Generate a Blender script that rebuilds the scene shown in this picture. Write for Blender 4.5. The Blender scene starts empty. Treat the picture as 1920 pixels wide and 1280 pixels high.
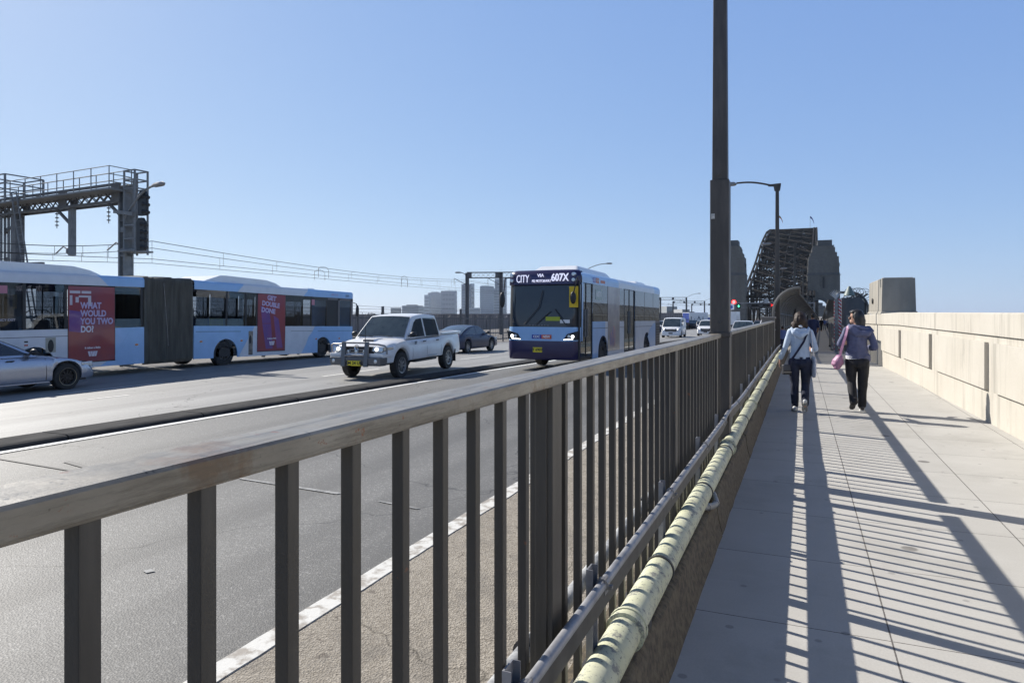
import bpy, bmesh, math, random
from mathutils import Vector, Matrix, Euler
random.seed(7)
R = math.radians
SC = bpy.context.scene
COL = SC.collection
TH = R(22.88)
CT, ST = math.cos(TH), math.sin(TH)
# ------------------------------------------------------------------ camera, sky, sun, exposure
cd = bpy.data.cameras.new('camera'); cam = bpy.data.objects.new('camera', cd); COL.objects.link(cam)
cam.location = (0, 0, 1.6); cam.rotation_euler = (R(90), 0, TH)
cd.sensor_width = 36; cd.lens = 24; cd.shift_y = -55/1920
cd.clip_start = 0.05; cd.clip_end = 20000
SC.camera = cam
SUNV = Vector((-1.33, 0.41, 1.0)).normalized()
ELEV = math.asin(SUNV.z); AZ = math.atan2(SUNV.x, SUNV.y)
W = bpy.data.worlds.new('World'); SC.world = W; W.use_nodes = True
nt = W.node_tree; bg = nt.nodes['Background']
sky = nt.nodes.new('ShaderNodeTexSky'); sky.sky_type = 'NISHITA'; sky.sun_disc = False
sky.sun_elevation = ELEV; sky.sun_rotation = AZ
sky.altitude = 60; sky.air_density = 0.6; sky.dust_density = 0.35; sky.ozone_density = 1.5
# pale clear-day grading of the sky, channel by channel
sepc = nt.nodes.new('ShaderNodeSeparateColor'); comc = nt.nodes.new('ShaderNodeCombineColor'); nt.links.new(sky.outputs[0], sepc.inputs[0])
for i_, (pw_, gn_) in enumerate(((.52, 1.80), (.42, 2.50), (.20, 4.75))):
    p_ = nt.nodes.new('ShaderNodeMath'); p_.operation = 'POWER'; p_.inputs[1].default_value = pw_; nt.links.new(sepc.outputs[i_], p_.inputs[0])
    g_ = nt.nodes.new('ShaderNodeMath'); g_.operation = 'MULTIPLY'; g_.inputs[1].default_value = gn_; nt.links.new(p_.outputs[0], g_.inputs[0]); nt.links.new(g_.outputs[0], comc.inputs[i_])
# the sky deepens from thirty degrees up towards the zenith
gco = nt.nodes.new('ShaderNodeTexCoord'); gse = nt.nodes.new('ShaderNodeSeparateXYZ'); nt.links.new(gco.outputs['Generated'], gse.inputs[0])
gmr = nt.nodes.new('ShaderNodeMapRange'); gmr.inputs[1].default_value = .42; gmr.inputs[2].default_value = .85; gmr.inputs[3].default_value = 1; gmr.inputs[4].default_value = .32
nt.links.new(gse.outputs[2], gmr.inputs[0])
vsc = nt.nodes.new('ShaderNodeVectorMath'); vsc.operation = 'SCALE'; nt.links.new(comc.outputs[0], vsc.inputs[0]); nt.links.new(gmr.outputs[0], vsc.inputs['Scale'])
nt.links.new(vsc.outputs[0], bg.inputs[0]); bg.inputs[1].default_value = 0.089
sd = bpy.data.lights.new('sun', 'SUN'); so = bpy.data.objects.new('sun', sd); COL.objects.link(so)
sd.energy = 5.0; sd.angle = R(0.5); sd.color = (1.0, 0.95, 0.87)
so.rotation_euler = (-SUNV).to_track_quat('-Z', 'Y').to_euler()
SC.view_settings.view_transform = 'Standard'; SC.view_settings.look = 'None'
SC.view_settings.exposure = 0.5; SC.view_settings.gamma = 1.0

# ------------------------------------------------------------------ helpers
def tag(o, label=None, cat=None, group=None, kind=None):
    if label: o['label'] = label
    if cat: o['category'] = cat
    if group: o['group'] = group
    if kind: o['kind'] = kind
    return o
def thing(name, label, cat, loc=(0, 0, 0), rotz=0, group=None, rot=None):
    o = bpy.data.objects.new(name, None); COL.objects.link(o)
    o.empty_display_size = 0.2
    o.location = loc; o.rotation_euler = rot if rot else (0, 0, rotz)
    return tag(o, label, cat, group)
def dup(root, loc=None, rotz=None, label=None, group=None):
    def cp(o, par):
        c = o.copy(); COL.objects.link(c); c.parent = par
        for ch in kids.get(o.name, []): cp(ch, c)
        return c
    kids = {}
    for o in list(COL.objects):
        if o.parent: kids.setdefault(o.parent.name, []).append(o)
    r = cp(root, None)
    if loc is not None: r.location = loc
    if rotz is not None: r.rotation_euler = (0, 0, rotz)
    if label: r['label'] = label
    if group: r['group'] = group
    return r

class MB:
    def __init__(s): s.v = []; s.f = []; s.m = []
    def add(s, vs, fs, mi=0):
        b = len(s.v); s.v += [tuple(p) for p in vs]
        for f in fs: s.f.append(tuple(b+i for i in f)); s.m.append(mi)
        return s
    def hexa(s, p, mi=0):   # p: 4 bottom ccw, 4 top
        return s.add(p, [(3, 2, 1, 0), (4, 5, 6, 7), (0, 1, 5, 4), (1, 2, 6, 5), (2, 3, 7, 6), (3, 0, 4, 7)], mi)
    def box(s, x0, x1, y0, y1, z0, z1, mi=0):
        return s.hexa([(x0, y0, z0), (x1, y0, z0), (x1, y1, z0), (x0, y1, z0), (x0, y0, z1), (x1, y0, z1), (x1, y1, z1), (x0, y1, z1)], mi)
    def bar(s, a, b, w, h=None, mi=0, up=(0, 0, 1)):
        h = h or w; a = Vector(a); b = Vector(b); d = (b-a).normalized(); u = Vector(up)
        if abs(d.dot(u)) > .98: u = Vector((0, 1, 0))
        r = d.cross(u).normalized(); u = r.cross(d)
        r *= w/2; u *= h/2
        return s.hexa([a-r-u, a+r-u, b+r-u, b-r-u, a-r+u, a+r+u, b+r+u, b-r+u], mi)
    def prism(s, poly, axis, a0, a1, mi=0):
        n = len(poly)
        def P(p, a):
            return (a, p[0], p[1]) if axis == 'x' else (p[0], a, p[1]) if axis == 'y' else (p[0], p[1], a)
        vs = [P(p, a0) for p in poly]+[P(p, a1) for p in poly]
        fs = [tuple(range(n))[::-1], tuple(range(n, 2*n))]+[(i, (i+1) % n, n+(i+1) % n, n+i) for i in range(n)]
        return s.add(vs, fs, mi)
    def tube(s, pts, r, n=8, mi=0, cap=True):
        pts = [Vector(p) for p in pts]; k = len(pts)
        rs = r if isinstance(r, (list, tuple)) else [r]*k
        up = Vector((0, 0, 1)); vs = []; prev = None
        for i, p in enumerate(pts):
            d = (pts[min(i+1, k-1)]-pts[max(i-1, 0)]).normalized()
            if prev is None:
                u = up if abs(d.dot(up)) < .95 else Vector((1, 0, 0))
                a = d.cross(u).normalized()
            else:
                a = (prev-d*prev.dot(d)).normalized()
            prev = a; b = d.cross(a)
            for j in range(n):
                t = 2*math.pi*j/n; vs.append(p+(a*math.cos(t)+b*math.sin(t))*rs[i])
        fs = [(i*n+j, i*n+(j+1) % n, (i+1)*n+(j+1) % n, (i+1)*n+j) for i in range(k-1) for j in range(n)]
        if cap: fs += [tuple(range(n))[::-1], tuple(range((k-1)*n, k*n))]
        return s.add(vs, fs, mi)
    def lathe(s, prof, c=(0, 0, 0), axis='z', n=24, mi=0, cap=False):
        vs = []
        for (r, h) in prof:
            for j in range(n):
                t = 2*math.pi*j/n; x, y = r*math.cos(t), r*math.sin(t)
                p = (x, y, h) if axis == 'z' else (x, h, y) if axis == 'y' else (h, x, y)
                vs.append((p[0]+c[0], p[1]+c[1], p[2]+c[2]))
        k = len(prof)
        fs = [(i*n+j, i*n+(j+1) % n, (i+1)*n+(j+1) % n, (i+1)*n+j) for i in range(k-1) for j in range(n)]
        if cap and prof[0][0] > 1e-6: fs.append(tuple(range(n))[::-1])
        if cap and prof[-1][0] > 1e-6: fs.append(tuple(range((k-1)*n, k*n)))
        return s.add(vs, fs, mi)
    def grid(s, rows, mi=0, closed=False):
        n = len(rows[0]); b = []
        for r_ in rows: b += r_
        fs = []
        for i in range(len(rows)-1):
            for j in range(n if closed else n-1):
                fs.append((i*n+j, i*n+(j+1) % n, (i+1)*n+(j+1) % n, (i+1)*n+j))
        return s.add(b, fs, mi)
    def ell(s, c, rx, ry, rz, n=10, m=7, mi=0):
        vs = [(c[0], c[1], c[2]-rz)]
        for i in range(1, m):
            t = math.pi*i/m
            for j in range(n):
                q = 2*math.pi*j/n
                vs.append((c[0]+rx*math.sin(t)*math.cos(q), c[1]+ry*math.sin(t)*math.sin(q), c[2]-rz*math.cos(t)))
        vs.append((c[0], c[1], c[2]+rz)); L = len(vs)-1
        fs = [(0, 1+(j+1) % n, 1+j) for j in range(n)]
        for i in range(m-2):
            for j in range(n):
                a = 1+i*n; fs.append((a+j, a+(j+1) % n, a+n+(j+1) % n, a+n+j))
        a = 1+(m-2)*n
        fs += [(a+j, a+(j+1) % n, L) for j in range(n)]
        return s.add(vs, fs, mi)
    def build(s, name, mats, parent=None, smooth=False, bevel=0, seg=2, norm=True, weld=0, sub=0, auto=35):
        me = bpy.data.meshes.new(name); me.from_pydata(s.v, [], s.f)
        if not isinstance(mats, (list, tuple)): mats = [mats]
        for m in mats: me.materials.append(m)
        me.polygons.foreach_set('material_index', s.m)
        if norm or weld:
            bm = bmesh.new(); bm.from_mesh(me)
            if weld: bmesh.ops.remove_doubles(bm, verts=bm.verts, dist=weld)
            if norm: bmesh.ops.recalc_face_normals(bm, faces=bm.faces)
            bm.to_mesh(me); bm.free()
        if smooth:
            me.polygons.foreach_set('use_smooth', [True]*len(me.polygons))
            if auto: me.set_sharp_from_angle(angle=R(auto))
        o = bpy.data.objects.new(name, me); COL.objects.link(o)
        if parent: o.parent = parent
        if bevel:
            b = o.modifiers.new('bevel', 'BEVEL'); b.width = bevel; b.segments = seg; b.limit_method = 'ANGLE'; b.angle_limit = R(30)
        if sub:
            b = o.modifiers.new('sub', 'SUBSURF'); b.levels = sub; b.render_levels = sub
        return o

def nodes(name):
    m = bpy.data.materials.new(name); m.use_nodes = True
    t = m.node_tree; return m, t, t.nodes['Principled BSDF']
def N(t, kind, **kw):
    n = t.nodes.new(kind)
    for k, v in kw.items():
        if k.startswith('i_'): n.inputs[k[2:].replace('_', ' ')].default_value = v
        else: setattr(n, k, v)
    return n
def c4(c): return (c[0], c[1], c[2], 1)
def ramp(t, fac, p0, p1, c0=(0, 0, 0), c1=(1, 1, 1)):
    r = N(t, 'ShaderNodeValToRGB'); r.color_ramp.elements[0].position = p0; r.color_ramp.elements[1].position = p1
    r.color_ramp.elements[0].color = c4(c0); r.color_ramp.elements[1].color = c4(c1)
    t.links.new(fac, r.inputs[0]); return r.outputs[0]
def mix(t, fac, a, b, mode='MIX'):
    m = N(t, 'ShaderNodeMix', data_type='RGBA', blend_type=mode)
    for s_, v in ((0, fac), (6, a), (7, b)):
        if isinstance(v, (int, float)): m.inputs[s_].default_value = v
        elif isinstance(v, tuple): m.inputs[s_].default_value = c4(v)
        else: t.links.new(v, m.inputs[s_])
    return m.outputs[2]
def noise(t, scale, detail=4, rough=.6, vec=None, stretch=None):
    tc = N(t, 'ShaderNodeTexCoord'); src = vec or tc.outputs['Object']
    if stretch:
        mp = N(t, 'ShaderNodeMapping'); mp.inputs['Scale'].default_value = stretch; t.links.new(src, mp.inputs[0]); src = mp.outputs[0]
    n = N(t, 'ShaderNodeTexNoise'); n.inputs['Scale'].default_value = scale; n.inputs['Detail'].default_value = detail
    n.inputs['Roughness'].default_value = rough; t.links.new(src, n.inputs['Vector']); return n.outputs['Fac']
def bump(t, b, h, strength, dist=.01):
    n = N(t, 'ShaderNodeBump'); n.inputs['Strength'].default_value = strength; n.inputs['Distance'].default_value = dist
    t.links.new(h, n.inputs['Height']); t.links.new(n.outputs[0], b.inputs['Normal'])
def M(name, col, rough=.5, metal=0, col2=None, vs=3, lo=.35, hi=.65, bs=0, bscale=30, bd=.004, coat=0, spec=.5, stretch=None, emit=0):
    m, t, b = nodes(name)
    b.inputs['Base Color'].default_value = c4(col); b.inputs['Roughness'].default_value = rough
    b.inputs['Metallic'].default_value = metal; b.inputs['Specular IOR Level'].default_value = spec
    b.inputs['Coat Weight'].default_value = coat; b.inputs['Coat Roughness'].default_value = .06
    if col2:
        f = ramp(t, noise(t, vs, 6, .6, stretch=stretch), lo, hi)
        t.links.new(mix(t, f, tuple(col), tuple(col2)), b.inputs['Base Color'])
    if bs: bump(t, b, noise(t, bscale, 4, .6), bs, bd)
    if emit:
        b.inputs['Emission Color'].default_value = c4(col); b.inputs['Emission Strength'].default_value = emit
    return m
def glass(name, tint=.35, col=(.35, .42, .5), refl=1.45):
    m, t, b = nodes(name); t.nodes.remove(b)
    out = t.nodes['Material Output']
    tr = N(t, 'ShaderNodeBsdfTransparent'); tr.inputs[0].default_value = tuple(min(1, tint*q*2)**.5 for q in col)+(1,)
    gl = N(t, 'ShaderNodeBsdfGlossy'); gl.inputs['Roughness'].default_value = .015; gl.inputs[0].default_value = (.9, .95, 1, 1)
    fr = N(t, 'ShaderNodeFresnel'); fr.inputs[0].default_value = refl
    mx = N(t, 'ShaderNodeMixShader'); ge = N(t, 'ShaderNodeNewGeometry'); iv = N(t, 'ShaderNodeMath', operation='SUBTRACT'); iv.inputs[0].default_value = 1; t.links.new(ge.outputs['Backfacing'], iv.inputs[1])
    ml = N(t, 'ShaderNodeMath', operation='MULTIPLY'); t.links.new(fr.outputs[0], ml.inputs[0]); t.links.new(iv.outputs[0], ml.inputs[1]); t.links.new(ml.outputs[0], mx.inputs[0]); t.links.new(tr.outputs[0], mx.inputs[1]); t.links.new(gl.outputs[0], mx.inputs[2])
    t.links.new(mx.outputs[0], out.inputs[0]); return m
def text(s, size, mat, parent, name='lettering', mtx=None, ext=.003, bold=0.0, sx=1.0, align='CENTER'):
    cu = bpy.data.curves.new(name, 'FONT'); cu.body = s; cu.size = size; cu.extrude = ext; cu.offset = bold
    cu.align_x = align; cu.align_y = 'CENTER'; cu.resolution_u = 3
    tmp = bpy.data.objects.new('tmp', cu); COL.objects.link(tmp)
    dg = bpy.context.evaluated_depsgraph_get()
    me = bpy.data.meshes.new_from_object(tmp.evaluated_get(dg))
    bpy.data.objects.remove(tmp); bpy.data.curves.remove(cu)
    me.materials.clear(); me.materials.append(mat)
    me.transform(mtx @ Matrix.Diagonal((sx, 1, 1, 1)))
    o = bpy.data.objects.new(name, me); COL.objects.link(o); o.parent = parent
    return o
def frame(org, xd, yd):     # matrix whose x axis is xd, y axis yd, at org
    xd = Vector(xd).normalized(); yd = Vector(yd).normalized(); zd = xd.cross(yd)
    m = Matrix((xd, yd, zd)).transposed().to_4x4(); m.translation = Vector(org); return m

def gz(y): return -.0115*min(max(0, y-20), 355)
def bend(y): return .026*max(0, y-30)
YS = [-12+i for i in range(73)]+[60+i*15 for i in range(1, 30)]+[520, 600, 700, 900, 1100]
def rz(x, y): return -.30+gz(y)-.18*min(max((-10-(x-bend(y)))/12, 0), 1)
def W2(u, zc, y=None):
    """world x,y of picture column u at depth zc"""
    xc = (u-960)*zc/1280; return (xc*CT-zc*ST, zc*CT+xc*ST)
def strip(x0, x1, z, name, mat, y0=-12, y1=1100, dz=0, **kw):
    ys = sorted(set([y0, y1]+[y for y in YS if y0 < y < y1])); mb = MB()
    f0 = x0 if callable(x0) else (lambda y: x0+bend(y)); f1 = x1 if callable(x1) else (lambda y: x1+bend(y))
    zz = z if callable(z) else (lambda x, y: z+gz(y))
    mb.grid([[(f0(y), y, zz(f0(y), y)+dz), (f1(y), y, zz(f1(y), y)+dz)] for y in ys])
    return mb
# ------------------------------------------------------------------ materials of the setting
def mat_path():
    m, t, b = nodes('path_concrete'); b.inputs['Roughness'].default_value = .85; b.inputs['Specular IOR Level'].default_value = .25
    tc = N(t, 'ShaderNodeTexCoord'); sp = N(t, 'ShaderNodeSeparateXYZ'); t.links.new(tc.outputs['Object'], sp.inputs[0])
    def line(out, off, per, w):
        a = N(t, 'ShaderNodeMath', operation='SUBTRACT'); t.links.new(out, a.inputs[0]); a.inputs[1].default_value = off
        d = N(t, 'ShaderNodeMath', operation='DIVIDE'); t.links.new(a.outputs[0], d.inputs[0]); d.inputs[1].default_value = per
        p = N(t, 'ShaderNodeMath', operation='PINGPONG'); t.links.new(d.outputs[0], p.inputs[0]); p.inputs[1].default_value = .5
        l = N(t, 'ShaderNodeMath', operation='LESS_THAN'); t.links.new(p.outputs[0], l.inputs[0]); l.inputs[1].default_value = w/per/2
        return l.outputs[0]
    nz = noise(t, 40, 3); nj = N(t, 'ShaderNodeMath', operation='MULTIPLY'); t.links.new(nz, nj.inputs[0]); nj.inputs[1].default_value = .006
    ax = N(t, 'ShaderNodeMath', operation='ADD'); t.links.new(sp.outputs[0], ax.inputs[0]); t.links.new(nj.outputs[0], ax.inputs[1])
    ay = N(t, 'ShaderNodeMath', operation='ADD'); t.links.new(sp.outputs[1], ay.inputs[0]); t.links.new(nj.outputs[0], ay.inputs[1])
    lx = line(ax.outputs[0], .415, 1.0, .008); ly = line(ay.outputs[0], 3.78, 1.04, .007)
    mx = N(t, 'ShaderNodeMath', operation='MAXIMUM'); t.links.new(lx, mx.inputs[0]); t.links.new(ly, mx.inputs[1])
    f1 = ramp(t, noise(t, 1.3, 7, .62), .3, .72); f2 = ramp(t, noise(t, 90, 2, .6), .35, .65)
    c = mix(t, f1, (.44, .423, .388), (.51, .494, .458)); c = mix(t, f2, c, mix(t, .16, c, (.25, .24, .22)))
    # long pale scrub marks and the rare dark spot
    f3 = ramp(t, noise(t, 2.2, 5, .7, stretch=(.7, 5, 1)), .58, .72); c = mix(t, mix(t, f3, (0, 0, 0), (.25, .25, .25)), c, (.57, .555, .52))
    vo = N(t, 'ShaderNodeTexVoronoi'); vo.inputs['Scale'].default_value = 1.1; t.links.new(tc.outputs['Object'], vo.inputs['Vector'])
    f4 = ramp(t, vo.outputs['Distance'], .055, .07, (1, 1, 1), (0, 0, 0)); c = mix(t, f4, c, (.16, .15, .14))
    vo2 = N(t, 'ShaderNodeTexVoronoi'); vo2.inputs['Scale'].default_value = 4.1; t.links.new(tc.outputs['Object'], vo2.inputs['Vector'])
    f5 = ramp(t, vo2.outputs['Distance'], .075, .10, (1, 1, 1), (0, 0, 0)); c = mix(t, mix(t, f5, (0, 0, 0), (.55, .55, .55)), c, (.2, .19, .18))
    def cell(out, off, per):
        a = N(t, 'ShaderNodeMath', operation='SUBTRACT'); t.links.new(out, a.inputs[0]); a.inputs[1].default_value = off
        d = N(t, 'ShaderNodeMath', operation='DIVIDE'); t.links.new(a.outputs[0], d.inputs[0]); d.inputs[1].default_value = per
        f_ = N(t, 'ShaderNodeMath', operation='FLOOR'); t.links.new(d.outputs[0], f_.inputs[0]); return f_.outputs[0]
    cx = N(t, 'ShaderNodeCombineXYZ'); t.links.new(cell(sp.outputs[0], .415, 1.0), cx.inputs[0]); t.links.new(cell(sp.outputs[1], 3.78, 1.04), cx.inputs[1])
    wn = N(t, 'ShaderNodeTexWhiteNoise'); t.links.new(cx.outputs[0], wn.inputs['Vector'])
    c = mix(t, ramp(t, wn.outputs['Value'], 0, 1, (.0,)*3, (.22,)*3), c, (.36, .345, .32))
    c = mix(t, ramp(t, noise(t, .55, 8, .75), .52, .62, (0,)*3, (.45,)*3), c, (.33, .315, .285))
    c = mix(t, mx.outputs[0], c, (.13, .12, .11)); t.links.new(c, b.inputs['Base Color'])
    iv = N(t, 'ShaderNodeMath', operation='SUBTRACT'); iv.inputs[0].default_value = 1; t.links.new(mx.outputs[0], iv.inputs[1])
    ad = N(t, 'ShaderNodeMath', operation='MULTIPLY_ADD'); t.links.new(noise(t, 120, 3), ad.inputs[0]); ad.inputs[1].default_value = .12; t.links.new(iv.outputs[0], ad.inputs[2])
    bump(t, b, ad.outputs[0], .35, .006); return m
def mat_asphalt(name, dark, light, stone, lanes=True):
    m, t, b = nodes(name); b.inputs['Roughness'].default_value = .62; b.inputs['Specular IOR Level'].default_value = .35
    tc = N(t, 'ShaderNodeTexCoord')
    vo = N(t, 'ShaderNodeTexVoronoi'); vo.inputs['Scale'].default_value = 75; t.links.new(tc.outputs['Object'], vo.inputs['Vector'])
    sp = N(t, 'ShaderNodeSeparateColor'); t.links.new(vo.outputs['Color'], sp.inputs[0])
    c = mix(t, ramp(t, noise(t, .5, 6, .6, stretch=(1, .12, 1)), .3, .7), dark, light)
    c = mix(t, ramp(t, sp.outputs[0], .78, 1.0, (0,)*3, (.6,)*3), c, stone)
    c = mix(t, ramp(t, noise(t, 130, 2), .42, .62), mix(t, .25, c, (.015, .015, .015)), c)
    c = mix(t, ramp(t, noise(t, .9, 8, .7), .62, .75), c, mix(t, .4, c, (.03, .03, .03)))
    c = mix(t, ramp(t, noise(t, 1.6, 2, .5, stretch=(1, .012, 1)), .45, .65, (0,)*3, (.5,)*3), c, tuple(q*.62 for q in dark))
    c = mix(t, ramp(t, noise(t, 3.2, 5, .8, stretch=(1, .3, 1)), .66, .70, (0,)*3, (.6,)*3), c, (.05, .05, .05))
    # fine cracks
    v2 = N(t, 'ShaderNodeTexVoronoi', feature='DISTANCE_TO_EDGE'); v2.inputs['Scale'].default_value = .22
    nn = N(t, 'ShaderNodeTexNoise'); nn.inputs['Scale'].default_value = 1.5; t.links.new(tc.outputs['Object'], nn.inputs['Vector'])
    vm = N(t, 'ShaderNodeMix', data_type='RGBA', blend_type='ADD'); vm.inputs[0].default_value = 1.2
    t.links.new(tc.outputs['Object'], vm.inputs[6]); t.links.new(nn.outputs['Color'], vm.inputs[7]); t.links.new(vm.outputs[2], v2.inputs['Vector'])
    c = mix(t, ramp(t, v2.outputs['Distance'], .0012, .003, (.7, .7, .7), (0, 0, 0)), c, (.02, .02, .02))
    t.links.new(c, b.inputs['Base Color'])
    ad = N(t, 'ShaderNodeMath', operation='ADD'); t.links.new(vo.outputs['Distance'], ad.inputs[0]); t.links.new(noise(t, 60, 4), ad.inputs[1])
    bump(t, b, ad.outputs[0], .4, .005); return m
ASPH = mat_asphalt('asphalt', (.135, .131, .122), (.185, .18, .168), (.42, .41, .38))
PATHM = mat_path()
PAINT = M('road_paint', (.72, .71, .67), .7, col2=(.42, .41, .38), vs=6, lo=.5, hi=.75, bs=.3, bscale=60)
def mat_gravel():
    m, t, b = nodes('exposed_aggregate'); b.inputs['Roughness'].default_value = .9
    tc = N(t, 'ShaderNodeTexCoord'); vo = N(t, 'ShaderNodeTexVoronoi'); vo.inputs['Scale'].default_value = 85; t.links.new(tc.outputs['Object'], vo.inputs['Vector'])
    sp = N(t, 'ShaderNodeSeparateColor'); t.links.new(vo.outputs['Color'], sp.inputs[0])
    c = mix(t, ramp(t, noise(t, 1.2, 6, .65), .3, .7), (.235, .205, .16), (.315, .28, .225))
    c = mix(t, ramp(t, sp.outputs[1], .1, .9), mix(t, .36, c, (.12, .1, .08)), mix(t, .2, c, (.62, .57, .5)))
    c = mix(t, ramp(t, noise(t, 14, 5, .7), .60, .68), c, (.12, .1, .08)); c = mix(t, ramp(t, noise(t, 2.1, 8, .75), .5, .6, (0,)*3, (.5,)*3), c, (.15, .135, .115)); t.links.new(c, b.inputs['Base Color'])
    v3 = N(t, 'ShaderNodeTexVoronoi', feature='DISTANCE_TO_EDGE'); v3.inputs['Scale'].default_value = .45
    n3 = N(t, 'ShaderNodeTexNoise'); n3.inputs['Scale'].default_value = 3; t.links.new(tc.outputs['Object'], n3.inputs['Vector'])
    m3 = N(t, 'ShaderNodeMix', data_type='RGBA', blend_type='ADD'); m3.inputs[0].default_value = .35; t.links.new(tc.outputs['Object'], m3.inputs[6]); t.links.new(n3.outputs['Color'], m3.inputs[7]); t.links.new(m3.outputs[2], v3.inputs['Vector'])
    c = mix(t, ramp(t, v3.outputs['Distance'], .0015, .004, (.7,)*3, (0,)*3), c, (.07, .06, .045)); t.links.new(c, b.inputs['Base Color'])
    bump(t, b, vo.outputs['Distance'], .7, .008); return m
GRAV = mat_gravel()
KERBM = M('old_kerb_concrete', (.165, .135, .09), .95, col2=(.085, .07, .05), vs=26, lo=.4, hi=.62, bs=.8, bscale=70, bd=.008)
def mat_steel():
    m, t, b = nodes('weathered_steel_paint'); b.inputs['Roughness'].default_value = .5
    c = mix(t, ramp(t, noise(t, 9, 8, .7, stretch=(1, .35, 1)), .32, .68), (.17, .145, .11), (.27, .24, .19))
    c = mix(t, ramp(t, noise(t, 4.5, 7, .7), .57, .66), c, (.15, .095, .055))
    c = mix(t, ramp(t, noise(t, 5, 7, .8, stretch=(7, .5, 7)), .48, .62, (0,)*3, (.75,)*3), c, (.075, .06, .042))
    c = mix(t, ramp(t, noise(t, 22, 5, .7), .635, .68), c, (.20, .065, .025))
    c = mix(t, ramp(t, noise(t, 30, 3, .7), .66, .72), c, (.02, .018, .016)); t.links.new(c, b.inputs['Base Color'])
    t.links.new(ramp(t, noise(t, 12, 6, .7), .3, .7, (.28,)*3, (.45,)*3), b.inputs['Roughness'])
    bump(t, b, noise(t, 28, 6, .7), .25, .004); return m
STEEL = mat_steel()
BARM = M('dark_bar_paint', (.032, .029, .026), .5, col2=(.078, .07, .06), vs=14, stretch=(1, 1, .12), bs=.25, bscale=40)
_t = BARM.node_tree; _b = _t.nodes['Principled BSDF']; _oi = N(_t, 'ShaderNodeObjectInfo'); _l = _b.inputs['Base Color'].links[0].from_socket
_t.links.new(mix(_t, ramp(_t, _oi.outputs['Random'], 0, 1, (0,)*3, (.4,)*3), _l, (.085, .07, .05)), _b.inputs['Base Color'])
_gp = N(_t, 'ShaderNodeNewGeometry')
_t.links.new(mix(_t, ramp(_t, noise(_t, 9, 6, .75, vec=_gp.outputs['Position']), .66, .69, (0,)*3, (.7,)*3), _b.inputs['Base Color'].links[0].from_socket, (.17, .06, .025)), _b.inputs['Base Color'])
POLEM = M('lamp_post_paint', (.06, .052, .045), .55, col2=(.115, .10, .085), vs=2.6, lo=.45, hi=.75, stretch=(3, 3, .5), bs=.25, bscale=25, bd=.006)
def mat_yellow():
    m, t, b = nodes('chipped_cream_paint'); b.inputs['Roughness'].default_value = .6
    c = mix(t, ramp(t, noise(t, 6, 5), .3, .7), (.52, .52, .34), (.58, .58, .43))
    ch = ramp(t, noise(t, 13, 9, .85), .53, .58); c = mix(t, ch, c, (.21, .21, .19)); c = mix(t, ramp(t, noise(t, 2.5, 7, .75), .55, .7, (0,)*3, (.35,)*3), c, (.26, .25, .19))
    c = mix(t, ramp(t, noise(t, 45, 5, .8), .60, .64), c, (.10, .10, .095)); t.links.new(c, b.inputs['Base Color'])
    bump(t, b, ch, .12, .0015); return m
YEL = mat_yellow()
CONDM = M('grey_conduit', (.22, .22, .235), .5, metal=.3, col2=(.34, .34, .35), vs=12, bs=.2)
DKM = M('dark_metal', (.05, .048, .045), .5, metal=.3, col2=(.09, .085, .08), vs=10)
GALV = M('galvanised_steel', (.30, .30, .31), .45, metal=.6, col2=(.22, .21, .20), vs=8)
def mat_wall():
    m, t, b = nodes('cream_render'); b.inputs['Roughness'].default_value = .85; b.inputs['Specular IOR Level'].default_value = .25
    c = mix(t, ramp(t, noise(t, 1.1, 7, .65), .3, .7), (.45, .418, .36), (.51, .478, .42))
    c = mix(t, ramp(t, noise(t, 2.2, 8, .75, stretch=(1, 1, .35)), .60, .70), c, (.37, .345, .30))
    c = mix(t, ramp(t, noise(t, .75, 7, .72, stretch=(1, 1, .5)), .66, .69), c, (.33, .315, .28))
    c = mix(t, ramp(t, noise(t, 3.5, 5, .7, stretch=(1, 1, .06)), .53, .68, (0,)*3, (.6,)*3), c, (.26, .245, .21))
    c = mix(t, ramp(t, noise(t, 60, 3), .62, .7), c, (.37, .33, .26)); t.links.new(c, b.inputs['Base Color'])
    bump(t, b, noise(t, 35, 6, .6), .25, .006); return m
WALLM = mat_wall()

# ------------------------------------------------------------------ ground, road, path
def struct(mb, name, mat, **kw):
    o = mb.build(name, mat, **kw); tag(o, kind='structure'); return o
g = MB(); g.grid([[(-9000, y, -27), (9000, y, -27)] for y in (-3000, 9000)])
struct(g, 'far_ground', M('far_land', (.10, .12, .11), .8, col2=(.16, .16, .15), vs=.004))
fr = lambda a: (lambda y: a+bend(y))
road = MB(); xs = [-2.86, -10, -22.6]
XM = lambda y: -10.6+.045*max(min(y, 20), -12)+bend(y)+ .01*max(0, min(y-20, 30))
road.grid([[(x, y, rz(x, y)) for x in (-2.86+bend(y), XM(y))] for y in YS]); struct(road, 'road', ASPH)
road = MB(); road.grid([[(x, y, rz(x, y)) for x in (XM(y), -13+bend(y), -16+bend(y), -19+bend(y), -22.6+bend(y))] for y in YS])
struct(road, 'road_far_lanes', mat_asphalt('pale_asphalt', (.25, .245, .235), (.33, .325, .31), (.5, .49, .46)))  # lanes beyond the median get a paler asphalt colour
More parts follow.
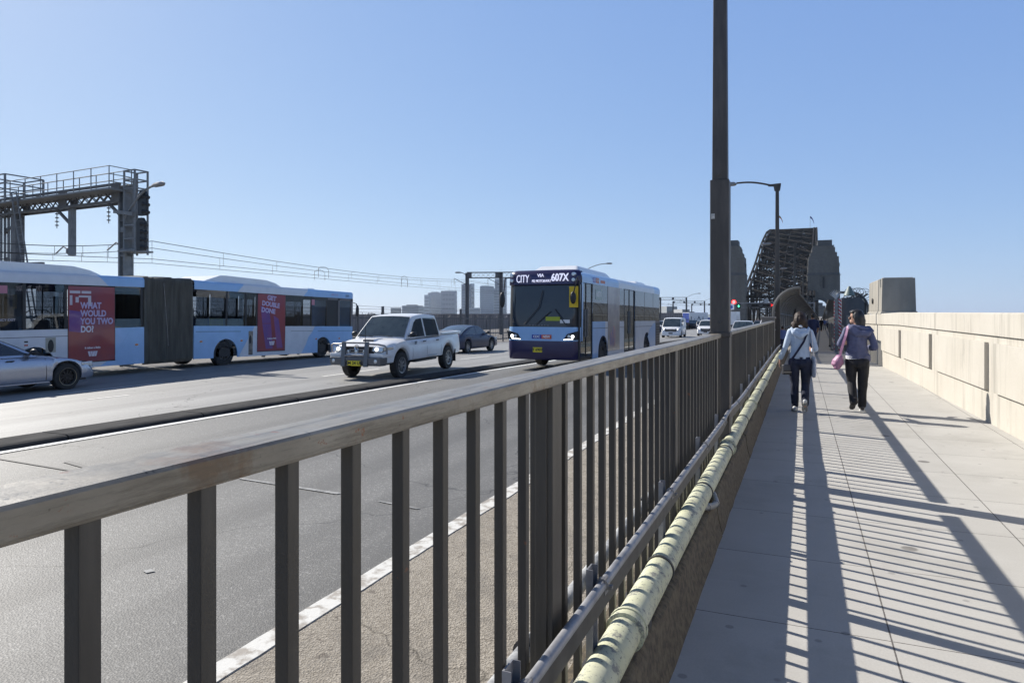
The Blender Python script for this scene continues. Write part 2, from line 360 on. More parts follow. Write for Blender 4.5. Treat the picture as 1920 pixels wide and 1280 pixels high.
# deck sides and rail corridor
st = strip(-62, -22.6, lambda x, y: -.62+gz(y), 'x', None); struct(st, 'railway_bed', M('ballast', (.13, .12, .11), .95, col2=(.2, .185, .17), vs=20, bs=.6))
st = strip(-.53, 3.4, 0, 'x', None, y1=31.3); struct(st, 'footpath', PATHM)
BOARD = M('walkway_boards', (.27, .255, .235), .8, col2=(.33, .315, .29), vs=3, bs=.3)
def mat_boards():
    m, t, b = nodes('walkway_slabs'); b.inputs['Roughness'].default_value = .8
    tc = N(t, 'ShaderNodeTexCoord'); sp = N(t, 'ShaderNodeSeparateXYZ'); t.links.new(tc.outputs['Object'], sp.inputs[0])
    d = N(t, 'ShaderNodeMath', operation='DIVIDE'); t.links.new(sp.outputs[1], d.inputs[0]); d.inputs[1].default_value = 3.0
    p = N(t, 'ShaderNodeMath', operation='PINGPONG'); t.links.new(d.outputs[0], p.inputs[0]); p.inputs[1].default_value = .5
    l = N(t, 'ShaderNodeMath', operation='LESS_THAN'); t.links.new(p.outputs[0], l.inputs[0]); l.inputs[1].default_value = .02
    c = mix(t, ramp(t, noise(t, 1.5, 6), .3, .7), (.26, .245, .225), (.32, .30, .28)); t.links.new(mix(t, l.outputs[0], c, (.04, .04, .04)), b.inputs['Base Color']); return m
st = strip(-.6, 1.75, 0, 'x', None, y0=31.3, y1=1100); struct(st, 'walkway', mat_boards())
st = strip(-2.70, -.70, -.262, 'x', None, dz=0); struct(st, 'gutter_strip', GRAV)
# white painted kerb stones at the edge of the asphalt, a low real step with uneven edge
kb = MB()
rows = []; rows_t = []
for i in range(0, 1150):
    y = -6+i*.12
    e0 = -2.86+.003*random.uniform(-1, 1)+bend(y); e1 = -2.70+.004*random.uniform(-1, 1)+bend(y)
    zt = -.255+gz(y)
    tarl = .012+.008*random.random(); rows_t.append([(e0-tarl, y, -.294+gz(y)), (e0+.003, y, -.294+gz(y))]); rows.append([(e0, y, zt-.06), (e0+.006, y, zt), (e1, y, zt), (e1+.004, y, zt-.05)])
kb.grid(rows); struct(kb, 'kerb', M('kerb_white_paint', (.62, .61, .57), .8, col2=(.33, .30, .26), vs=9, lo=.47, hi=.60, bs=.6, bscale=30))
# road markings: sheets above the road
mk = MB()
def mline(x0, w, y0, y1, dz=.006):
    s_ = strip(lambda y: x0(y)-w/2, lambda y: x0(y)+w/2, lambda x, y: rz(x, y)+dz, '', None, y0, y1)
    mk.add(s_.v, s_.f)
mline(lambda y: XM(y)+.38, .17, -12, 370)
mline(lambda y: XM(y)-.75, .12, -12, 370)
for k in range(40):
    y = 16.8+k*9.0; mline(lambda y: -13.3+bend(y), .13, y, y+3)
    mline(lambda y: -6.1+bend(y), .13, y+50, y+53)
mline(lambda y: -16.6+bend(y), .12, -12, 9.5)
mline(lambda y: -14.75+.1*(y-10.8), .10, 10.45, 11.4); mline(lambda y: -14.0, .08, 1.5, 3.5)
for k in range(34):
    y = 11+k*9.0; mline(lambda y: -16.6+bend(y), .12, y, y+3.0)
mline(lambda y: -22.1+bend(y), .13, -12, 370)
struct(mk, 'road_markings', PAINT)
# dark joint seal and repair patches
rp = MB()
for (x0, x1, y0, y1) in ((-9.6, -7.0, 5.55, 5.60), (-8.6, -7.9, 5.75, 5.83)):
    rp.add([(x0, y0, -.294), (x1, y0-.15, -.294), (x1, y1-.15, -.294), (x0, y1, -.294)], [(0, 1, 2, 3)])
struct(rp, 'tar_seams', M('tar', (.03, .03, .032), .6))
tj = MB(); tj.grid(rows_t); struct(tj, 'kerb_joint', M('joint_dirt', (.03, .028, .025), .9))
pt = MB()
pt.add([(-5.9, 5.95, -.293), (-4.45, 5.84, -.293), (-4.43, 5.90, -.293), (-5.9, 5.99, -.293)], [(0, 1, 2, 3)])
pt.add([(-3.9, 5.78, -.293), (-3.4, 5.70, -.293), (-3.38, 5.73, -.293), (-3.9, 5.81, -.293)], [(0, 1, 2, 3)])
pt.add([(-4.44, 3.56, -.294), (-4.38, 3.54, -.294), (-4.35, 3.59, -.294), (-4.42, 3.61, -.294)], [(0, 1, 2, 3)])
struct(pt, 'worn_paint', M('worn_paint', (.30, .30, .29), .7, col2=(.17, .17, .165), vs=15, lo=.45, hi=.6))
# raised median
md = MB(); md_m = M('median_rubber', (.028, .028, .03), .95, spec=.15, col2=(.06, .058, .056), vs=7, bs=.6, bscale=50, stretch=(1, .3, 1), bd=.01)
y = -10.0; k = 0
root = thing('lane_separator', 'long low dark grey kerb separating the near lane from the far lanes', 'kerb', (0, 0, 0))
while y < 360:
    L = 2.4 if y < 70 else 12; y2 = y+L; k += 1
    b = MB(); rows = []
    for q in (y+.012, (y+y2)/2, y2-.012):
        x = XM(q); z = rz(x, q)
        rows.append([(x+.27, q, z-.02), (x+.245, q, z+.06), (x+.19, q, z+.08), (x-.36, q, z+.08), (x-.44, q, z+.055), (x-.46, q, z-.02)])
    b.grid(rows); n = 6
    b.f += [tuple(range(n)), tuple(range(2*n, 3*n))]; b.m += [0, 0]
    b.build('kerb_block', md_m, root); y = y2

# ------------------------------------------------------------------ kerb wall under the railing
def polyz(pts_of_y, y0, y1, step=1.0):
    ys = [y0+i*step for i in range(int((y1-y0)/step)+1)]; return [pts_of_y(y) for y in ys]
root = thing('kerb_wall', 'low rough brown concrete kerb under the cream pipe beside the footpath', 'kerb wall', (0, -6, 0))
y = -6.0
while y < 31:
    y2 = min(y+random.choice((2.8, 3.3, 3.9)), 31); b = MB(); rows = []
    nseg = 14
    for i in range(nseg+1):
        q = y+.015+(y2-y-.03)*i/nseg; z = gz(q); e = .004*random.uniform(-1, 1)
        s_ = .003*q
        rows.append([(-.53+s_+e, q+6, z-.3), (-.53+s_+e, q+6, z+.0), (-.56+s_+e, q+6, z+.12), (-.578+s_+e*2, q+6, z+.245+e), (-.596+s_, q+6, z+.262+e), (-.80, q+6, z+.262), (-.80, q+6, z-.3)])
    b.grid(rows); n = 7; b.f += [tuple(range(n)), tuple(range(nseg*n, (nseg+1)*n))]; b.m += [0, 0]
    b.build('kerb_block', KERBM, root, smooth=True, auto=40); y = y2

# ------------------------------------------------------------------ railing
def railz(y): return 1.416-.0035*y-.004*max(0, y-7)*0
def railing(name, label, y0, y1, bars, posts):
    root = thing(name, label, 'railing', (-.7, y0, 0), 0)
    mb = MB(); ys = [y0]+[q for q in range(int(y0)+1, int(y1)+1) if y0 < q < y1]+[y1]; rows = []
    for q in ys:
        zt = railz(q)
        pr = [(0, -.0385), (.002, -.034), (.002, -.004), (-.004, 0), (-.091, 0), (-.097, -.004), (-.097, -.034), (-.095, -.0385)]
        rows.append([(px-.0, q-y0, zt+pz) for px, pz in pr])
    mb.grid(rows, closed=True); n = 8; L = len(rows)
    mb.f += [tuple(range(n)), tuple(range((L-1)*n, L*n))]; mb.m += [0, 0]
    mb.build('top_rail', STEEL, root)
    proto = None
    b = MB(); b.box(-.0255, 0, -.0257, 0, 0, 1.0)
    me_o = b.build('bar', BARM, root, bevel=.002)
    first = True
    for yb in bars:
        o = me_o if first else me_o.copy()
        if not first: COL.objects.link(o); o.parent = root
        first = False
        zt = railz(yb)-.037; o.location = (-.004, yb-y0, gz(yb)+.2); o.scale = (1, 1, zt-gz(yb)-.2)
    for yp in posts:
        zt = railz(yp)-.0375
        p = MB(); z0 = gz(yp)+.2
        p.box(-.078, -.002, yp-y0, yp-y0+.088, z0, zt); 
        p.box(-.060, -.020, yp-y0-.006, yp-y0+.094, z0, zt-.002)
        p.build('post', BARM, root, bevel=.003)
    br = MB(); br.box(-.05, -.01, 0, y1-y0, .0, .03)
    o = br.build('bottom_rail', BARM, root); o.location = (0, 0, gz(y1)*.5+.26); o.rotation_euler = (math.atan2(gz(y1)-gz(y0), y1-y0), 0, 0)
    return root
posts = [-2.41, -.15, 1.986, 4.24]
bars = []
edges = [-2.41, -.15, 1.986, 4.24, 6.46]
for a, b_ in zip(edges[:-1], edges[1:]):
    q = b_-.0; k = 1
    while True:
        yb = a+(.184 if a < 1.9 else .156)+.16*(k-1)
        if yb > b_-.06: break
        bars.append(yb); k += 1
bars = [b for b in bars if b > 0 or b > -2.4]
railing('steel_railing', 'brown steel railing with square bars in the foreground, running up to the near lamp post', -2.5, 6.84, bars+[6.62, 6.78], posts+[6.50])
bars = []; posts = []
y = 7.30
k = 0
while y < 21.7:
    if k % 14 == 3: posts.append(y); y += .19
    bars.append(y); y += .16; k += 1
railing('steel_railing', 'brown steel railing continuing behind the near lamp post to the grey end pillar', 7.24, 21.8, bars[:99], posts)
ep = MB(); ep.box(-1.07, -.70, 21.8, 22.25, -.3, 1.40); ep.box(-1.10, -.67, 21.77, 22.28, 1.40, 1.46)
tag(ep.build('end_pillar', M('pillar_grey', (.16, .15, .135), .8, col2=(.22, .2, .18), vs=5, bs=.3), bevel=.01), 'small grey square pillar at the far end of the steel railing', 'pillar')

# ------------------------------------------------------------------ pipes
pr = thing('cream_pipe', 'thick pipe with chipped cream paint lying on the kerb along the footpath', 'pipe', (-.639, -6, .348))
def px(y): return .003*y
def pipe_pts(y0, y1, x, z, st=.5):
    n = max(1, int((y1-y0)/st)); return [(x+px(y0+(y1-y0)*i/n), y0+(y1-y0)*i/n+6, z+gz(y0+(y1-y0)*i/n)) for i in range(n+1)]
b = MB(); b.tube(pipe_pts(-6, 24.0, 0, 0), .064, 24); b.build('pipe_body', YEL, pr, smooth=True)
def collar(y, r, w, mat, parent, name='collar', x=0, z=0, ring2=False):
    b = MB(); pf = [(r-.012, -w/2), (r, -w/2+.002), (r, w/2-.002), (r-.012, w/2)]
    b.lathe([(q, h) for q, h in pf], (x+px(y), y+6, z+gz(y)), 'y', 24)
    if ring2:
        b.lathe([(r-.012, -w/2-.018), (r+.005, -w/2-.016), (r+.005, -w/2), (r-.006, -w/2+.002)], (x+px(y), y+6, z+gz(y)), 'y', 24)
        b.lathe([(r-.006, w/2-.002), (r+.005, w/2), (r+.005, w/2+.016), (r-.012, w/2+.018)], (x+px(y), y+6, z+gz(y)), 'y', 24)
    return b.build(name, mat, parent, smooth=True)
for y, big in ((1.95, 0), (2.66, 1), (3.34, 0), (4.9, 0), (6.35, 0), (6.6, 1), (8.3, 0), (9.7, 1), (11.2, 0), (12.9, 1), (15, 0), (17, 1), (19, 0), (21, 0)):
    collar(y, .070 if not big else .074, .022 if not big else .035, DKM if (not big) else YEL, pr, 'coupling' if big else 'strap_band', ring2=bool(big))
b = MB()
for i in range(10):
    q = .6+i*2.3; b = MB(); b.box(-.05+px(q), .045+px(q), q+6-.03, q+6+.03, -.118+gz(q), -.05+gz(q)); b.build('cradle', DKM, pr)
# branch elbow on the footpath side
el = thing('pipe_branch', 'bent grey branch pipe looping out of the cream pipe over the kerb', 'pipe', (-.60, 4.6, .34))
b = MB(); pts = []
for i in range(15):
    t_ = i/14; a = math.pi*t_
    pts.append((-.03+.095*math.sin(a), .0+.55*t_, -.02-.035*math.sin(a)))
b.tube(pts, .021, 12); b.build('bend', M('branch_grey', (.3, .3, .29), .55, col2=(.22, .22, .21), vs=14), el, smooth=True)
for q in (3, 7, 11):
    b = MB(); p = pts[q]; b.lathe([(.02, -.012), (.026, -.01), (.026, .01), (.02, .012)], p, 'y', 12); b.build('pipe_joint', GALV, el, smooth=True)
cr = thing('grey_conduit', 'thin grey conduit clamped beside the railing above the cream pipe', 'conduit', (-.655, -6, .635))
def cz(y): return .0 if y < 7.2 else -.018*min(1, (y-7.2)/1.2)
cp = [( .004*y+(-.012 if abs(y-7.05) < .3 else 0), y+6, cz(y)+gz(y)) for y in [-6+.4*i for i in range(73)]]
b = MB(); b.tube(cp, .0175, 14); b.build('conduit_tube', CONDM, cr, smooth=True)
b = MB()
b.tube([(p[0]-.028, p[1], p[2]-.09) for p in cp], .010, 8); b.build('cable', DKM, cr, smooth=True)
ty = MB()
for i in range(len(cp)-1):
    ty.bar((cp[i][0]-.017, cp[i][1], cp[i][2]-.059), (cp[i+1][0]-.017, cp[i+1][1], cp[i+1][2]-.059), .008, .11)
ty.build('cable_tray', DKM, cr)
for y in (.75, 1.62, 2.36, 3.7, 5.1, 6.3, 7.7, 9.1, 10.5, 12, 13.5, 15, 17, 19):
    b = MB(); z = gz(y)
    b.lathe([(.017, -.014), (.0235, -.013), (.0235, .013), (.017, .014)], (.004*y, y+6, cz(y)+z), 'y', 14)
    b.box(.004*y-.005, .004*y+.035, y+6-.01, y+6+.01, cz(y)-.012+z, cz(y)+.0+z)
    b.box(.004*y+.008, .004*y+.014, y+6-.022, y+6+.022, cz(y)-.032+z, cz(y)+.024+z)
    b.build('clamp', GALV, cr)
    b = MB(); b.box(-.043, -.038, y+6-.03, y+6+.03, -.42+z, .055+z); b.box(-.043, -.018, y+6-.032, y+6-.03, -.42+z, .055+z); b.box(-.043, -.018, y+6+.03, y+6+.032, -.42+z, .055+z)
    b.build('bracket', CONDM, cr)
lp = thing('road_side_pipe', 'pale grey pipe on the road side of the railing near the gutter strip', 'pipe', (-.97, -6, .30))
b = MB(); b.tube([(0, i*1.0, gz(i-6)) for i in range(29)], .036, 14); b.build('pipe_body', M('pale_pipe', (.42, .42, .41), .55, col2=(.2, .2, .2), vs=9, lo=.45, hi=.6), lp, smooth=True)
for y in (2.45, 4.6, 7.4, 11, 15):
    b = MB(); b.lathe([(.036, -.03), (.05, -.028), (.05, .028), (.036, .03)], (0, y+6, gz(y)), 'y', 14); b.box(-.02, .02, y+5.99, y+6.01, -.55, -.03); b.build('support', DKM, lp)

# ------------------------------------------------------------------ lamp posts
def lamp(y, label, sticker=False):
    x = -.73 if y > 10 else -.728
    z = gz(y); bx = bend(y)
    r = thing('lamp_post', label, 'lamp post', (x+bx, y, z), group='lamp posts along the railing')
    w = .09
    b = MB(); b.box(-w, w, -w, w, -.3, 2.9); b.build('lower_shaft', POLEM, r, bevel=.008)
    b = MB(); b.hexa([(-w*.8, -w*.8, 2.9), (w*.8, -w*.8, 2.9), (w*.8, w*.8, 2.9), (-w*.8, w*.8, 2.9), (-w*.62, -w*.62, 6.0), (w*.62, -w*.62, 6.0), (w*.62, w*.62, 6.0), (-w*.62, w*.62, 6.0)])
    b.build('upper_shaft', POLEM, r, bevel=.006)
    b = MB(); b.box(-w-.012, w+.012, -w-.012, w+.012, 1.355-z*0, 1.405); b.box(-w-.006, w+.006, -w-.006, w+.006, -.3, 1.355); b.build('base_sleeve', POLEM, r, bevel=.006)
    b = MB(); b.prism([(-.09, 5.86), (.09, 5.86), (.12, 6.05), (.12, 6.12), (-.3, 6.10), (-.3, 6.04), (-.12, 6.02)], 'y', -.035, .035); b.build('bracket_head', POLEM, r)
    pts = [(-.2-1.15*t, 0, 6.07+.18*math.sin(math.pi*.5*min(1, t*1.25))-.02*t) for t in [i/10 for i in range(11)]]
    b = MB(); b.tube(pts, .032, 8); b.build('arm', POLEM, r, smooth=True)
    b = MB(); b.prism([(-1.98, 6.17), (-1.85, 6.25), (-1.42, 6.27), (-1.33, 6.2), (-1.4, 6.15), (-1.9, 6.13)], 'y', -.11, .11); b.build('luminaire', GALV, r, bevel=.03)
    if sticker:
        b = MB(); b.box(-.078, -.044, -w-.0032, -w-.0012, 2.515, 2.565); b.build('sticker', M('sticker_paper', (.62, .6, .56), .7, col2=(.4, .39, .37), vs=60, lo=.45, hi=.55), r)
        for (hx, hz) in ((-.02, 2.95), (.0, 1.5), (-.05, 1.0)):
            b = MB(); b.lathe([(.0, -.012), (.012, -.01), (.012, 0)], (hx, -w, hz), 'y', 8); b.build('bolt', DKM, r)
    return r
lamp(7.04, 'tall brown square lamp post in the foreground rising out of the frame through the railing', True)
lamp(25.4, 'second lamp post from the camera, dark, with a curved arm reaching left over the road')
lamp(46, 'third dark lamp post, its oval lamp in front of the left side of the arch')
lamp(68, 'fourth lamp post, thin and dark against the middle of the arch')
lamp(90, 'farthest lamp post, short and thin beside the right stone pylon')

# ------------------------------------------------------------------ parapet wall on the right
def wx(y): return 2.755-.0201*y
pw = thing('parapet_wall', 'long cream rendered wall with raised rectangular panels along the right of the footpath', 'wall', (0, 0, 0))
b = MB()
ys = [-4+i for i in range(28)]+[23.3]
ys += [24+i for i in range(8)]
def wsec(y): x = wx(y); return x
b.grid([[(wx(y), y, -.6), (wx(y), y, 1.262+gz(y)), (wx(y)+.6, y, 1.262+gz(y)), (wx(y)+.6, y, -.6)] for y in ys]); b.build('wall_base', WALLM, pw)
cuts = [-4.0, 0.2, 4.3, 8.55, 11.1, 12.65, 15.4, 17.6, 19.9, 23.3, 26.5, 31]
for a, c in zip(cuts[:-1], cuts[1:]):
    b = MB(); rows = []
    for y in (a+.004, (a+c)/2, c-.004):
        z = gz(y); rows.append([(wx(y)-.035, y, 1.27+z), (wx(y)-.035, y, 1.575+z), (wx(y)-.015, y, 1.592+z), (wx(y)+.62, y, 1.592+z), (wx(y)+.62, y, 1.27+z)])
    b.grid(rows, closed=True); n = 5; b.f += [tuple(range(n)), tuple(range(2*n, 3*n))]; b.m += [0, 0]
    b.build('coping', WALLM, pw)
for (a, c) in ((-.4, 3.2), (3.7, 7.3), (7.75, 11.35), (11.8, 15.35), (15.9, 19.35), (19.8, 23.15)):
    b = MB(); z = gz((a+c)/2); q = .055
    b.hexa([(wx(a)+.02, a, .48+z), (wx(c)+.02, c, .48+z), (wx(c)-q, c, .48+z), (wx(a)-q, a, .48+z), (wx(a)+.02, a, 1.165+z), (wx(c)+.02, c, 1.165+z), (wx(c)-q, c, 1.165+z), (wx(a)-q, a, 1.165+z)])
    b.build('raised_panel', WALLM, pw, bevel=.006)
PILM = M('pillar_stone', (.33, .305, .26), .88, col2=(.22, .21, .185), vs=1.6, lo=.4, hi=.7, bs=.4, bscale=30, stretch=(1, 1, .35))  # whole block in one stone tone darker than the wall, with random streaks
pl = thing('wall_pillar', 'large plain stone block standing on top of the cream parapet wall', 'pillar', (wx(23.5), 23.5, 1.55))
b = MB(); b.hexa([(-.05, -.06, -.02), (1.02, -.06, -.02), (1.02, 4.3, -.02), (-.05, 4.3, -.02), (.0, .02, .09), (.92, .02, .09), (.92, 4.2, .09), (.0, 4.2, .09)])
b.hexa([(0, .02, .0905), (.92, .02, .0905), (.92, 4.2, .0905), (0, 4.2, .0905), (.02, .035, 1.08), (.895, .035, 1.08), (.895, 4.18, 1.08), (.02, 4.18, 1.08)]); 
b.build('block', PILM, pl, bevel=.01)
b = MB(); b.lathe([(0, -.04), (.09, -.03), (.1, 0), (.02, .01)], (-.01, 2.6, .42), 'x', 16); b.build('plaque', DKM, pl)
b = MB(); b.box(.06, .84, .08, 4.1, 1.081, 1.10); b.build('cap', WALLM, pl)
# ------------------------------------------------------------------ vehicle materials
def paint(name, c, rough=.3, coat=.25, dirt=None): return M(name, c, rough, coat=coat, col2=dirt or tuple(q*.86 for q in c), vs=2.5, lo=.35, hi=.7)
GLD = glass('car_glass', .08, (.40, .45, .5))
GLB = glass('bus_glass', .26, (.42, .48, .56), 1.5)
GLC = glass('clear_glass', .5, (.46, .5, .52), 1.5)
GLR = glass('mirror_tint_glass', .04, (.40, .45, .5), 2.3)
BLK = M('black_plastic', (.018, .018, .02), .5)
RUB = M('tyre_rubber', (.022, .022, .022), .85, col2=(.04, .038, .036), vs=8, bs=.3)
ALLOY = M('alloy_rim', (.45, .45, .46), .35, metal=.8, col2=(.3, .3, .3), vs=9)
DARKRIM = M('dark_rim', (.03, .03, .032), .35, metal=.5)
SEATM = M('seat_fabric', (.05, .06, .1), .9, col2=(.08, .09, .14), vs=12)
INT = M('interior_dark', (.045, .045, .05), .8, col2=(.07, .07, .075), vs=3)
WHT = paint('white_paint', (.80, .80, .80), dirt=(.72, .72, .72))
WHB = paint('bus_white', (.66, .68, .72), dirt=(.58, .60, .64))
LBL = paint('bus_light_blue', (.31, .51, .78), dirt=(.27, .46, .71))
NAVY = paint('bus_indigo', (.028, .024, .085))
HL = M('headlight_lens', (.55, .58, .6), .12, metal=.5, coat=1)
LED = M('headlight_led', (1, .98, .92), .3, emit=3.0)
REDL = M('tail_lamp', (.45, .02, .015), .25, coat=1)
AMB = M('amber_marker', (.75, .25, .03), .3, coat=1)
YPL = M('yellow_plate', (.75, .62, .03), .5)
BKL = M('plate_black', (.02, .02, .02), .6)
WLT = M('white_lettering', (.8, .8, .8), .5)
CHR = M('chrome', (.6, .6, .62), .15, metal=1)

def wheel(parent, x, y, r, w, side, rim=ALLOY, spokes=7, face=.62):
    """side = +1: outer face towards +y"""
    s = side; b = MB()
    pf = [(r*.60, -w/2), (r*.93, -w/2), (r, -w/2+.03), (r, w/2-.03), (r*.93, w/2), (r*face+.005, w/2), (r*face, w/2-.02)]
    b.lathe(pf, (x, y, r), 'y', 32); wh = b.build('wheel', RUB, parent, smooth=True)
    b = MB(); o = s*(w/2-.045)
    b.lathe([(r*face*.92, o-.03*s), (r*face, o+.0*s), (r*face, o+.04*s), (r*face*.9, o+.035*s), (r*face*.86, o)], (x, y, r), 'y', 32)
    b.lathe([(0, o+.02*s), (r*.13, o+.025*s), (r*.15, o-.01*s)], (x, y, r), 'y', 16)
    for k in range(spokes):
        a = 2*math.pi*k/spokes+.2; ca, sa = math.cos(a), math.sin(a)
        b.bar((x+ca*r*.1, y+o, r+sa*r*.1), (x+ca*r*face*.92, y+o, r+sa*r*face*.92), .045 if spokes > 7 else .06, .03, up=(0, 1, 0))
    b.build('rim', rim, wh, smooth=True)
    b = MB(); b.lathe([(0, o-.035*s), (r*face*.9, o-.035*s), (r*face*.9, o-.05*s)], (x, y, r), 'y', 24); b.build('brake_disc', DKM, wh)
    return wh
def lerp(tab, x):
    if x <= tab[0][0]: return tab[0][1]
    for (a, p), (b, q) in zip(tab[:-1], tab[1:]):
        if x <= b: return p+(q-p)*(x-a)/(b-a)
    return tab[-1][1]

def car(name, label, loc, rz_, S, mat, pitch=0, group=None, cat='car'):
    """body lofted along x (nose at +x); S is a dict of real dimensions"""
    t = thing(name, label, cat, loc, 0, group, rot=None); t.rotation_euler = Euler((0, 0, rz_)); t.rotation_euler = (Matrix.Rotation(rz_, 3, 'Z') @ Matrix.Rotation(pitch, 3, 'Y')).to_euler()
    L, Wd, wr = S['L'], S['W'], S['r']; wxs = S['wheels']; ar = wr+S.get('gap', .05)
    top = S['top']; zb0 = S.get('zb', .26)
    def hw(x):
        e = abs(2*x/L); return Wd/2*(1-.02*e**2-S.get('nose', .12)*max(0, e-.72)**2/.0784*(1.0))
    def zb(x):
        z = zb0+ (lerp(S['bot'], x) if 'bot' in S else 0)
        for c in wxs:
            d = abs(x-c)
            if d < ar: z = max(z, wr+math.sqrt(ar*ar-d*d))
        return z
    xs = set([-L/2, L/2]+[-L/2+.03, L/2-.03, -L/2+.1, L/2-.1]); q = -L/2
    while q < L/2: xs.add(round(q, 3)); q += .11
    for c in wxs:
        for k in range(-12, 13): xs.add(round(c+ar*math.sin(math.pi/2*k/12), 4))
        xs.add(c-ar-.001); xs.add(c+ar+.001)
    rows = []
    for x in sorted(xs):
        h = hw(x); zt = lerp(top, x); z0 = min(zb(x), zt-.06); d = zt-z0
        zs = S.get('zs', .62)
        prf = [(h*.90, z0-.0), (h*.975, z0+.03), (h, z0+d*.28), (h*.995, z0+d*.55), (h*.975, z0+d*.8), (h*.93, zt-.045), (h*.86, zt-.012), (h*.6, zt+.008), (0, zt+.016)]
        row = [(x, y, z) for y, z in prf]+[(x, -y, z) for y, z in prf[-2::-1]]
        rows.append(row)
    b = MB(); b.grid(rows); n = len(rows[0]); b.f += [tuple(range(n)), tuple(range((len(rows)-1)*n, len(rows)*n))]; b.m += [0, 0]
    b.build('body', mat, t, smooth=True, auto=38)
    # underbody / wheel wells
    b = MB(); b.box(-L/2+.25, L/2-.25, -Wd/2+.17, Wd/2-.17, zb0-.04, min(.72, lerp(top, 0)-.1)); b.build('underbody', BLK, t)
    # greenhouse
    g0, g1, g2, g3 = S['green']; H = S['H']; zb1 = lambda x: lerp(top, x)-.02
    by, ty = Wd/2*S.get('gb', .93), Wd/2*S.get('gt', .74)
    zf, zr = zb1(g0), zb1(g3)
    rb = MB(); r0 = []
    def sec(x, z, y): return [(x, y, z), (x, -y, z)]
    # hull with curved roof
    def wy(z): return by+(ty-by)*(z-min(zf, zr))/(H-.05-min(zf, zr))
    prof = [(g0, zf)]+[(g0+(g1-g0)*k/3, zf+(H-.05-zf)*k/3+.02*math.sin(math.pi*k/3)) for k in (1, 2, 3)]
    prof += [(g1+(g2-g1)*k/4, H-.05+.05*math.sin(math.pi*k/4)) for k in (1, 2, 3)]
    prof += [(g2+(g3-g2)*k/3, (H-.05)+(zr-H+.05)*k/3+.015*math.sin(math.pi*k/3)) for k in (0, 1, 2, 3)]
    vs = []; 
    for (x, z) in prof: vs += [(x, wy(z), z), (x, wy(z)*.55, z+.022), (x, 0, z+.03), (x, -wy(z)*.55, z+.022), (x, -wy(z), z)]
    m_ = len(prof); fs = [(i*5+j, i*5+j+1, (i+1)*5+j+1, (i+1)*5+j) for i in range(m_-1) for j in range(4)]
    fs += [tuple(i*5 for i in range(m_)), tuple(i*5+4 for i in range(m_))]
    rb.add(vs, fs); rb.build('roof', mat, t, smooth=True, bevel=.03, seg=2, auto=50)
    # windows: dark panes proud of the pillars
    def pane(poly, s, nm='side_window'):
        b = MB(); o = .004
        vs = [(x, s*(wy(z)+o), z) for x, z in poly]+[(x, s*(wy(z)-.01), z) for x, z in poly]; k = len(poly)
        b.add(vs, [tuple(range(k))]+[(i, (i+1) % k, k+(i+1) % k, k+i) for i in range(k)]); return b.build(nm, S.get('glass', WINM), t)
    for poly in S['win']:
        for s in (1, -1): pane(poly, s)
    def front(a, c, nm, m0=.06, m1=.94):
        rows = []
        for k in range(5):
            f = m0+(m1-m0)*k/4; x = a[0]+(c[0]-a[0])*f; z = a[1]+(c[1]-a[1])*f+.02*math.sin(math.pi*f)+.003
            y = wy(z)-.055; nx = .012 if a[0] > 0 else -.012
            rows.append([(x+nx, -y, z+.014), (x+nx, -y*.55, z+.034), (x+nx, 0, z+.042), (x+nx, y*.55, z+.034), (x+nx, y, z+.014)])
        b = MB(); b.grid(rows); return b.build(nm, WINM2, t, smooth=True)
    front((g0, zf), (g1, H-.05), 'windscreen'); front((g3, zr), (g2, H-.05), 'rear_window')
    for c in wxs:
        for s in (1, -1): wheel(t, c, s*(Wd/2-.125), wr, .22, s, S.get('rim', ALLOY), S.get('spokes', 5))
    # lights, mirrors, plates, grille
    hz = S.get('hlz', .68); 
    for s in (1, -1):
        x = L/2; hh = hw(x-.05)
        b = MB(); xa = x-.04; yo = hh
        b.hexa([(xa-.42, s*(hw(x-.45)+.004), hz-.03), (xa-.42, s*(hw(x-.45)-.08), hz-.03), (xa+.045, s*(yo-.46), hz-.07), (xa+.045, s*(yo-.03), hz-.08), (xa-.42, s*(hw(x-.45)+.0), hz+.06), (xa-.42, s*(hw(x-.45)-.08), hz+.06), (xa+.02, s*(yo-.46), hz+.05), (xa+.02, s*(yo-.03), hz+.06)])
        h_ = b.build('headlight', HL, t, bevel=.02)
        if S.get('lit'):
            b = MB(); b.lathe([(0, xa+.05), (.05, xa+.05), (.05, xa+.02)], (0, s*(yo-.2), hz-.01), 'x', 12); b.build('bulb', LED, h_)
        b = MB(); tz = S.get('tlz', .8); b.box(-L/2-.006, -L/2+.12, s*(hw(-L/2+.05)-.03)-.12*(s > 0), s*(hw(-L/2+.05)-.03)+.12*(s < 0), tz-.1, tz+.08); b.build('tail_light', REDL, t, bevel=.02)
        b = MB(); mx = g0-.32+S.get('mdx', 0); mz = zf+.1; b.ell((mx, s*(by+.13), mz+.03), .07, .11, .08); b.bar((mx, s*(by-.05), mz-.02), (mx, s*(by+.08), mz), .04); b.build('mirror', S.get('mir', mat), t, smooth=True)
        for dx_ in S.get('handles', ()):
            b = MB(); b.box(dx_-.09, dx_+.09, s*(Wd/2)-.01, s*(Wd/2)+.012, S.get('hdz', .8), S.get('hdz', .8)+.03); b.build('door_handle', S.get('hm', BLK), t, bevel=.008)
    b = MB(); gz0, gz1, gw = S.get('grille', (.42, .66, .45)); xg = L/2
    b.hexa([(xg-.1, -gw, gz0), (xg-.1, gw, gz0), (xg+.012, gw*.85, gz0), (xg+.012, -gw*.85, gz0), (xg-.1, -gw, gz1), (xg-.1, gw, gz1), (xg+.012, gw, gz1), (xg+.012, -gw, gz1)]); gr = b.build('grille', BLK, t, bevel=.01)
    b = MB()
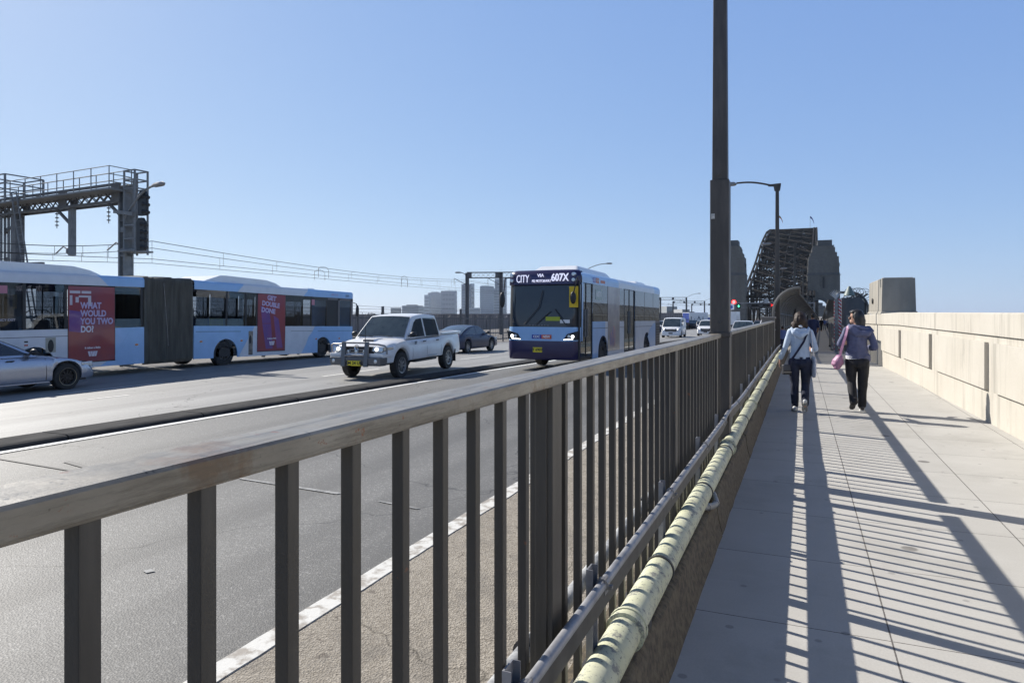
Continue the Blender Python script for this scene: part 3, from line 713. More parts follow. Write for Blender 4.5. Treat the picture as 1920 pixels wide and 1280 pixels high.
    for k in range(3): b.box(xg+.012, xg+.018, -gw*.8, gw*.8, gz0+.03+k*(gz1-gz0-.05)/3, gz0+.04+k*(gz1-gz0-.05)/3)
    b.build('grille_bar', CHR, gr)
    b = MB(); b.box(L/2+.0, L/2+.02, -.19, .19, .40, .51); b.build('number_plate', S.get('plate', YPL), t)
    b = MB(); b.box(-L/2-.02, -L/2+.0, -.19, .19, .55, .66); b.build('number_plate', S.get('plate', YPL), t)
    # shut lines of the doors
    for lx_ in S.get('shut', ()):
        for s in (1, -1):
            b = MB(); z0_ = zb(lx_)+.04; z1_ = lerp(top, lx_)-.07
            b.grid([[(lx_, s*(hw(lx_)*q_+.0022), z0_+(z1_-z0_)*f), (lx_+.012, s*(hw(lx_)*q_+.0022), z0_+(z1_-z0_)*f)] for f, q_ in ((0, .985), (.25, 1), (.55, .997), (.85, .972), (1, .95))]); b.build('door_gap', BLK, t, norm=False)
    t['_hw'] = Wd; return t
WINM = M('dark_car_glass', (.012, .015, .02), .04, spec=.8, coat=.3)
WINM2 = M('windscreen_glass', (.03, .045, .055), .05, spec=.9, coat=.6, col2=(.06, .08, .09), vs=2.5)

def yw(y): return y
def gnd(x, y): return rz(x, y)
# ---- dark sedan driving away
SEDAN = dict(L=4.75, W=1.85, H=1.43, r=.345, wheels=(1.42, -1.42), top=[(-2.37, .72), (-2.3, .92), (-2.0, 1.0), (-1.4, 1.0), (.9, .95), (1.7, .84), (2.2, .72), (2.33, .62), (2.38, .5)],
    green=(1.05, .25, -.75, -2.0), win=[[(.78, .99), (.2, 1.33), (-.3, 1.36), (-.32, .99)], [(-.38, .99), (-.36, 1.36), (-.85, 1.30), (-1.45, 1.04), (-1.5, .99)]],
    handles=(.05, -.95), hdz=.82, shut=(.95, -.35, -1.2), spokes=9, plate=M('white_plate', (.6, .6, .6), .5), hlz=.68, tlz=.86)
BLUEC = paint('dark_blue_paint', (.016, .024, .065), .3, .15); SILV = M('silver_paint', (.42, .44, .50), .26, metal=.75, coat=.5)
xx, yy = -16.75, 33.2
car('sedan_car', 'dark blue sedan driving away beyond the white utility truck', (xx, yy, gnd(xx, yy)), R(89.0), dict(SEDAN, rim=ALLOY, mir=BLK), BLUEC, group='cars on the far lanes')
# ---- silver coupe at the left edge of the frame
SC2 = dict(SEDAN, L=4.6, nose=.24, W=1.82, H=1.40, r=.345, gap=.045, rim=DARKRIM, mir=BLK, spokes=10, lit=False,
    green=(.75, -.1, -1.0, -2.1), wheels=(1.45, -1.42), top=[(-2.35, .72), (-2.3, .9), (-2.0, .98), (-1.4, .97), (.4, .93), (.9, .92), (1.5, .84), (2.0, .72), (2.2, .62), (2.3, .5)],
    win=[[(.52, .97), (-.1, 1.30), (-1.0, 1.33), (-1.02, .97)], [(-1.08, .97), (-1.06, 1.33), (-1.3, 1.28), (-1.75, 1.03)]], mdx=.12, shut=(.9, -1.0), hlz=.64, grille=(.38, .58, .4))
xx, yy = -18.5, 10.45
c_ = car('silver_car', 'silver car with black wheels cut off by the left edge, beside the long bus', (xx, yy, gnd(xx, yy)), R(89.6), SC2, SILV)
for q in (1.45, -1.42):
    b = MB(); b.lathe([(.222, -1.79/2-.018), (.232, -1.79/2-.022), (.232, -1.79/2-.016)], (q, 0, .345), 'y', 32); b.build('rim_edge', M('gold_rim_edge', (.35, .28, .18), .35, metal=.7), c_)
b = MB(); b.box(-.95, .98, -.915, -.88, .24, .275); b.build('side_skirt', SILV, c_, bevel=.006)

# ---- white double cab utility truck
UTE = dict(L=5.1, W=1.80, H=1.80, r=.375, gap=.09, wheels=(1.62, -1.47), zb=.46, nose=.10,
    top=[(-2.55, .95), (-2.5, 1.16), (-.95, 1.16), (-.9, 1.10), (1.1, 1.10), (1.32, 1.12), (1.8, 1.08), (2.2, 1.0), (2.4, .9), (2.5, .7), (2.55, .55)],
    green=(1.36, .66, -.84, -.98), gb=.93, gt=.77, win=[[(1.08, 1.14), (.68, 1.56), (.50, 1.66), (.15, 1.69), (.13, 1.14)], [(.04, 1.14), (.06, 1.69), (-.70, 1.69), (-.80, 1.6), (-.85, 1.14)]],
    handles=(.28, -.62), hdz=.98, hm=BLK, mir=BLK, shut=(1.0, .09, -.90), spokes=8, hlz=.88, lit=True, grille=(.68, .94, .48), tlz=1.0, mdx=.1)
xu, yu = -11.80, 18.9
ut = car('utility_truck', 'white double cab utility truck with a grey bull bar and roof scoop bonnet', (xu, yu, gnd(xu, yu)), R(-86.5), UTE, WHT, cat='truck', pitch=R(.5)); ut.scale = (1.05, 1.04, 1.03)
b = MB(); b.box(-2.45, -1.02, -.72, .72, 1.17, 1.19); b.build('tray_dark_sheet', BLK, ut)  # black sheet stands in for the shaded inside of the open tray
for s in (1, -1):
    b = MB(); b.box(-2.5, -1.0, s*.80-.06, s*.80+.06, 1.15, 1.215); b.build('tray_rail', WHT, ut, bevel=.02)
b = MB(); b.box(-2.54, -2.46, -.8, .8, 1.12, 1.215); b.build('tailgate_top', WHT, ut, bevel=.02)
GR = M('bullbar_grey', (.13, .135, .14), .4, metal=.3); 
b = MB(); b.hexa([(2.42, -.86, .42), (2.68, -.78, .42), (2.68, .78, .42), (2.42, .86, .42), (2.42, -.88, .66), (2.70, -.80, .66), (2.70, .80, .66), (2.42, .88, .66)]); b.build('bumper', GR, ut, bevel=.04)
b = MB(); b.hexa([(2.2, -.9, .64), (2.6, -.84, .64), (2.6, .84, .64), (2.2, .9, .64), (2.2, -.905, .74), (2.62, -.84, .76), (2.62, .84, .76), (2.2, .905, .74)]); b.build('bumper_wing', WHT, ut, bevel=.03)
for s in (1, -1):
    b = MB(); b.hexa([(2.66, s*.42, .4), (2.74, s*.42, .4), (2.74, s*.28, .4), (2.66, s*.28, .4), (2.6, s*.42, 1.08), (2.66, s*.42, 1.08), (2.66, s*.3, 1.08), (2.6, s*.3, 1.08)]); b.build('bullbar_post', GR, ut, bevel=.015)
    b = MB(); b.tube([(2.64, s*.36, 1.02), (2.63, s*.7, 1.01), (2.52, s*.84, .97), (2.46, s*.87, .9), (2.46, s*.87, .74)], .025, 10); b.build('bullbar_hoop', GALV, ut, smooth=True)
    b = MB(); b.lathe([(0, 2.715), (.05, 2.71), (.055, 2.68)], (0, s*.66, .55), 'x', 14); b.build('fog_lamp', HL, ut)
    b = MB(); b.box(-1.98, -1.93, s*.72, s*.9, .22, .62); b.build('mud_flap', BLK, ut)
b = MB(); b.tube([(2.63, -.36, 1.05), (2.63, .36, 1.05)], .028, 10); b.build('bullbar_top', GALV, ut, smooth=True)
b = MB(); b.tube([(2.69, -.3, .70), (2.69, .3, .70)], .03, 8); b.build('bullbar_tube', GALV, ut, smooth=True)
for k in (-.26, 0, .26):
    b = MB(); b.lathe([(0, 2.62), (.05, 2.615), (.06, 2.56)], (0, k, .80), 'x', 14); b.build('spot_lamp', HL, ut)
b = MB(); b.lathe([(.055, 2.572), (.075, 2.58), (.075, 2.572)], (0, 0, .92), 'x', 20); b.lathe([(.03, 2.572), (.04, 2.58), (.04, 2.572)], (0, 0, .93), 'x', 16); b.build('badge', CHR, ut)
b = MB(); b.hexa([(1.52, -.26, 1.10), (2.0, -.22, 1.04), (2.0, .22, 1.04), (1.52, .26, 1.10), (1.52, -.2, 1.135), (1.95, -.18, 1.115), (1.95, .18, 1.115), (1.52, .2, 1.135)]); sc_ = b.build('bonnet_scoop', WHT, ut, bevel=.015)
b = MB(); b.box(1.95, 1.99, -.17, .17, 1.062, 1.105); b.build('scoop_opening', BLK, sc_)
b = MB(); b.bar((2.5, .22, 1.0), (2.48, .22, 1.5), .012); b.ell((2.5, .22, 1.06), .02, .02, .05); b.build('antenna', BLK, ut)
b = MB(); b.box(2.712, 2.72, -.2, .2, .43, .56); pl_ = b.build('front_plate', YPL, ut)
text('CM 24 UN', .12, BKL, pl_, mtx=frame((2.722, 0, .495), (0, 1, 0), (0, 0, 1)), bold=.003)
for s, nm in ((1, 'wiper'), (-1, 'wiper')):
    b = MB(); b.bar((1.36, s*.32+.1, 1.17), (1.29, s*.32-.42, 1.21), .014); b.build(nm, BLK, ut)
b = MB(); b.box(-.5, .9, -.91, .91, .40, .45); b.build('side_step', BLK, ut)
for (a, w_) in ((-.42, .3), (-.08, .22)):
    b = MB(); b.box(a-w_/2, a+w_/2, .898, .909, .52, .57); b.build('sill_sticker', M('pale_sticker', (.62, .64, .66), .5, col2=(.45, .46, .47), vs=40), ut)
text('TURBO', .05, BKL, ut, mtx=frame((.84, .905, 1.0), (-1, 0, 0), (0, 0, 1)))
text('DIESEL', .05, BKL, ut, mtx=frame((.84, .905, .95), (-1, 0, 0), (0, 0, 1)))

# ---- distant vans and cars
VAN = dict(L=5.1, W=1.92, H=1.93, r=.34, wheels=(1.6, -1.6), zb=.25, nose=.10, top=[(-2.55, .9), (-2.5, 1.1), (1.3, 1.1), (1.75, 1.08), (2.2, .98), (2.4, .85), (2.5, .65), (2.55, .5)],
    green=(1.95, 1.05, -2.35, -2.5), gb=.96, gt=.86, win=[[(1.7, 1.14), (1.1, 1.7), (.75, 1.72), (.72, 1.14)], [(.6, 1.14), (.6, 1.72), (-.6, 1.72), (-.6, 1.14)]],
    handles=(.6,), shut=(.7, -.7), hlz=.86, grille=(.62, .86, .55), lit=True, tlz=1.0, plate=BLK)
def put(u, zc, **k):
    x, y = W2(u, zc); return (x, y, gnd(x, y))
car('white_van', 'white delivery van facing the camera just right of the bus rear', put(1264, 68.5), R(-88), VAN, WHT, group='vehicles further up the road', cat='van')
SUV = dict(SEDAN, L=4.5, W=1.85, H=1.68, r=.36, wheels=(1.35, -1.35), top=[(-2.25, .8), (-2.2, 1.05), (.9, 1.05), (1.6, .98), (2.1, .86), (2.22, .7), (2.25, .5)],
    green=(1.0, .3, -1.8, -2.15), win=[[(.75, 1.09), (.25, 1.55), (-.3, 1.58), (-.3, 1.09)], [(-.38, 1.09), (-.38, 1.58), (-1.2, 1.55), (-1.3, 1.09)]], handles=(), shut=(), grille=(.5, .8, .5), hlz=.8, lit=True, plate=BLK)
car('silver_car', 'silver hatchback facing the camera just left of the near lamp post', put(1326, 75), R(-88), SUV, WHT, group='vehicles further up the road')
car('silver_sedan', 'pale silver sedan facing the camera just right of the near lamp post', put(1394, 55), R(-88), dict(SUV, H=1.62), paint('pale_silver', (.42, .43, .45)), group='vehicles further up the road')
car('white_car', 'white car half hidden by the grey end pillar of the railing', put(1440, 70), R(-88), SUV, WHT, group='vehicles further up the road')
car('black_van', 'black van driving away, small, behind the white delivery van', put(1303, 143), R(88), dict(VAN, lit=False), paint('black_paint', (.02, .02, .022)), group='vehicles further up the road', cat='van')
car('grey_car', 'small grey car beside the distant black van', put(1317, 135), R(88), dict(SUV, lit=False), paint('grey_paint', (.2, .21, .23)), group='vehicles further up the road')
car('dark_car', 'dark car glimpsed between the bus rear and the white van', put(1243, 92), R(88), dict(SUV, lit=False), BLUEC, group='vehicles further up the road')
car('red_lit_car', 'small dark car with red tail lights beyond the pale silver sedan', put(1424, 118), R(88), dict(SUV, lit=False), paint('maroon', (.08, .02, .02)), group='vehicles further up the road')
def truck(label, loc, rot_, cols, L=7.5, H=3.6, Wd=2.45):
    t = thing('box_truck', label, 'truck', loc, rot_)
    b = MB(); b.box(-L/2, L/2-2.2, -Wd/2, Wd/2, 1.0, H); b.build('cargo_box', cols[0], t, bevel=.04)
    b = MB(); b.box(-L/2-.012, -L/2+.0, -Wd/2+.1, Wd/2-.1, 1.1, H-.1); b.build('rear_door', cols[1], t)
    b = MB(); b.box(-L/2-.02, -L/2-.012, -.02, .02, 1.1, H-.1); b.build('door_seam', BLK, t)
    b = MB(); b.hexa([(L/2-2.1, -1.1, .7), (L/2, -1.1, .7), (L/2, 1.1, .7), (L/2-2.1, 1.1, .7), (L/2-2.1, -1.05, 2.5), (L/2-.5, -1.05, 2.5), (L/2-.5, 1.05, 2.5), (L/2-2.1, 1.05, 2.5)]); b.build('cab', cols[2], t, bevel=.06)
    b = MB(); b.box(-L/2+.1, L/2-.2, -.5, .5, .6, 1.0); b.build('chassis', BLK, t)
    for x in (L/2-1.1, -L/2+1.6):
        for s in (1, -1): wheel(t, x, s*(Wd/2-.2), .45, .28, s)
    return t
TB = paint('truck_blue', (.06, .10, .36)); tr = truck('white box truck with a blue end panel beyond the black van', put(1310, 165), R(50), (WHT, TB, TB), L=8, H=3.7)
b = MB(); b.prism([(-1.5, 2.2), (-.6, 2.2), (-1.05, 3.0)], 'y', -1.24, -1.232); b.build('side_logo', M('logo_grey', (.2, .22, .25), .6), tr)
truck('white truck glimpsed between the near lamp post and the left stone pylon', put(1372, 118), R(88), (WHT, WHT, WHT), L=7, H=3.2)

# ------------------------------------------------------------------ route bus facing the camera
def bus_seats(parent, xs, ys, z0, y_aisle=(.45, .95), mat=SEATM):
    for x in xs:
        for s in (1, -1):
            b = MB(); b.box(x-.2, x+.22, s*.45 if s > 0 else -1.1, 1.1 if s > 0 else -.45, z0+.35, z0+.45); b.hexa([(x-.27, min(s*.45, s*1.1), z0+.4), (x-.17, min(s*.45, s*1.1), z0+.4), (x-.17, max(s*.45, s*1.1), z0+.4), (x-.27, max(s*.45, s*1.1), z0+.4), (x-.36, min(s*.45, s*1.1), z0+1.1), (x-.30, min(s*.45, s*1.1), z0+1.1), (x-.30, max(s*.45, s*1.1), z0+1.1), (x-.36, max(s*.45, s*1.1), z0+1.1)])
            b.build('seat', mat, parent, bevel=.03)
bx_c = Vector((-7.70, 20.70)); bd = Vector((.0196, .9998))
BL, BW, BH = 12.3, 2.5, 3.22
org = bx_c+bd*(BL/2)
bz = gnd(-7.5, org.y)+.02
bus = thing('route_bus', 'blue and white city bus facing the camera with route 607X on its sign', 'bus', (org.x, org.y, bz), 0)
bus.rotation_euler = (Matrix.Rotation(R(-91.1), 3, 'Z') @ Matrix.Rotation(R(-.55), 3, 'Y')).to_euler()
h = BW/2; F = BL/2
# lower body with wheel arches: side skins
def side_skin(mb, s, segs, z0, z1, hw_, arches, mi, th=.04):
    """segs: (xa, xb, mat index) pieces from z0 to z1 with arch cutouts"""
    for xa, xb, mi_ in segs:
        top_ = [(xb, z1), (xa, z1)]; bot = []
        pts = [xa]
        for c, r_ in arches:
            for k in range(-14, 15):
                q = c+r_*math.sin(math.pi/2*k/14)
                if xa < q < xb: pts.append(q)
            for q in (c-r_-.0005, c+r_+.0005):
                if xa < q < xb: pts.append(q)
        pts.append(xb)
        for q in sorted(pts):
            z = z0
            for c, r_ in arches:
                d = abs(q-c)
                if d < r_: z = max(z, .48+math.sqrt(r_*r_-d*d))
            bot.append((q, z))
        mb.prism(bot+top_, 'y', s*hw_-s*th, s*hw_, mi_)
arch = [(F-2.75, .62), (F-9.55, .62)]
sill = 1.60; wtop = 2.86
b = MB()
side_skin(b, 1, [(-F+.02, -F+.95, 2), (-F+1.0, -F+4.85, 0), (F-5.6, F-3.0, 0), (F-3.0, F-1.5, 1)], .36, sill, h, arch, 0)
side_skin(b, -1, [(-F+.02, F-.3, 1)], .36, sill, h, arch, 0)
b.build('side_panel', [WHB, LBL, NAVY], bus)
lb = MB(); lb.prism([(-F+1.0, .40), (-F+2.0, .40), (-F+2.6, .9), (-F+2.2, 1.2), (-F+1.4, 1.5), (-F+1.0, 1.5)], 'y', h, h+.004); lb.build('blue_swoosh', LBL, bus)
b = MB(); b.box(-F+1.0, -F+4.85, h, h+.003, 1.36, 1.375); b.box(F-5.6, F-1.5, h, h+.003, 1.36, 1.375); b.build('panel_line', BLK, bus)
# roof and cove, rounded
def busroof(parent, x0, x1, hw_, z0, z1, mats, cuts, rad=.22):
    pr_ = [(hw_, z0), (hw_, z1-rad)]+[(hw_-rad+rad*math.cos(a), z1-rad+rad*math.sin(a)) for a in [math.pi/2*k/6 for k in range(1, 7)]]+[(0, z1+.04)]
    pr_ = pr_+[(-y, z) for y, z in pr_[-2::-1]]
    for a, c, mi in cuts:
        b = MB(); b.grid([[(a, y, z) for y, z in pr_], [(c, y, z) for y, z in pr_]]); 
        b.build('roof', mats[mi], parent, smooth=True, auto=50)
busroof(bus, -F, F-.35, h, wtop, BH, [LBL, WHB], [(-F, -F+1.2, 0), (-F+1.2, F-4.8, 1), (F-4.8, F-.35, 0)])
# windows both sides + structure
def windows(parent, s, hw_, spans, z0, z1, gl, th=.006, nm='window'):
    for a, c in spans:
        b = MB(); b.box(a, c, s*hw_-th if s > 0 else -hw_, s*hw_ if s > 0 else -hw_+th, z0, z1); b.build(nm, gl, parent)
        b = MB(); b.box(a-.02, a+.025, min(s*(hw_-.03), s*(hw_+.002)), max(s*(hw_-.03), s*(hw_+.002)), z0, z1); b.build('window_post', BLK, parent)
windows(bus, 1, h-.002, [(-F+.1, -F+1.5), (-F+1.5, -F+3.2), (-F+3.2, -F+4.9), (F-5.6, F-4.95), (F-3.3, F-1.5)], sill, wtop, GLR)
windows(bus, -1, h-.002, [(-F+.1+k*1.9, -F+2.0+k*1.9) for k in range(6)], sill, wtop, GLB)
# doors
for (xa, xb) in ((F-1.45, F-.12), (F-7.25, F-5.65)):
    b = MB(); m_ = (xa+xb)/2
    for q in (xa, m_-.03, xb-.05): b.box(q, q+.055, h-.05, h-.004, .42, wtop+.02)
    b.box(xa, xb, h-.05, h-.004, wtop-.02, wtop+.04); b.box(xa, xb, h-.05, h-.004, .40, .47)
    d_ = b.build('door', BLK, bus)
    b = MB(); b.box(xa+.05, xb-.05, h-.03, h-.02, .47, wtop-.02); b.build('door_glass', GLR, d_)
    b = MB()
    for q in (m_-.12, m_+.09): b.box(q, q+.03, h-.018, h+.02, 1.1, 2.0)
    b.build('door_handle', GALV, d_)
# poster wrap: translucent band over window and panel
PW = M('poster_brown', (.33, .29, .27), .35, col2=(.20, .17, .19), vs=2.2, coat=.5)
b = MB(); b.box(F-4.93, F-3.32, h-.004, h+.0035, sill, wtop); b.box(F-4.93, F-3.32, h+.0005, h+.0045, .52, sill)
po = b.build('side_poster', PW, bus)
b = MB(); b.ell((F-4.1, h+.003, 1.05), .3, .006, .42); b.ell((F-3.75, h+.003, .95), .2, .006, .3); b.build('poster_figures', M('poster_orange', (.5, .26, .16), .4, col2=(.16, .14, .3), vs=3), po)
# front
b = MB(); fz = [(.36, -.03), (.5, .0), (.98, .02)]
def frontpiece(zs, hwf, mat, nm, parent, n=10, cr=.18, xo=0):
    rows = []
    for z, dx, hh in zs:
        row = []
        for k in range(-n, n+1):
            y = hh*k/n; e = max(0, (abs(y)-(hh-cr))/cr); row.append((F+dx+xo-.16*(abs(y)/hh)**2*.35-.16*e**2.2, y, z))
        rows.append(row)
    b = MB(); b.grid(rows); return b.build(nm, mat, parent, smooth=True, auto=60)
frontpiece([(.36, -.06, h-.02), (.42, -.01, h), (.7, .02, h), (.97, .01, h)], h, NAVY, 'front_bumper', bus)
frontpiece([(.97, .0, h), (1.3, -.02, h), (1.42, -.03, h)], h, LBL, 'front_panel', bus)
frontpiece([(1.40, -.034, h-.0), (1.7, -.04, h), (2.3, -.06, h), (2.80, -.09, h)], h, BLK, 'windscreen_surround', bus, xo=-.035)
# pillars at the front corners in light blue
for s in (1, -1):
    b = MB(); b.hexa([(F-.42, s*(h-.03), .97), (F-.34, s*(h-.03), .97), (F-.34, s*h, .97), (F-.42, s*h, .97), (F-.5, s*(h-.03), 2.85), (F-.34, s*(h-.03), 2.85), (F-.34, s*h, 2.85), (F-.5, s*h, 2.85)]); b.build('corner_pillar', LBL, bus)
WSG = M('windscreen_dark', (.012, .02, .035), .08, coat=.3, col2=(.02, .03, .045), vs=1.2)
ws = frontpiece([(1.36+.06, -.03, h-.12), (1.52, -.032, h-.06), (1.9, -.045, h-.05), (2.4, -.065, h-.05), (2.76, -.085, h-.05)], h, WSG, 'windscreen', bus, xo=-.012)
frontpiece([(2.78, -.09, h), (2.80, -.05, h), (3.05, -.07, h), (3.2, -.12, h-.03), (3.27, -.22, h-.12), (3.29, -.5, h-.25)], h, NAVY, 'destination_panel', bus, xo=.03)
b = MB(); b.grid([[(F-.45, -h+.02, 3.19), (F-.45, h-.02, 3.19)], [(F-.36, -h+.02, 3.23), (F-.36, h-.02, 3.23)]]); b.build('roof_edge', NAVY, bus)
# sign lettering (lit)
SG = M('sign_led', (.85, .85, 1.0), .4, emit=.45); 
fm = lambda y, z: frame((F+.045, y, z), (0, 1, 0), (-.08, 0, 1))
text('CITY', .36, SG, bus, mtx=fm(-.66, 2.97), bold=0, sx=.58, ext=.012)
text('VIA', .15, SG, bus, mtx=fm(-.03, 3.08), bold=.0, ext=.012)
text('M2 MOTORWAY', .13, SG, bus, mtx=fm(-.0, 2.90), bold=-.001, sx=.68, ext=.012)
text('607X', .34, SG, bus, mtx=fm(.63, 3.0), bold=.006, sx=.78, ext=.014)
for s in (1, -1):
    for zz in (2.93, 3.11):
        b = MB(); b.lathe([(0, F+.02), (.055, F+.018), (.065, F-.1)], (0, s*1.07, zz), 'x', 16); b.build('marker_lamp', HL, bus)
# headlights
for s in (1, -1):
    b = MB(); b.prism([(s*.72, 1.0), (s*1.2, 1.02), (s*1.235, 1.30), (s*1.0, 1.24), (s*.86, 1.2)], 'x', F-.22, F-.005); hl_ = b.build('headlight', BLK, bus, bevel=.01)
    for q, e_ in ((.93, 0), (1.05, 1)):
        b = MB(); b.lathe([(0, F+.01), (.05, F+.008), (.055, F-.02)], (0, s*q, 1.12), 'x', 14); b.build('lamp', LED if e_ else HL, hl_)
    b = MB(); b.bar((F+.0, s*.75, 1.02), (F-.02, s*1.17, 1.045), .02); b.bar((F-.02, s*1.17, 1.045), (F-.03, s*1.2, 1.2), .015); b.build('light_strip', LED, hl_)
b = MB(); b.box(F-.0, F+.022, -.3, .02, .60, .76); pp = b.build('number_plate', YPL, bus); text('T 6907', .12, BKL, pp, mtx=frame((F+.024, -.14, .68), (0, 1, 0), (0, 0, 1)), bold=.003)
b = MB(); b.box(F-.02, F+.012, -.34, -.01, 1.04, 1.17); lg = b.build('logo_blue', M('logo_blue', (.03, .05, .35), .4), bus); text('CDC', .11, WLT, lg, mtx=frame((F+.014, -.175, 1.105), (0, 1, 0), (0, 0, 1)), bold=.004)
b = MB(); b.box(F-.02, F+.012, -.005, .33, 1.04, 1.17); lg = b.build('logo_red', M('logo_orange', (.65, .10, .03), .4), bus); text('NSW', .11, WLT, lg, mtx=frame((F+.014, .165, 1.105), (0, 1, 0), (0, 0, 1)), bold=.004)
text('V O L G R E N', .06, GALV, bus, mtx=frame((F-.008, -.1, 1.475), (0, 1, 0), (0, 0, 1)), sx=1.9)
# wipers
for s in (1, -1):
    b = MB(); b.tube([(F+.005, s*.02-.1, 1.47), (F+.0, s*.02-.1+s*.55, 2.0)], .014, 6); b.tube([(F+.01, s*.35-.1+.0, 1.62), (F+.0, s*.62-.1, 2.35 if s < 0 else 2.2)], .016, 6)
b = MB(); b.tube([(F+.02, -.62, 1.50), (F+.005, -.1, 2.05), (F-.02, .02, 2.6)], .014, 6); b.build('wiper', BLK, bus)
b = MB(); b.tube([(F+.02, .82, 1.50), (F+.005, .45, 2.0)], .014, 6); b.tube([(F+.01, -.2, 1.5), (F+.0, .3, 1.92)], .012, 6); b.build('wiper', BLK, bus)
# things behind the windscreen seen as dark / light shapes
b = MB(); b.box(F-.015, F-.008, .13, .62, 1.62, 1.75); nt_ = b.build('dash_sign', M('dash_yellow', (.4, .45, .03), .5), bus); 
b = MB(); b.box(F-.022, F-.012, .62, .95, 1.55, 1.66); b.build('dash_card', WLT, bus)
# mirrors
for s in (1, -1):
    b = MB(); b.tube([(F-.2, s*(h-.05), 3.05), (F+.12, s*(h+.0), 3.0), (F+.16, s*(h+.04 if s < 0 else h-.12), 2.5)], .02, 8); mm = b.build('mirror_arm', BLK, bus, smooth=True)
    b = MB(); y0_ = s*(h+.09) if s < 0 else h-.13
    b.ell((F+.16, y0_, 2.35 if s > 0 else 2.3), .06, .10, .20 if s > 0 else .26); b.build('mirror_head', BLK if s > 0 else BLK, mm, smooth=True)
b = MB(); b.box(F-.02, F+.0, h-.32, h-.02, 2.05, 2.72); b.build('yellow_panel', M('bus_yellow', (.75, .50, .02), .5), bus, bevel=.02)
# roof pods
b = MB(); b.hexa([(F-5.2, -.9, 3.2), (F-.9, -.9, 3.2), (F-.9, .9, 3.2), (F-5.2, .9, 3.2), (F-4.9, -.7, 3.46), (F-1.6, -.7, 3.5), (F-1.6, .7, 3.5), (F-4.9, .7, 3.46)]); b.build('roof_unit', WHT, bus, bevel=.08, seg=4)
b = MB(); b.hexa([(-F+.5, -.8, 3.2), (-F+2.6, -.8, 3.2), (-F+2.6, .8, 3.2), (-F+.5, .8, 3.2), (-F+.8, -.6, 3.4), (-F+2.2, -.6, 3.4), (-F+2.2, .6, 3.4), (-F+.8, .6, 3.4)]); b.build('roof_unit', WHT, bus, bevel=.06, seg=3)
b = MB(); b.box(-F-.001, -F+.05, -h+.02, h-.02, .4, wtop+.2); b.build('rear_panel', LBL, bus)
b = MB(); b.box(-F+.02, F-.4, -h+.06, h-.06, .36, .55); b.build('floor', BLK, bus)
b = MB(); b.box(-F+.1, F-1.7, -.3, .3, .55, .6); b.build('aisle', INT, bus)
bus_seats(bus, [-F+1.2+.85*k for k in range(11)], None, .6)
for k in range(6):
    b = MB(); b.tube([(F-2+-k*1.6, .38, .6), (F-2-k*1.6, .38, 3.0)], .018, 6); b.build('grab_pole', M('pole_yellow', (.7, .55, .05), .4), bus)
for x, _ in arch:
    for s in (1, -1): wheel(bus, x, s*(h-.19), .48, .30, s, DKM, 10, .55)
b = MB(); b.box(-F+.05, -F+.9, h, h+.004, .45, 1.5); gg = b.build('engine_grille', BLK, bus)
for k in range(8):
    b = MB(); b.box(-F+.08, -F+.87, h+.004, h+.012, .52+k*.12, .55+k*.12); b.build('slat', NAVY, gg)
b = MB(); b.box(F-2.2, F-1.85, h+.0005, h+.004, 3.0-.09, 3.0+.09); lg = b.build('side_logo', M('logo_red2', (.55, .16, .10), .4), bus); text('NSW', .13, WLT, lg, mtx=frame((F-2.03, h+.006, 3.0), (-1, 0, 0), (0, 0, 1)))
b = MB(); b.box(F-1.85, F-1.5, h+.0005, h+.004, 3.0-.09, 3.0+.09); lg = b.build('side_logo', M('logo_blue2', (.16, .2, .5), .4), bus); text('CDC', .13, WLT, lg, mtx=frame((F-1.68, h+.006, 3.0), (-1, 0, 0), (0, 0, 1)))
b = MB(); b.box(F-2.95, F-2.4, h+.0005, h+.004, 2.93, 3.03); b.build('side_logo', M('logo_red2', (.55, .16, .10), .4), bus)
b = MB(); b.box(F-2.6, F-1.8, h+.0, h+.004, 2.35, 2.7); lg = b.build('window_notice', M('notice_green', (.42, .50, .46), .5), bus); text('607X', .28, WLT, lg, mtx=frame((F-2.2, h+.006, 2.53), (-1, 0, 0), (0, 0, 1)), bold=.005)
# driver: head and shoulders behind the wheel
b = MB(); b.lathe([(.2, -.01), (.22, 0), (.2, .01)], (F-.5, -.62, 1.75), 'x', 20); b.build('steering_wheel', BLK, bus)

# ------------------------------------------------------------------ articulated bus driving away
AX = -20.5; ah = 1.25
ab = thing('articulated_bus', 'long articulated bus with grey bellows and two red posters driving away', 'bus', (AX-ah, 18.5, -.485), 0)
ab.rotation_euler = (Matrix.Rotation(R(90), 3, 'Z') @ Matrix.Rotation(R(0), 3, 'Y')).to_euler()
AT = 3.27; AS = 1.58; AW = 2.93
def kid(nm, x0, pitch):
    e = bpy.data.objects.new(nm, None); COL.objects.link(e); e.parent = ab; e.location = (x0, 0, 0); e.rotation_euler = (0, pitch, 0); return e
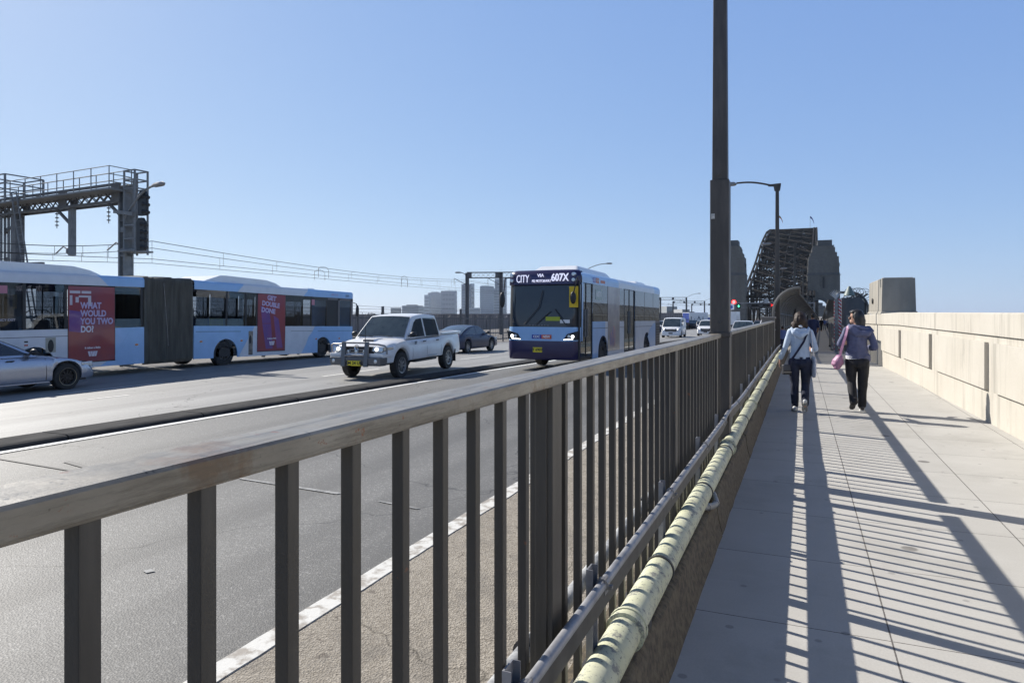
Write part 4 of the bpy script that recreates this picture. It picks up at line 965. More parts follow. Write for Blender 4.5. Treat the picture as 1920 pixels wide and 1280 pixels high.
# front section: local x from 0 (bellows) to 9.75 (nose)
FL = 9.75
class OffMB(MB): pass
def section(x0, x1, arches, lower, cove, spans_cam, spans_far, tilt, posters, nm):
    """lower/cove: (xa, xb, mi); camera side is local -y (s=-1)"""
    T_ = Matrix.Translation((0, 0, 0)) @ Matrix.Rotation(tilt, 4, 'Y')
    made = []
    def keep(o): o.data.transform(T_); made.append(o); return o
    b = MB(); side_skin(b, -1, lower, .36, AS, ah, arches, 0); side_skin(b, 1, [(x0, x1, 1)], .36, AS, ah, arches, 0); keep(b.build('side_panel', [WHB, LBL], ab))
    pr_ = [(ah, AW), (ah, AT-.12)]+[(ah-.12+.12*math.cos(a), AT-.12+.12*math.sin(a)) for a in [math.pi/2*k/5 for k in range(1, 6)]]+[(0, AT+.05)]
    pr_ = pr_+[(-y, z) for y, z in pr_[-2::-1]]
    for a, c, mi, sk in cove:
        b = MB()
        # slanted colour borders
        def X(x, z, k): return x+(k*(z-AW)*1.1 if k else 0)
        b.grid([[(X(a, z, sk[0]), y, z) for y, z in pr_], [(X(c, z, sk[1]), y, z) for y, z in pr_]]); keep(b.build('roof', [WHB, LBL][mi], ab, smooth=True, auto=50))
    for s, sp, gl in ((-1, spans_cam, GLB), (1, spans_far, GLB)):
        for a, c in sp:
            b = MB(); b.box(a, c, s*ah+.002 if s < 0 else ah-.008, -ah+.008 if s < 0 else ah-.002, AS, AW); keep(b.build('window', gl, ab))
            b = MB(); b.box(c-.09, c, min(s*(ah-.05), s*(ah+.0)), max(s*(ah-.05), s*(ah+.0)), AS, AW); b.box(a, c, min(s*(ah-.045), s*(ah-.01)), max(s*(ah-.045), s*(ah-.01)), AW-.16, AW) ; keep(b.build('window_post', BLK, ab))
    b = MB(); b.box(x0+.02, x1-.05, -ah+.05, ah-.05, .40, .72); keep(b.build('floor', BLK, ab))
    return keep
RED = M('poster_red', (.28, .018, .028), .35, coat=.3, col2=(.2, .018, .05), vs=1.2)
PURP = M('poster_purple', (.10, .03, .22), .35, coat=.5, col2=(.2, .04, .2), vs=1.5)
arF = [(1.55, .60), (7.4, .60)]
keepF = section(.02, FL-.1, arF, [(.02, 3.2, 1), (3.2, 7.0, 0), (7.0, FL-.1, 1)], [(.0, 2.1, 1, (0, 1)), (2.1, 6.0, 0, (1, 1)), (6.0, FL-.1, 1, (1, 0))],
    [(.1, 1.6), (1.6, 2.6), (2.6, 3.2), (4.85, 6.6), (6.6, 7.7)], [(.1, 1.4), (1.5, 3.0), (3.1, 4.6), (4.7, 5.6), (6.6, 7.4), (7.5, 8.9)], R(1.2), None, 'f')
pv = MB()
pv.prism([(3.2, .37), (3.2, AS), (3.05, AS), (2.2, .37)], 'y', -ah-.004, -ah, 0)
keepF(pv.build('colour_wedge', WHB, ab))
pv = MB(); pv.prism([(7.0, AS), (7.0, .37), (6.0, .37), (6.35, AS-.5), (6.9, AS)], 'y', -ah-.004, -ah, 0); pv.prism([(6.8, AS), (7.1, AS), (6.5, .37), (5.9, .37)], 'y', -ah-.0045, -ah, 0)
keepF(pv.build('colour_wedge', LBL, ab))
# driver's bay: black sheet for the shaded inside of an open window, then glass
b = MB(); b.box(7.7, 8.55, -ah+.02, -ah+.04, AS, AW); keepF(b.build('dark_opening_sheet', BLK, ab))
b = MB(); b.box(8.62, 9.5, -ah+.002, -ah+.008, AS, AW-.1); keepF(b.build('driver_window', GLC, ab))
b = MB(); b.box(8.5, 8.62, -ah, -ah+.06, AS, AW); b.box(9.5, 9.66, -ah, -ah+.06, AS, AW); b.box(7.7, 9.66, -ah, -ah+.05, AW-.1, AW+.01); keepF(b.build('window_post', M('post_grey', (.16, .15, .15), .6), ab))
b = MB(); b.hexa([(FL-.12, -ah, .4), (FL, -ah+.1, .4), (FL, ah-.1, .4), (FL-.12, ah, .4), (FL-.12, -ah, AT-.08), (FL-.04, -ah+.1, AT-.1), (FL-.04, ah-.1, AT-.1), (FL-.12, ah, AT-.08)]); keepF(b.build('front_panel', LBL, ab))
b = MB(); b.tube([(FL-.05, -ah-.0, 2.75), (FL+.1, -ah-.08, 2.7), (FL+.12, -ah-.1, 2.2)], .025, 6); b.ell((FL+.12, -ah-.12, 2.35), .1, .08, .3); keepF(b.build('mirror', BLK, ab, smooth=True))
# poster 1 (front section)
def poster(x0, x1, z0, z1, keep):
    b = MB(); b.box(x0, x1, -ah-.0065, -ah-.0005, z0, z1); p_ = keep(b.build('poster', RED, ab))
    b = MB(); b.box(x0-.02, x1+.02, -ah-.004, -ah+.001, z0-.03, z1); keep(b.build('poster_frame', BLK, ab)); return p_
def onside(x, z, rot=0): 
    m_ = frame((x, -ah-.008, z), (math.cos(rot), 0, math.sin(rot)), (-math.sin(rot), 0, math.cos(rot))); return m_
POL = M('poster_lilac', (.48, .40, .60), .5); POW = M('poster_white', (.72, .66, .72), .5)
def wlogo(x, z, s, parent, keep=None):
    b = MB()
    for poly in ([(-1, .5), (-.55, .5), (-.42, -.5), (-.72, -.5)], [(-.36, -.5), (-.30, -.5), (-.1, .5), (-.45, .5)], [(-.02, .5), (.08, .5), (.32, -.5), (-.2, -.5), (-.05, .2)], [(.14, .5), (.5, .5), (.36, -.5), (.34, -.5)], [(.58, .5), (1, .5), (.72, -.5), (.42, -.5)]):
        b.prism([(x+px_*s, z+pz_*s) for px_, pz_ in poly], 'y', -ah-.011, -ah-.007)
    return b.build('bank_logo', POW, parent)
p1_ = poster(3.2, 4.82, .55, AW-.02, keepF)
for pts in ([(3.5, 1.6), (4.0, 1.6), (4.1, .56), (3.7, .56)], [(4.15, 1.95), (4.45, 1.8), (4.7, .56), (4.35, .56)], [(3.4, 2.35), (3.9, 2.2), (4.0, 1.62), (3.5, 1.62)]):
    b = MB(); b.prism(pts, 'y', -ah-.0085, -ah-.006); b.build('poster_shape', PURP, p1_)
text('GET', .27, POL, p1_, mtx=onside(4.05, 2.66, -.12), bold=.012, sx=1.05)
text('DOUBLE', .27, POL, p1_, mtx=onside(4.0, 2.4, -.12), bold=.012, sx=1.0)
text('DONE', .27, POL, p1_, mtx=onside(3.85, 2.14, -.12), bold=.012, sx=1.05)
text('it takes a little', .09, POW, p1_, mtx=onside(4.05, .98), bold=.003); wlogo(4.05, .78, .16, p1_)
# small markings
b = MB(); b.box(6.55, 6.75, -ah+.0, -ah-.003, 2.55, 2.8); keepF(b.build('safety_sticker', M('sticker_pink', (.5, .2, .25), .5), ab))
o = text('ABC 234', .14, POL, ab, mtx=onside(8.2, 3.08)); keepF(o)
o = text('2271', .15, NAVY, ab, mtx=onside(9.2, 3.06)); keepF(o)
for xq in (.35, 2.35, 6.9, 8.6):
    b = MB(); b.ell((xq, -ah-.002, 1.0), .07, .02, .035); keepF(b.build('side_marker', AMB, ab))
b = MB(); b.box(2.72, 2.95, -ah-.006, -ah, .42, 1.38); vv = keepF(b.build('vent_panel', M('sooty_cream', (.42, .36, .28), .7, col2=(.12, .1, .09), vs=4, lo=.35, hi=.6), ab))
b = MB(); b.ell((2.83, -ah-.006, .98), .07, .012, .17); b.build('vent_opening', BLK, vv)
b = MB(); b.box(.1, 2.3, -ah-.002, -ah, 1.36, 1.375); b.box(5.2, 6.4, -ah-.006, -ah, 1.36, 1.372); b.box(6.4, 9.6, -ah-.002, -ah, 1.36, 1.375); keepF(b.build('panel_line', BLK, ab))
def pod(x0, x1, z1, keep, blunt=False):
    pts = [(x0, AT-.02), (x0+(.9 if not blunt else .2), z1-.02), (x0+1.2, z1), (x1-.9, z1-.04), (x1-.35, z1-.14), (x1, AT+.02), (x1, AT-.02)]
    b = MB(); b.prism(pts, 'y', -.95, .95); return keep(b.build('roof_unit', WHT, ab, bevel=.05, seg=3))
pod(.6, 4.9, 3.56, keepF)
b = MB(); b.box(7.3, 7.8, -.4, .4, AT, AT+.1); keepF(b.build('roof_hatch', WHT, ab, bevel=.03))
bmf = []
# seats, poles, passenger shapes inside
for k in range(7):
    if k == 5: continue
    for s in (1, -1):
        b = MB(); x = 1.0+.85*k; ya, yb = (.4, 1.08) if s > 0 else (-1.08, -.4)
        b.box(x-.2, x+.2, ya, yb, 1.05, 1.15); b.hexa([(x-.25, ya, 1.1), (x-.17, ya, 1.1), (x-.17, yb, 1.1), (x-.25, yb, 1.1), (x-.33, ya, 1.85), (x-.27, ya, 1.85), (x-.27, yb, 1.85), (x-.33, yb, 1.85)])
        b.build('seat', M('seat_yellow', (.5, .45, .02), .8) if (k == 1 and s < 0) else SEATM, ab, bevel=.03)
for x in (.5, 1.9, 3.0, 5.0, 6.1, 6.5, 7.3, -3.2, -4.4, -5.6, -6.8, -8.0):
    b = MB(); b.tube([(x, .3, .8), (x, .3, 3.1)], .018, 6); b.build('grab_pole', DKM, ab)
for x0_, x1_ in ((.1, 9.0), (-11, -2.2)):
    b = MB(); b.box(x0_, x1_, -ah+.06, -ah+.5, AW-.08, AW+.1); b.box(x0_, x1_, ah-.5, ah-.06, AW-.08, AW+.1); b.build('luggage_cove', INT, ab)
# bellows between the two sections
b = MB(); rows = []; nb = 19
for i in range(nb*2+1):
    x = -2.0+2.0*i/(nb*2); pk = (i % 2); sag = -.05*abs(math.sin(math.pi*i/(nb)))-.015*math.sin(i*1.7)
    o_ = .05 if pk else -.045; wv = .014*math.sin(i*.9)
    zt = AT+.02+sag+o_*.6; pr_ = [(-(ah+o_+wv)*q[0]*1.0, q[1]) for q in ((.93, .30), (1, .42), (1.0, 1.2), (1.0, 2.2), (1.0, zt-.3), (.985, zt-.1), (.93, zt), (.5, zt+.03), (0, zt+.03))]
    rows.append([(x, y+(.01*math.sin(z*3+i)), z) for y, z in pr_]+[(x, -y, z) for y, z in pr_[-2::-1]])
b.grid(rows); b.build('bellows', M('bellows_grey', (.12, .112, .092), .9, col2=(.2, .185, .155), vs=5, stretch=(1, 1, .15), bs=.4, bscale=40), ab)
b = MB(); b.tube([(-1.28, -ah-.045, 3.1), (-1.2, -ah-.045, 2.2), (-1.12, -ah-.045, 1.3), (-1.1, -ah-.045, .9)], .012, 6); b.build('bellows_cable', GALV, ab)
# rear section, local x from -2 back to -10.5
arR = [(-5.6, .60), (-9.5, .6)]
keepR = section(-10.6, -2.0, arR, [(-10.6, -3.1, 0), (-3.1, -2.02, 1)], [(-10.6, -3.3, 0, (0, -1)), (-3.3, -2.0, 1, (-1, 0))],
    [(-10.5, -8.9), (-8.9, -7.0), (-7.0, -5.85), (-5.85, -4.65), (-3.08, -2.06)], [(-10.4, -8.6), (-8.5, -7.1), (-7.0, -5.9), (-5.8, -4.9), (-4.0, -3.0)], R(-.1), None, 'r')
pv = MB(); pv.prism([(-3.1, .7), (-2.45, AS), (-2.02, AS), (-2.02, .37), (-3.6, .37), (-3.3, .55)], 'y', -ah-.004, -ah, 0); pv.build('colour_wedge', LBL, ab)
p2_ = poster(-4.62, -3.1, .55, AW-.04, keepR)
for i_, s_ in enumerate(('WHAT', 'WOULD', 'YOU TWO', 'DO?')):
    wv = (.60, .76, .98, .44)[i_]
    text(s_, .27, POL if i_ < 3 else POW, p2_, mtx=onside(-4.24, 2.28-.245*i_), bold=.010, sx=.82, align='LEFT')
b = MB()
for x0_, x1_, z0_, z1_ in ((-4.58, -4.25, 2.66, 2.74), (-4.21, -3.90, 2.66, 2.74), (-4.58, -4.5, 2.3, 2.6), (-4.3, -4.0, 2.54, 2.6), (-4.0, -3.9, 2.3, 2.6), (-4.4, -4.3, 2.38, 2.55)):
    b.box(x0_, x1_, -ah-.0085, -ah-.006, z0_, z1_)
b.build('poster_shape', M('poster_pale', (.55, .50, .55), .5), p2_)
b = MB(); b.prism([(-4.6, 1.5), (-4.2, 1.45), (-4.2, 2.1), (-4.6, 2.15)], 'y', -ah-.0078, -ah-.006); b.build('poster_shape', PURP, p2_)
text('it takes a little', .09, POW, p2_, mtx=onside(-3.85, .97), bold=.003); wlogo(-3.85, .78, .16, p2_)
b = MB(); b.box(-6.55, -6.35, -ah-.004, -ah+.0, 2.62, 2.84); keepR(b.build('safety_sticker', M('sticker_pink', (.5, .2, .25), .5), ab))
o = text('EMERGENCY EXIT', .1, POW, ab, mtx=onside(-6.55, 1.86)); 
b = MB(); b.box(-5.3, -5.0, -ah-.006, -ah, .9, 1.34); vv = keepR(b.build('vent_panel', M('cream_vent', (.40, .37, .30), .7), ab))
b = MB(); b.ell((-5.15, -ah-.006, 1.08), .09, .012, .19); b.build('vent_opening', BLK, vv)
for xq, zq in ((-5.85, 1.24), (-5.85, 1.14)):
    b = MB(); b.box(xq-.05, xq+.05, -ah-.008, -ah, zq-.02, zq+.02); keepR(b.build('side_marker', REDL if zq < 1.2 else BLK, ab))
b = MB(); b.ell((-2.3, -ah-.002, 1.0), .07, .02, .035); keepR(b.build('side_marker', AMB, ab))
b = MB(); b.box(-10.6, -4.64, -ah-.002, -ah, 1.36, 1.375); keepR(b.build('panel_line', BLK, ab))
pod(-9.5, -3.35, 3.56, keepR)
for k in range(8):
    for s in (1, -1):
        b = MB(); x = -3.0-.9*k; ya, yb = (.4, 1.08) if s > 0 else (-1.08, -.4)
        b.box(x-.2, x+.2, ya, yb, 1.05, 1.15); b.hexa([(x-.25, ya, 1.1), (x-.17, ya, 1.1), (x-.17, yb, 1.1), (x-.25, yb, 1.1), (x-.33, ya, 1.85), (x-.27, ya, 1.85), (x-.27, yb, 1.85), (x-.33, yb, 1.85)])
        b.build('seat', SEATM, ab, bevel=.03)
b = MB(); b.box(-10.62, -10.6, -ah, ah, .4, AT-.05); b.build('rear_panel', WHB, ab)
for x in (1.55, 7.4, -5.6):
    for s in (1, -1):
        w_ = wheel(ab, x, s*(ah-.2), .48, .30, s, DKM, 8, .55)
for s in (1, -1):
    for c in (1.55, 7.4, -5.6):
        pass
# ------------------------------------------------------------------ rail gantries
GANM = M('gantry_steel', (.085, .085, .09), .6, col2=(.14, .135, .13), vs=4, bs=.2)
GANL = M('gantry_grey', (.22, .225, .225), .6, col2=(.15, .15, .15), vs=3, bs=.2)
def lattice(mb, a, b_, h, n, w=.04, up=Vector((0, 0, 1))):
    a = Vector(a); b_ = Vector(b_)
    for i in range(n):
        p = a+(b_-a)*i/n; q = a+(b_-a)*(i+1)/n
        mb.bar(p, q+up*h, w, .012); mb.bar(p+up*h, q, w, .012)
def street_arm(t, base, d, r=2.6, m=GANL):
    d = Vector(d).normalized(); base = Vector(base)
    b = MB(); b.tube([base+d*r*f+Vector((0, 0, min(1.1, r*.65)*math.sin(f*math.pi/2))) for f in [i/8 for i in range(9)]], .045, 8); a_ = b.build('lamp_arm', m, t, smooth=True)
    tip = base+d*r+Vector((0, 0, min(1.1, r*.65)+.02)); b = MB(); b.tube([tip-d*.1, tip+d*.15, tip+d*.6, tip+d*.75], [.05, .1, .1, .03], 8); b.build('lamp_head', GALV, t, smooth=True)
def box_gantry(label, A, B, H, cols, group, arm=None, side=1):
    """A, B: ends of the beam in plan; cols: fractions carrying a column"""
    A = Vector((A[0], A[1], 0)); B = Vector((B[0], B[1], 0)); d = (B-A); L = d.length; d.normalize(); n_ = Vector((-d.y, d.x, 0))
    z0 = -.6+gz(A.y)
    t = thing('rail_gantry', label, 'gantry', (A.x, A.y, z0), 0, group)
    hh = H-z0; bm_ = MB()
    for off in (-.25, .25):
        o = n_*off
        bm_.bar(o+Vector((0, 0, hh-.05)), d*L+o+Vector((0, 0, hh-.05)), .1, .1); bm_.bar(o+Vector((0, 0, hh-.75)), d*L+o+Vector((0, 0, hh-.75)), .1, .1)
    bm_.build('beam_chord', GANM, t)
    k = 0; f = 0
    bays = max(2, int(L/3.4)); wb = MB(); gp = MB()
    for i in range(bays):
        a = L*i/bays; c = L*(i+1)/bays
        for off in (-.25, .25):
            o = n_*off; gp = MB()
            gp.hexa([p for p in (d*a+o-n_*.03+Vector((0, 0, hh-.72)), d*(a+.55)+o-n_*.03+Vector((0, 0, hh-.72)), d*(a+.55)+o+n_*.03+Vector((0, 0, hh-.72)), d*a+o+n_*.03+Vector((0, 0, hh-.72)), d*a+o-n_*.03+Vector((0, 0, hh-.08)), d*(a+.55)+o-n_*.03+Vector((0, 0, hh-.08)), d*(a+.55)+o+n_*.03+Vector((0, 0, hh-.08)), d*a+o+n_*.03+Vector((0, 0, hh-.08)))])
            wb = MB(); lattice(wb, d*(a+.55)+o+Vector((0, 0, hh-.72)), d*c+o+Vector((0, 0, hh-.72)), .64 if side else .42, 5 if side else 6, .06)
            wb.build('lattice', GANM, t); gp.build('gusset_plate', GANM, t)
    for f in cols:
        c = d*L*f; b = MB()
        for sx_ in (-.2, .2):
            for sy_ in (-.16, .16):
                b.bar(c+d*sx_*.8+n_*sy_, c+d*sx_*.8+n_*sy_+Vector((0, 0, hh-.1)), .09, .09)
        for k in range(int(hh/1.4)):
            b.bar(c-d*.2+n_*.16+Vector((0, 0, .5+k*1.4)), c+d*.2+n_*.16+Vector((0, 0, .5+k*1.4)), .02, .28); b.bar(c-d*.2-n_*.16+Vector((0, 0, .5+k*1.4)), c+d*.2-n_*.16+Vector((0, 0, .5+k*1.4)), .02, .28)
        b.box(*(sorted((c.x-.17, c.x+.17))), *(sorted((c.y-.17, c.y+.17))), 0, hh-.12) if side else None; b.build('column', GANM if side else GANL, t)
        if f == 0 and not side: continue
        b = MB(); q = c-d*1.7
        b.bar(c-d*.2+Vector((0, 0, hh-1.6)), q+Vector((0, 0, hh-.8)), .07, .07); 
        for j in range(4): b.ell(tuple(q+Vector((0, 0, hh-1.0-j*.17))), .07, .07, .03, 8, 5)
        b.bar(q+Vector((0, 0, hh-.8)), q+Vector((0, 0, hh-1.75)), .02)
        b.build('insulator', GANM, t)
    return t, d, L, hh, z0, n_
# nearest gantry with walkway, cage and signals
A = Vector(W2(236, 28.4)); Bv = Vector(W2(8, 32.6)); dirv = (Bv-A).normalized(); Bf = A+dirv*15
g1, d_, L_, hh, z0, n_ = box_gantry('nearest rail gantry at the left edge, with a walkway, cage and signal lamps', A, Bf, 6.95, (0, .62, .95), 'rail gantries', side=0)
d3 = Vector((d_.x, d_.y, 0)); nn = n_ if n_.y < 0 else -n_
up = Vector((0, 0, 1))
# deck and guard rail on top
wk = MB(); 
for (o_) in (0,):
    p0 = up*(hh-.42+.02); wk.hexa([p0+nn*.9-d3*.3, p0+nn*.9+d3*15, p0-nn*.1+d3*15, p0-nn*.1-d3*.3]+[q+up*.07 for q in (p0+nn*.9-d3*.3, p0+nn*.9+d3*15, p0-nn*.1+d3*15, p0-nn*.1-d3*.3)])
wk.build('walkway_deck', GANL, g1)
for off in (.87, -.08):
    b = MB()
    for zz in (.35, .65, .97): b.tube([up*(hh-.42+zz)+nn*off-d3*.25, up*(hh-.42+zz)+nn*off+d3*15], .018, 6)
    for k in range(13): b.tube([up*(hh-.42+.05)+nn*off+d3*(k*1.2-.25), up*(hh-.42+.97)+nn*off+d3*(k*1.2-.25)], .022, 6)
    b.build('guard_rail', GANL, g1)
b = MB()
for zz in (.35, .65, .97): b.tube([up*(hh-.42+zz)+nn*.87-d3*.25, up*(hh-.42+zz)-nn*.08-d3*.25], .018, 6)
b.build('guard_rail', GANL, g1)
# main right column: solid tapered H with openings
b = MB(); 
for s in (-.2, .17): b.hexa([up*0+d3*s-n_*.16, up*0+d3*(s+.09)-n_*.16, up*0+d3*(s+.09)+n_*.16, up*0+d3*s+n_*.16]+[q+up*(hh-.1) for q in (d3*s-n_*.16, d3*(s+.09)-n_*.16, d3*(s+.09)+n_*.16, d3*s+n_*.16)])
for zz in (.8, 2.0, 3.2, 4.5, 5.5, 6.0): b.hexa([up*zz+d3*(-.2)-n_*.17, up*zz+d3*.26-n_*.17, up*zz+d3*.26+n_*.17, up*zz-d3*.2+n_*.17]+[q+up*.22 for q in (up*zz+d3*(-.2)-n_*.17, up*zz+d3*.26-n_*.17, up*zz+d3*.26+n_*.17, up*zz-d3*.2+n_*.17)])
b.build('column_plate', GANL, g1)
# drop post in the middle
b = MB(); q = d3*3.75; b.bar(q+up*4.7, q+up*(hh-.75), .22, .22); b.build('drop_post', GANL, g1)
for q_ in (0, 3.75):
    q = d3*q_; b = MB(); b.tube([q+up*4.85, q+d3*.3+up*4.95, q+d3*.65+up*5.12, q+d3*1.25+up*4.82], .03, 6); b.ell(tuple(q+d3*.25+up*4.9), .12, .12, .16, 8, 6); b.build('registration_arm', GANL, g1, smooth=True)
    b = MB(); e = d3*(q_+1.15); b.bar(q+up*(6.0), e+up*(hh-.75), .1, .1)
    for j in range(4): b.ell(tuple(e+up*(hh-.95-j*.17)), .085, .085, .03, 8, 5)
    b.bar(e+up*(hh-.75), e+up*(hh-1.6), .025); b.build('wire_hanger', GANM, g1)
# cage with ladder right of the column
b = MB(); c0 = -d3*.32; cw, cd_ = .68, .9
def P(a, o, z): return c0-d3*a+nn*o+up*z
for (a, o) in ((0, -.28), (0, .28), (cw, -.28), (cw, .28)): b.bar(P(a, o, 4.55), P(a, o, hh+.45), .06, .06)
for zz in (4.75, 5.2, 5.75, 6.3, hh-.3, hh+.05, hh+.43):
    b.bar(P(0, -.28, zz), P(cw, -.28, zz), .05); b.bar(P(0, .28, zz), P(cw, .28, zz), .05); b.bar(P(0, -.28, zz), P(0, .28, zz), .05); b.bar(P(cw, -.28, zz), P(cw, .28, zz), .05)
b.build('cage', GANL, g1)
b = MB()
for zz in range(14): b.bar(P(.15, 0, 4.8+zz*.22), P(.4, 0, 4.8+zz*.22), .025)
b.bar(P(.15, 0, 4.75), P(.15, 0, hh+.1), .035); b.bar(P(.4, 0, 4.75), P(.4, 0, hh+.1), .035); b.build('ladder', GANL, g1)
b = MB(); b.hexa([P(-.1, -.5, 4.65), P(cw+.05, -.5, 4.65), P(cw+.05, .5, 4.65), P(-.1, .5, 4.65), P(-.1, -.5, 4.72), P(cw+.05, -.5, 4.72), P(cw+.05, .5, 4.72), P(-.1, .5, 4.72)]); b.build('cage_floor', GANL, g1)
b = MB(); b.bar(d3*.25+up*6.35+nn*.3, P(cw+.15, .4, 6.15), .16, .14); b.build('cage_beam', GANL, g1)
for z_, n_l, nm in ((6.07, 3, 0), (4.67, 4, 1)):
    s_ = thing('rail_signal', 'upper black rail signal head with hoods on the cage of the nearest gantry' if nm == 0 else 'taller lower black rail signal head hung below the first on the same cage', 'signal', tuple(Vector(g1.location)+P(cw+.55-.1*nm, .3, z_)), 0, 'rail signals on the nearest gantry')
    hgt = .31*n_l
    b = MB(); b.prism([(-.2, 0), (.2, 0), (.23, .2), (.23, hgt-.1), (.1, hgt+.08), (-.1, hgt+.08), (-.23, hgt-.1), (-.23, .2)], 'y', -.06, .06); sh_ = b.build('backboard', BLK, s_)
    for k in range(n_l):
        b = MB(); b.tube([(0.02, -.02, .16+k*.3), (.1, .0, .16+k*.3), (.3, .02, .11+k*.3)], [.11, .10, .07], 10); b.build('hood', BLK, s_)
# ladder down and cross tie
b = MB(); L0, L1 = d3*6.2+nn*1.0+up*(hh), d3*4.6+nn*1.0+up*1.8
for o_ in (0, .4): b.bar(L0+d3*o_, L1+d3*o_, .05)
for k in range(18): f = k/18; b.bar(L0+(L1-L0)*f, L0+(L1-L0)*f+d3*.4, .025)
b.build('ladder', GANL, g1)
b = MB(); b.bar(d3*6.0+up*4.4, d3*9.3+up*4.45, .16, .16); b.build('tie_beam', GANL, g1)
# left junction tower of the same gantry
b = MB(); q = d3*7.6; b.hexa([q+d3*.25-n_*.2+up*0, q+d3*.7-n_*.2, q+d3*.7+n_*.2, q+d3*.25+n_*.2]+[w+up*(hh-.7) for w in (q+d3*.25-n_*.2, q+d3*.65-n_*.2, q+d3*.65+n_*.2, q+d3*.25+n_*.2)]); b.build('tower', GANM, g1)
b = MB()
for (a, o) in ((6.7, -.4), (6.7, 1.2), (8.3, -.4), (8.3, 1.2)): b.bar(d3*a+nn*o+up*(hh-.4), d3*a+nn*o+up*(hh+.8), .07)
for zz in (0, .4, .8):
    for a, o, a2, o2 in ((6.7, -.4, 6.7, 1.2), (6.7, 1.2, 8.3, 1.2), (8.3, 1.2, 8.3, -.4), (8.3, -.4, 6.7, -.4)): b.bar(d3*a+nn*o+up*(hh+zz), d3*a2+nn*o2+up*(hh+zz), .05)
b.build('cage', GANL, g1)
street_arm(g1, -d3*.35+up*(6.05)+nn*.3, -d3+nn*.1, 2.2)
# further gantries
def far_gantry(ua, ub, zc, H, label, cols=(0, 1), rows_=None, arm=True):
    A_, B_ = W2(ua, zc), W2(ub, zc*.985)
    r = box_gantry(label, A_, B_, H, cols, 'rail gantries'); g = r[0]
    if arm: street_arm(g, (B_[0]-A_[0], B_[1]-A_[1], r[3]-.1), (.92, .39, 0), 3.2)
    return g
g2 = far_gantry(876, 1090, 88, 6.75, 'second rail gantry, passing behind the top of the route 607X bus', cols=(0, .30, .98))
far_gantry(1180, 1287, 190, 5.7, 'third rail gantry, standing above the white van right of the bus', cols=(.55, 1))
far_gantry(1262, 1321, 238, 5.45, 'fourth rail gantry, standing above the white and blue box truck')
far_gantry(1297, 1360, 290, 5.2, 'farthest rail gantry, partly behind the near lamp post')
street_arm(g2, (.2, 0, 7.3), (-.92, -.39, 0), 1.0)
# overhead wires
def wire(label, pts, r=.011, sag=.35, drops=None):
    t = thing('overhead_wire', label, 'wire', pts[0][:3], group='overhead rail wires')
    o = Vector(pts[0]); P_ = []
    for (a, b_) in zip(pts[:-1], pts[1:]):
        a = Vector(a); b_ = Vector(b_)
        for k in range(10):
            f = k/10; p = a+(b_-a)*f; p.z -= sag*4*f*(1-f); P_.append(p-o)
    P_.append(Vector(pts[-1])-o)
    b = MB(); b.tube(P_, r, 5); b.build('cable', DKM, t); return t, P_
def wpt(u, v, zc): x, y = W2(u, zc); return (x, y, 1.6+(585-v)*zc/1280)
tracks = [((-400, 400, 18), (285, 452, 33), (870, 524, 88), (1185, 562, 190), (1290, 570, 240)), ((-400, 430, 21), (285, 465, 37.6), (880, 528, 92), (1200, 563, 190), (1300, 571, 250))]
cont = [((-400, 452, 18), (285, 485.5, 33), (870, 541, 88), (1185, 567, 190), (1290, 573, 240)), ((-400, 470, 21), (285, 493.5, 37.6), (880, 546, 92), (1200, 568, 190), (1300, 574, 250))]
for i_, (a_, c_) in enumerate(zip(tracks, cont)):
    nm_ = ('nearer', 'farther')[i_]
    t1, p1 = wire('upper catenary wire of the %s track, strung between the rail gantries' % nm_, [wpt(*q) for q in a_], .016, .5)
    t2, p2 = wire('lower contact wire of the %s track, strung between the rail gantries' % nm_, [wpt(*q) for q in c_], .014, .04)
    for k in range(4, len(p1), 1):
        a = p1[k]+t1.location; c = p2[k]+t2.location
        if k < 31:
            b = MB(); b.bar(p1[k], c-t1.location, .012); b.build('dropper', DKM, t1)
    for k in (13, 16):
        a = p2[k]+t2.location; h_ = (p1[k]+t1.location).z-a.z; q0 = p2[k]; dv = (p2[k+1]-p2[k]).normalized()*1.6
        b = MB(); b.tube([q0+Vector((0, 0, -.15)), q0+Vector((0, 0, h_*.75)), q0+dv*.15+Vector((0, 0, h_*1.05)), q0+dv*.5+Vector((0, 0, h_*1.18)), q0+dv*.85+Vector((0, 0, h_*1.05)), q0+dv+Vector((0, 0, h_*.75)), q0+dv+Vector((0, 0, -.15))], .014, 5); b.build('jumper_loop', DKM, t2)

# ------------------------------------------------------------------ fence between road and railway
def xf(y): return -24.9+bend(y)
fn = thing('security_fence', 'long dark steel security fence with wire on top, between the road and the railway', 'fence', (0, 0, 0))
ys_ = []; y = 6.0
while y < 190: ys_.append(y); y += 2.6 if y < 150 else 4
for i_, y in enumerate(ys_[:95]):
    z = rz(xf(y), y)-.1; b = MB(); tall = 2.3 if i_ % 4 else 2.75
    b.bar((xf(y), y, z), (xf(y), y, z+tall), .09 if i_ % 4 else .16, .09); b.build('post', GANM, fn)
b = MB()
for y, y2 in zip(ys_[:-1], ys_[1:]):
    for hz_ in (.25, 2.0): b.bar((xf(y), y, rz(xf(y), y)+hz_-.1), (xf(y2), y2, rz(xf(y2), y2)+hz_-.1), .06, .09)
b.build('rail', GANM, fn)
b = MB(); y = 6
while y < 120:
    z = rz(xf(y), y); b.bar((xf(y), y, z), (xf(y), y, z+2.15+random.uniform(-.02, .12)), .022, .022); y += .33
tag(b.build('pickets', GANM, fn), kind='stuff')
b = MB()
for zz in (2.25, 2.45, 2.62):
    b.tube([(xf(q)+.02, q, rz(xf(q), q)+zz+random.uniform(-.03, .03)) for q in [6+2.6*k for k in range(55)]], .009, 4)
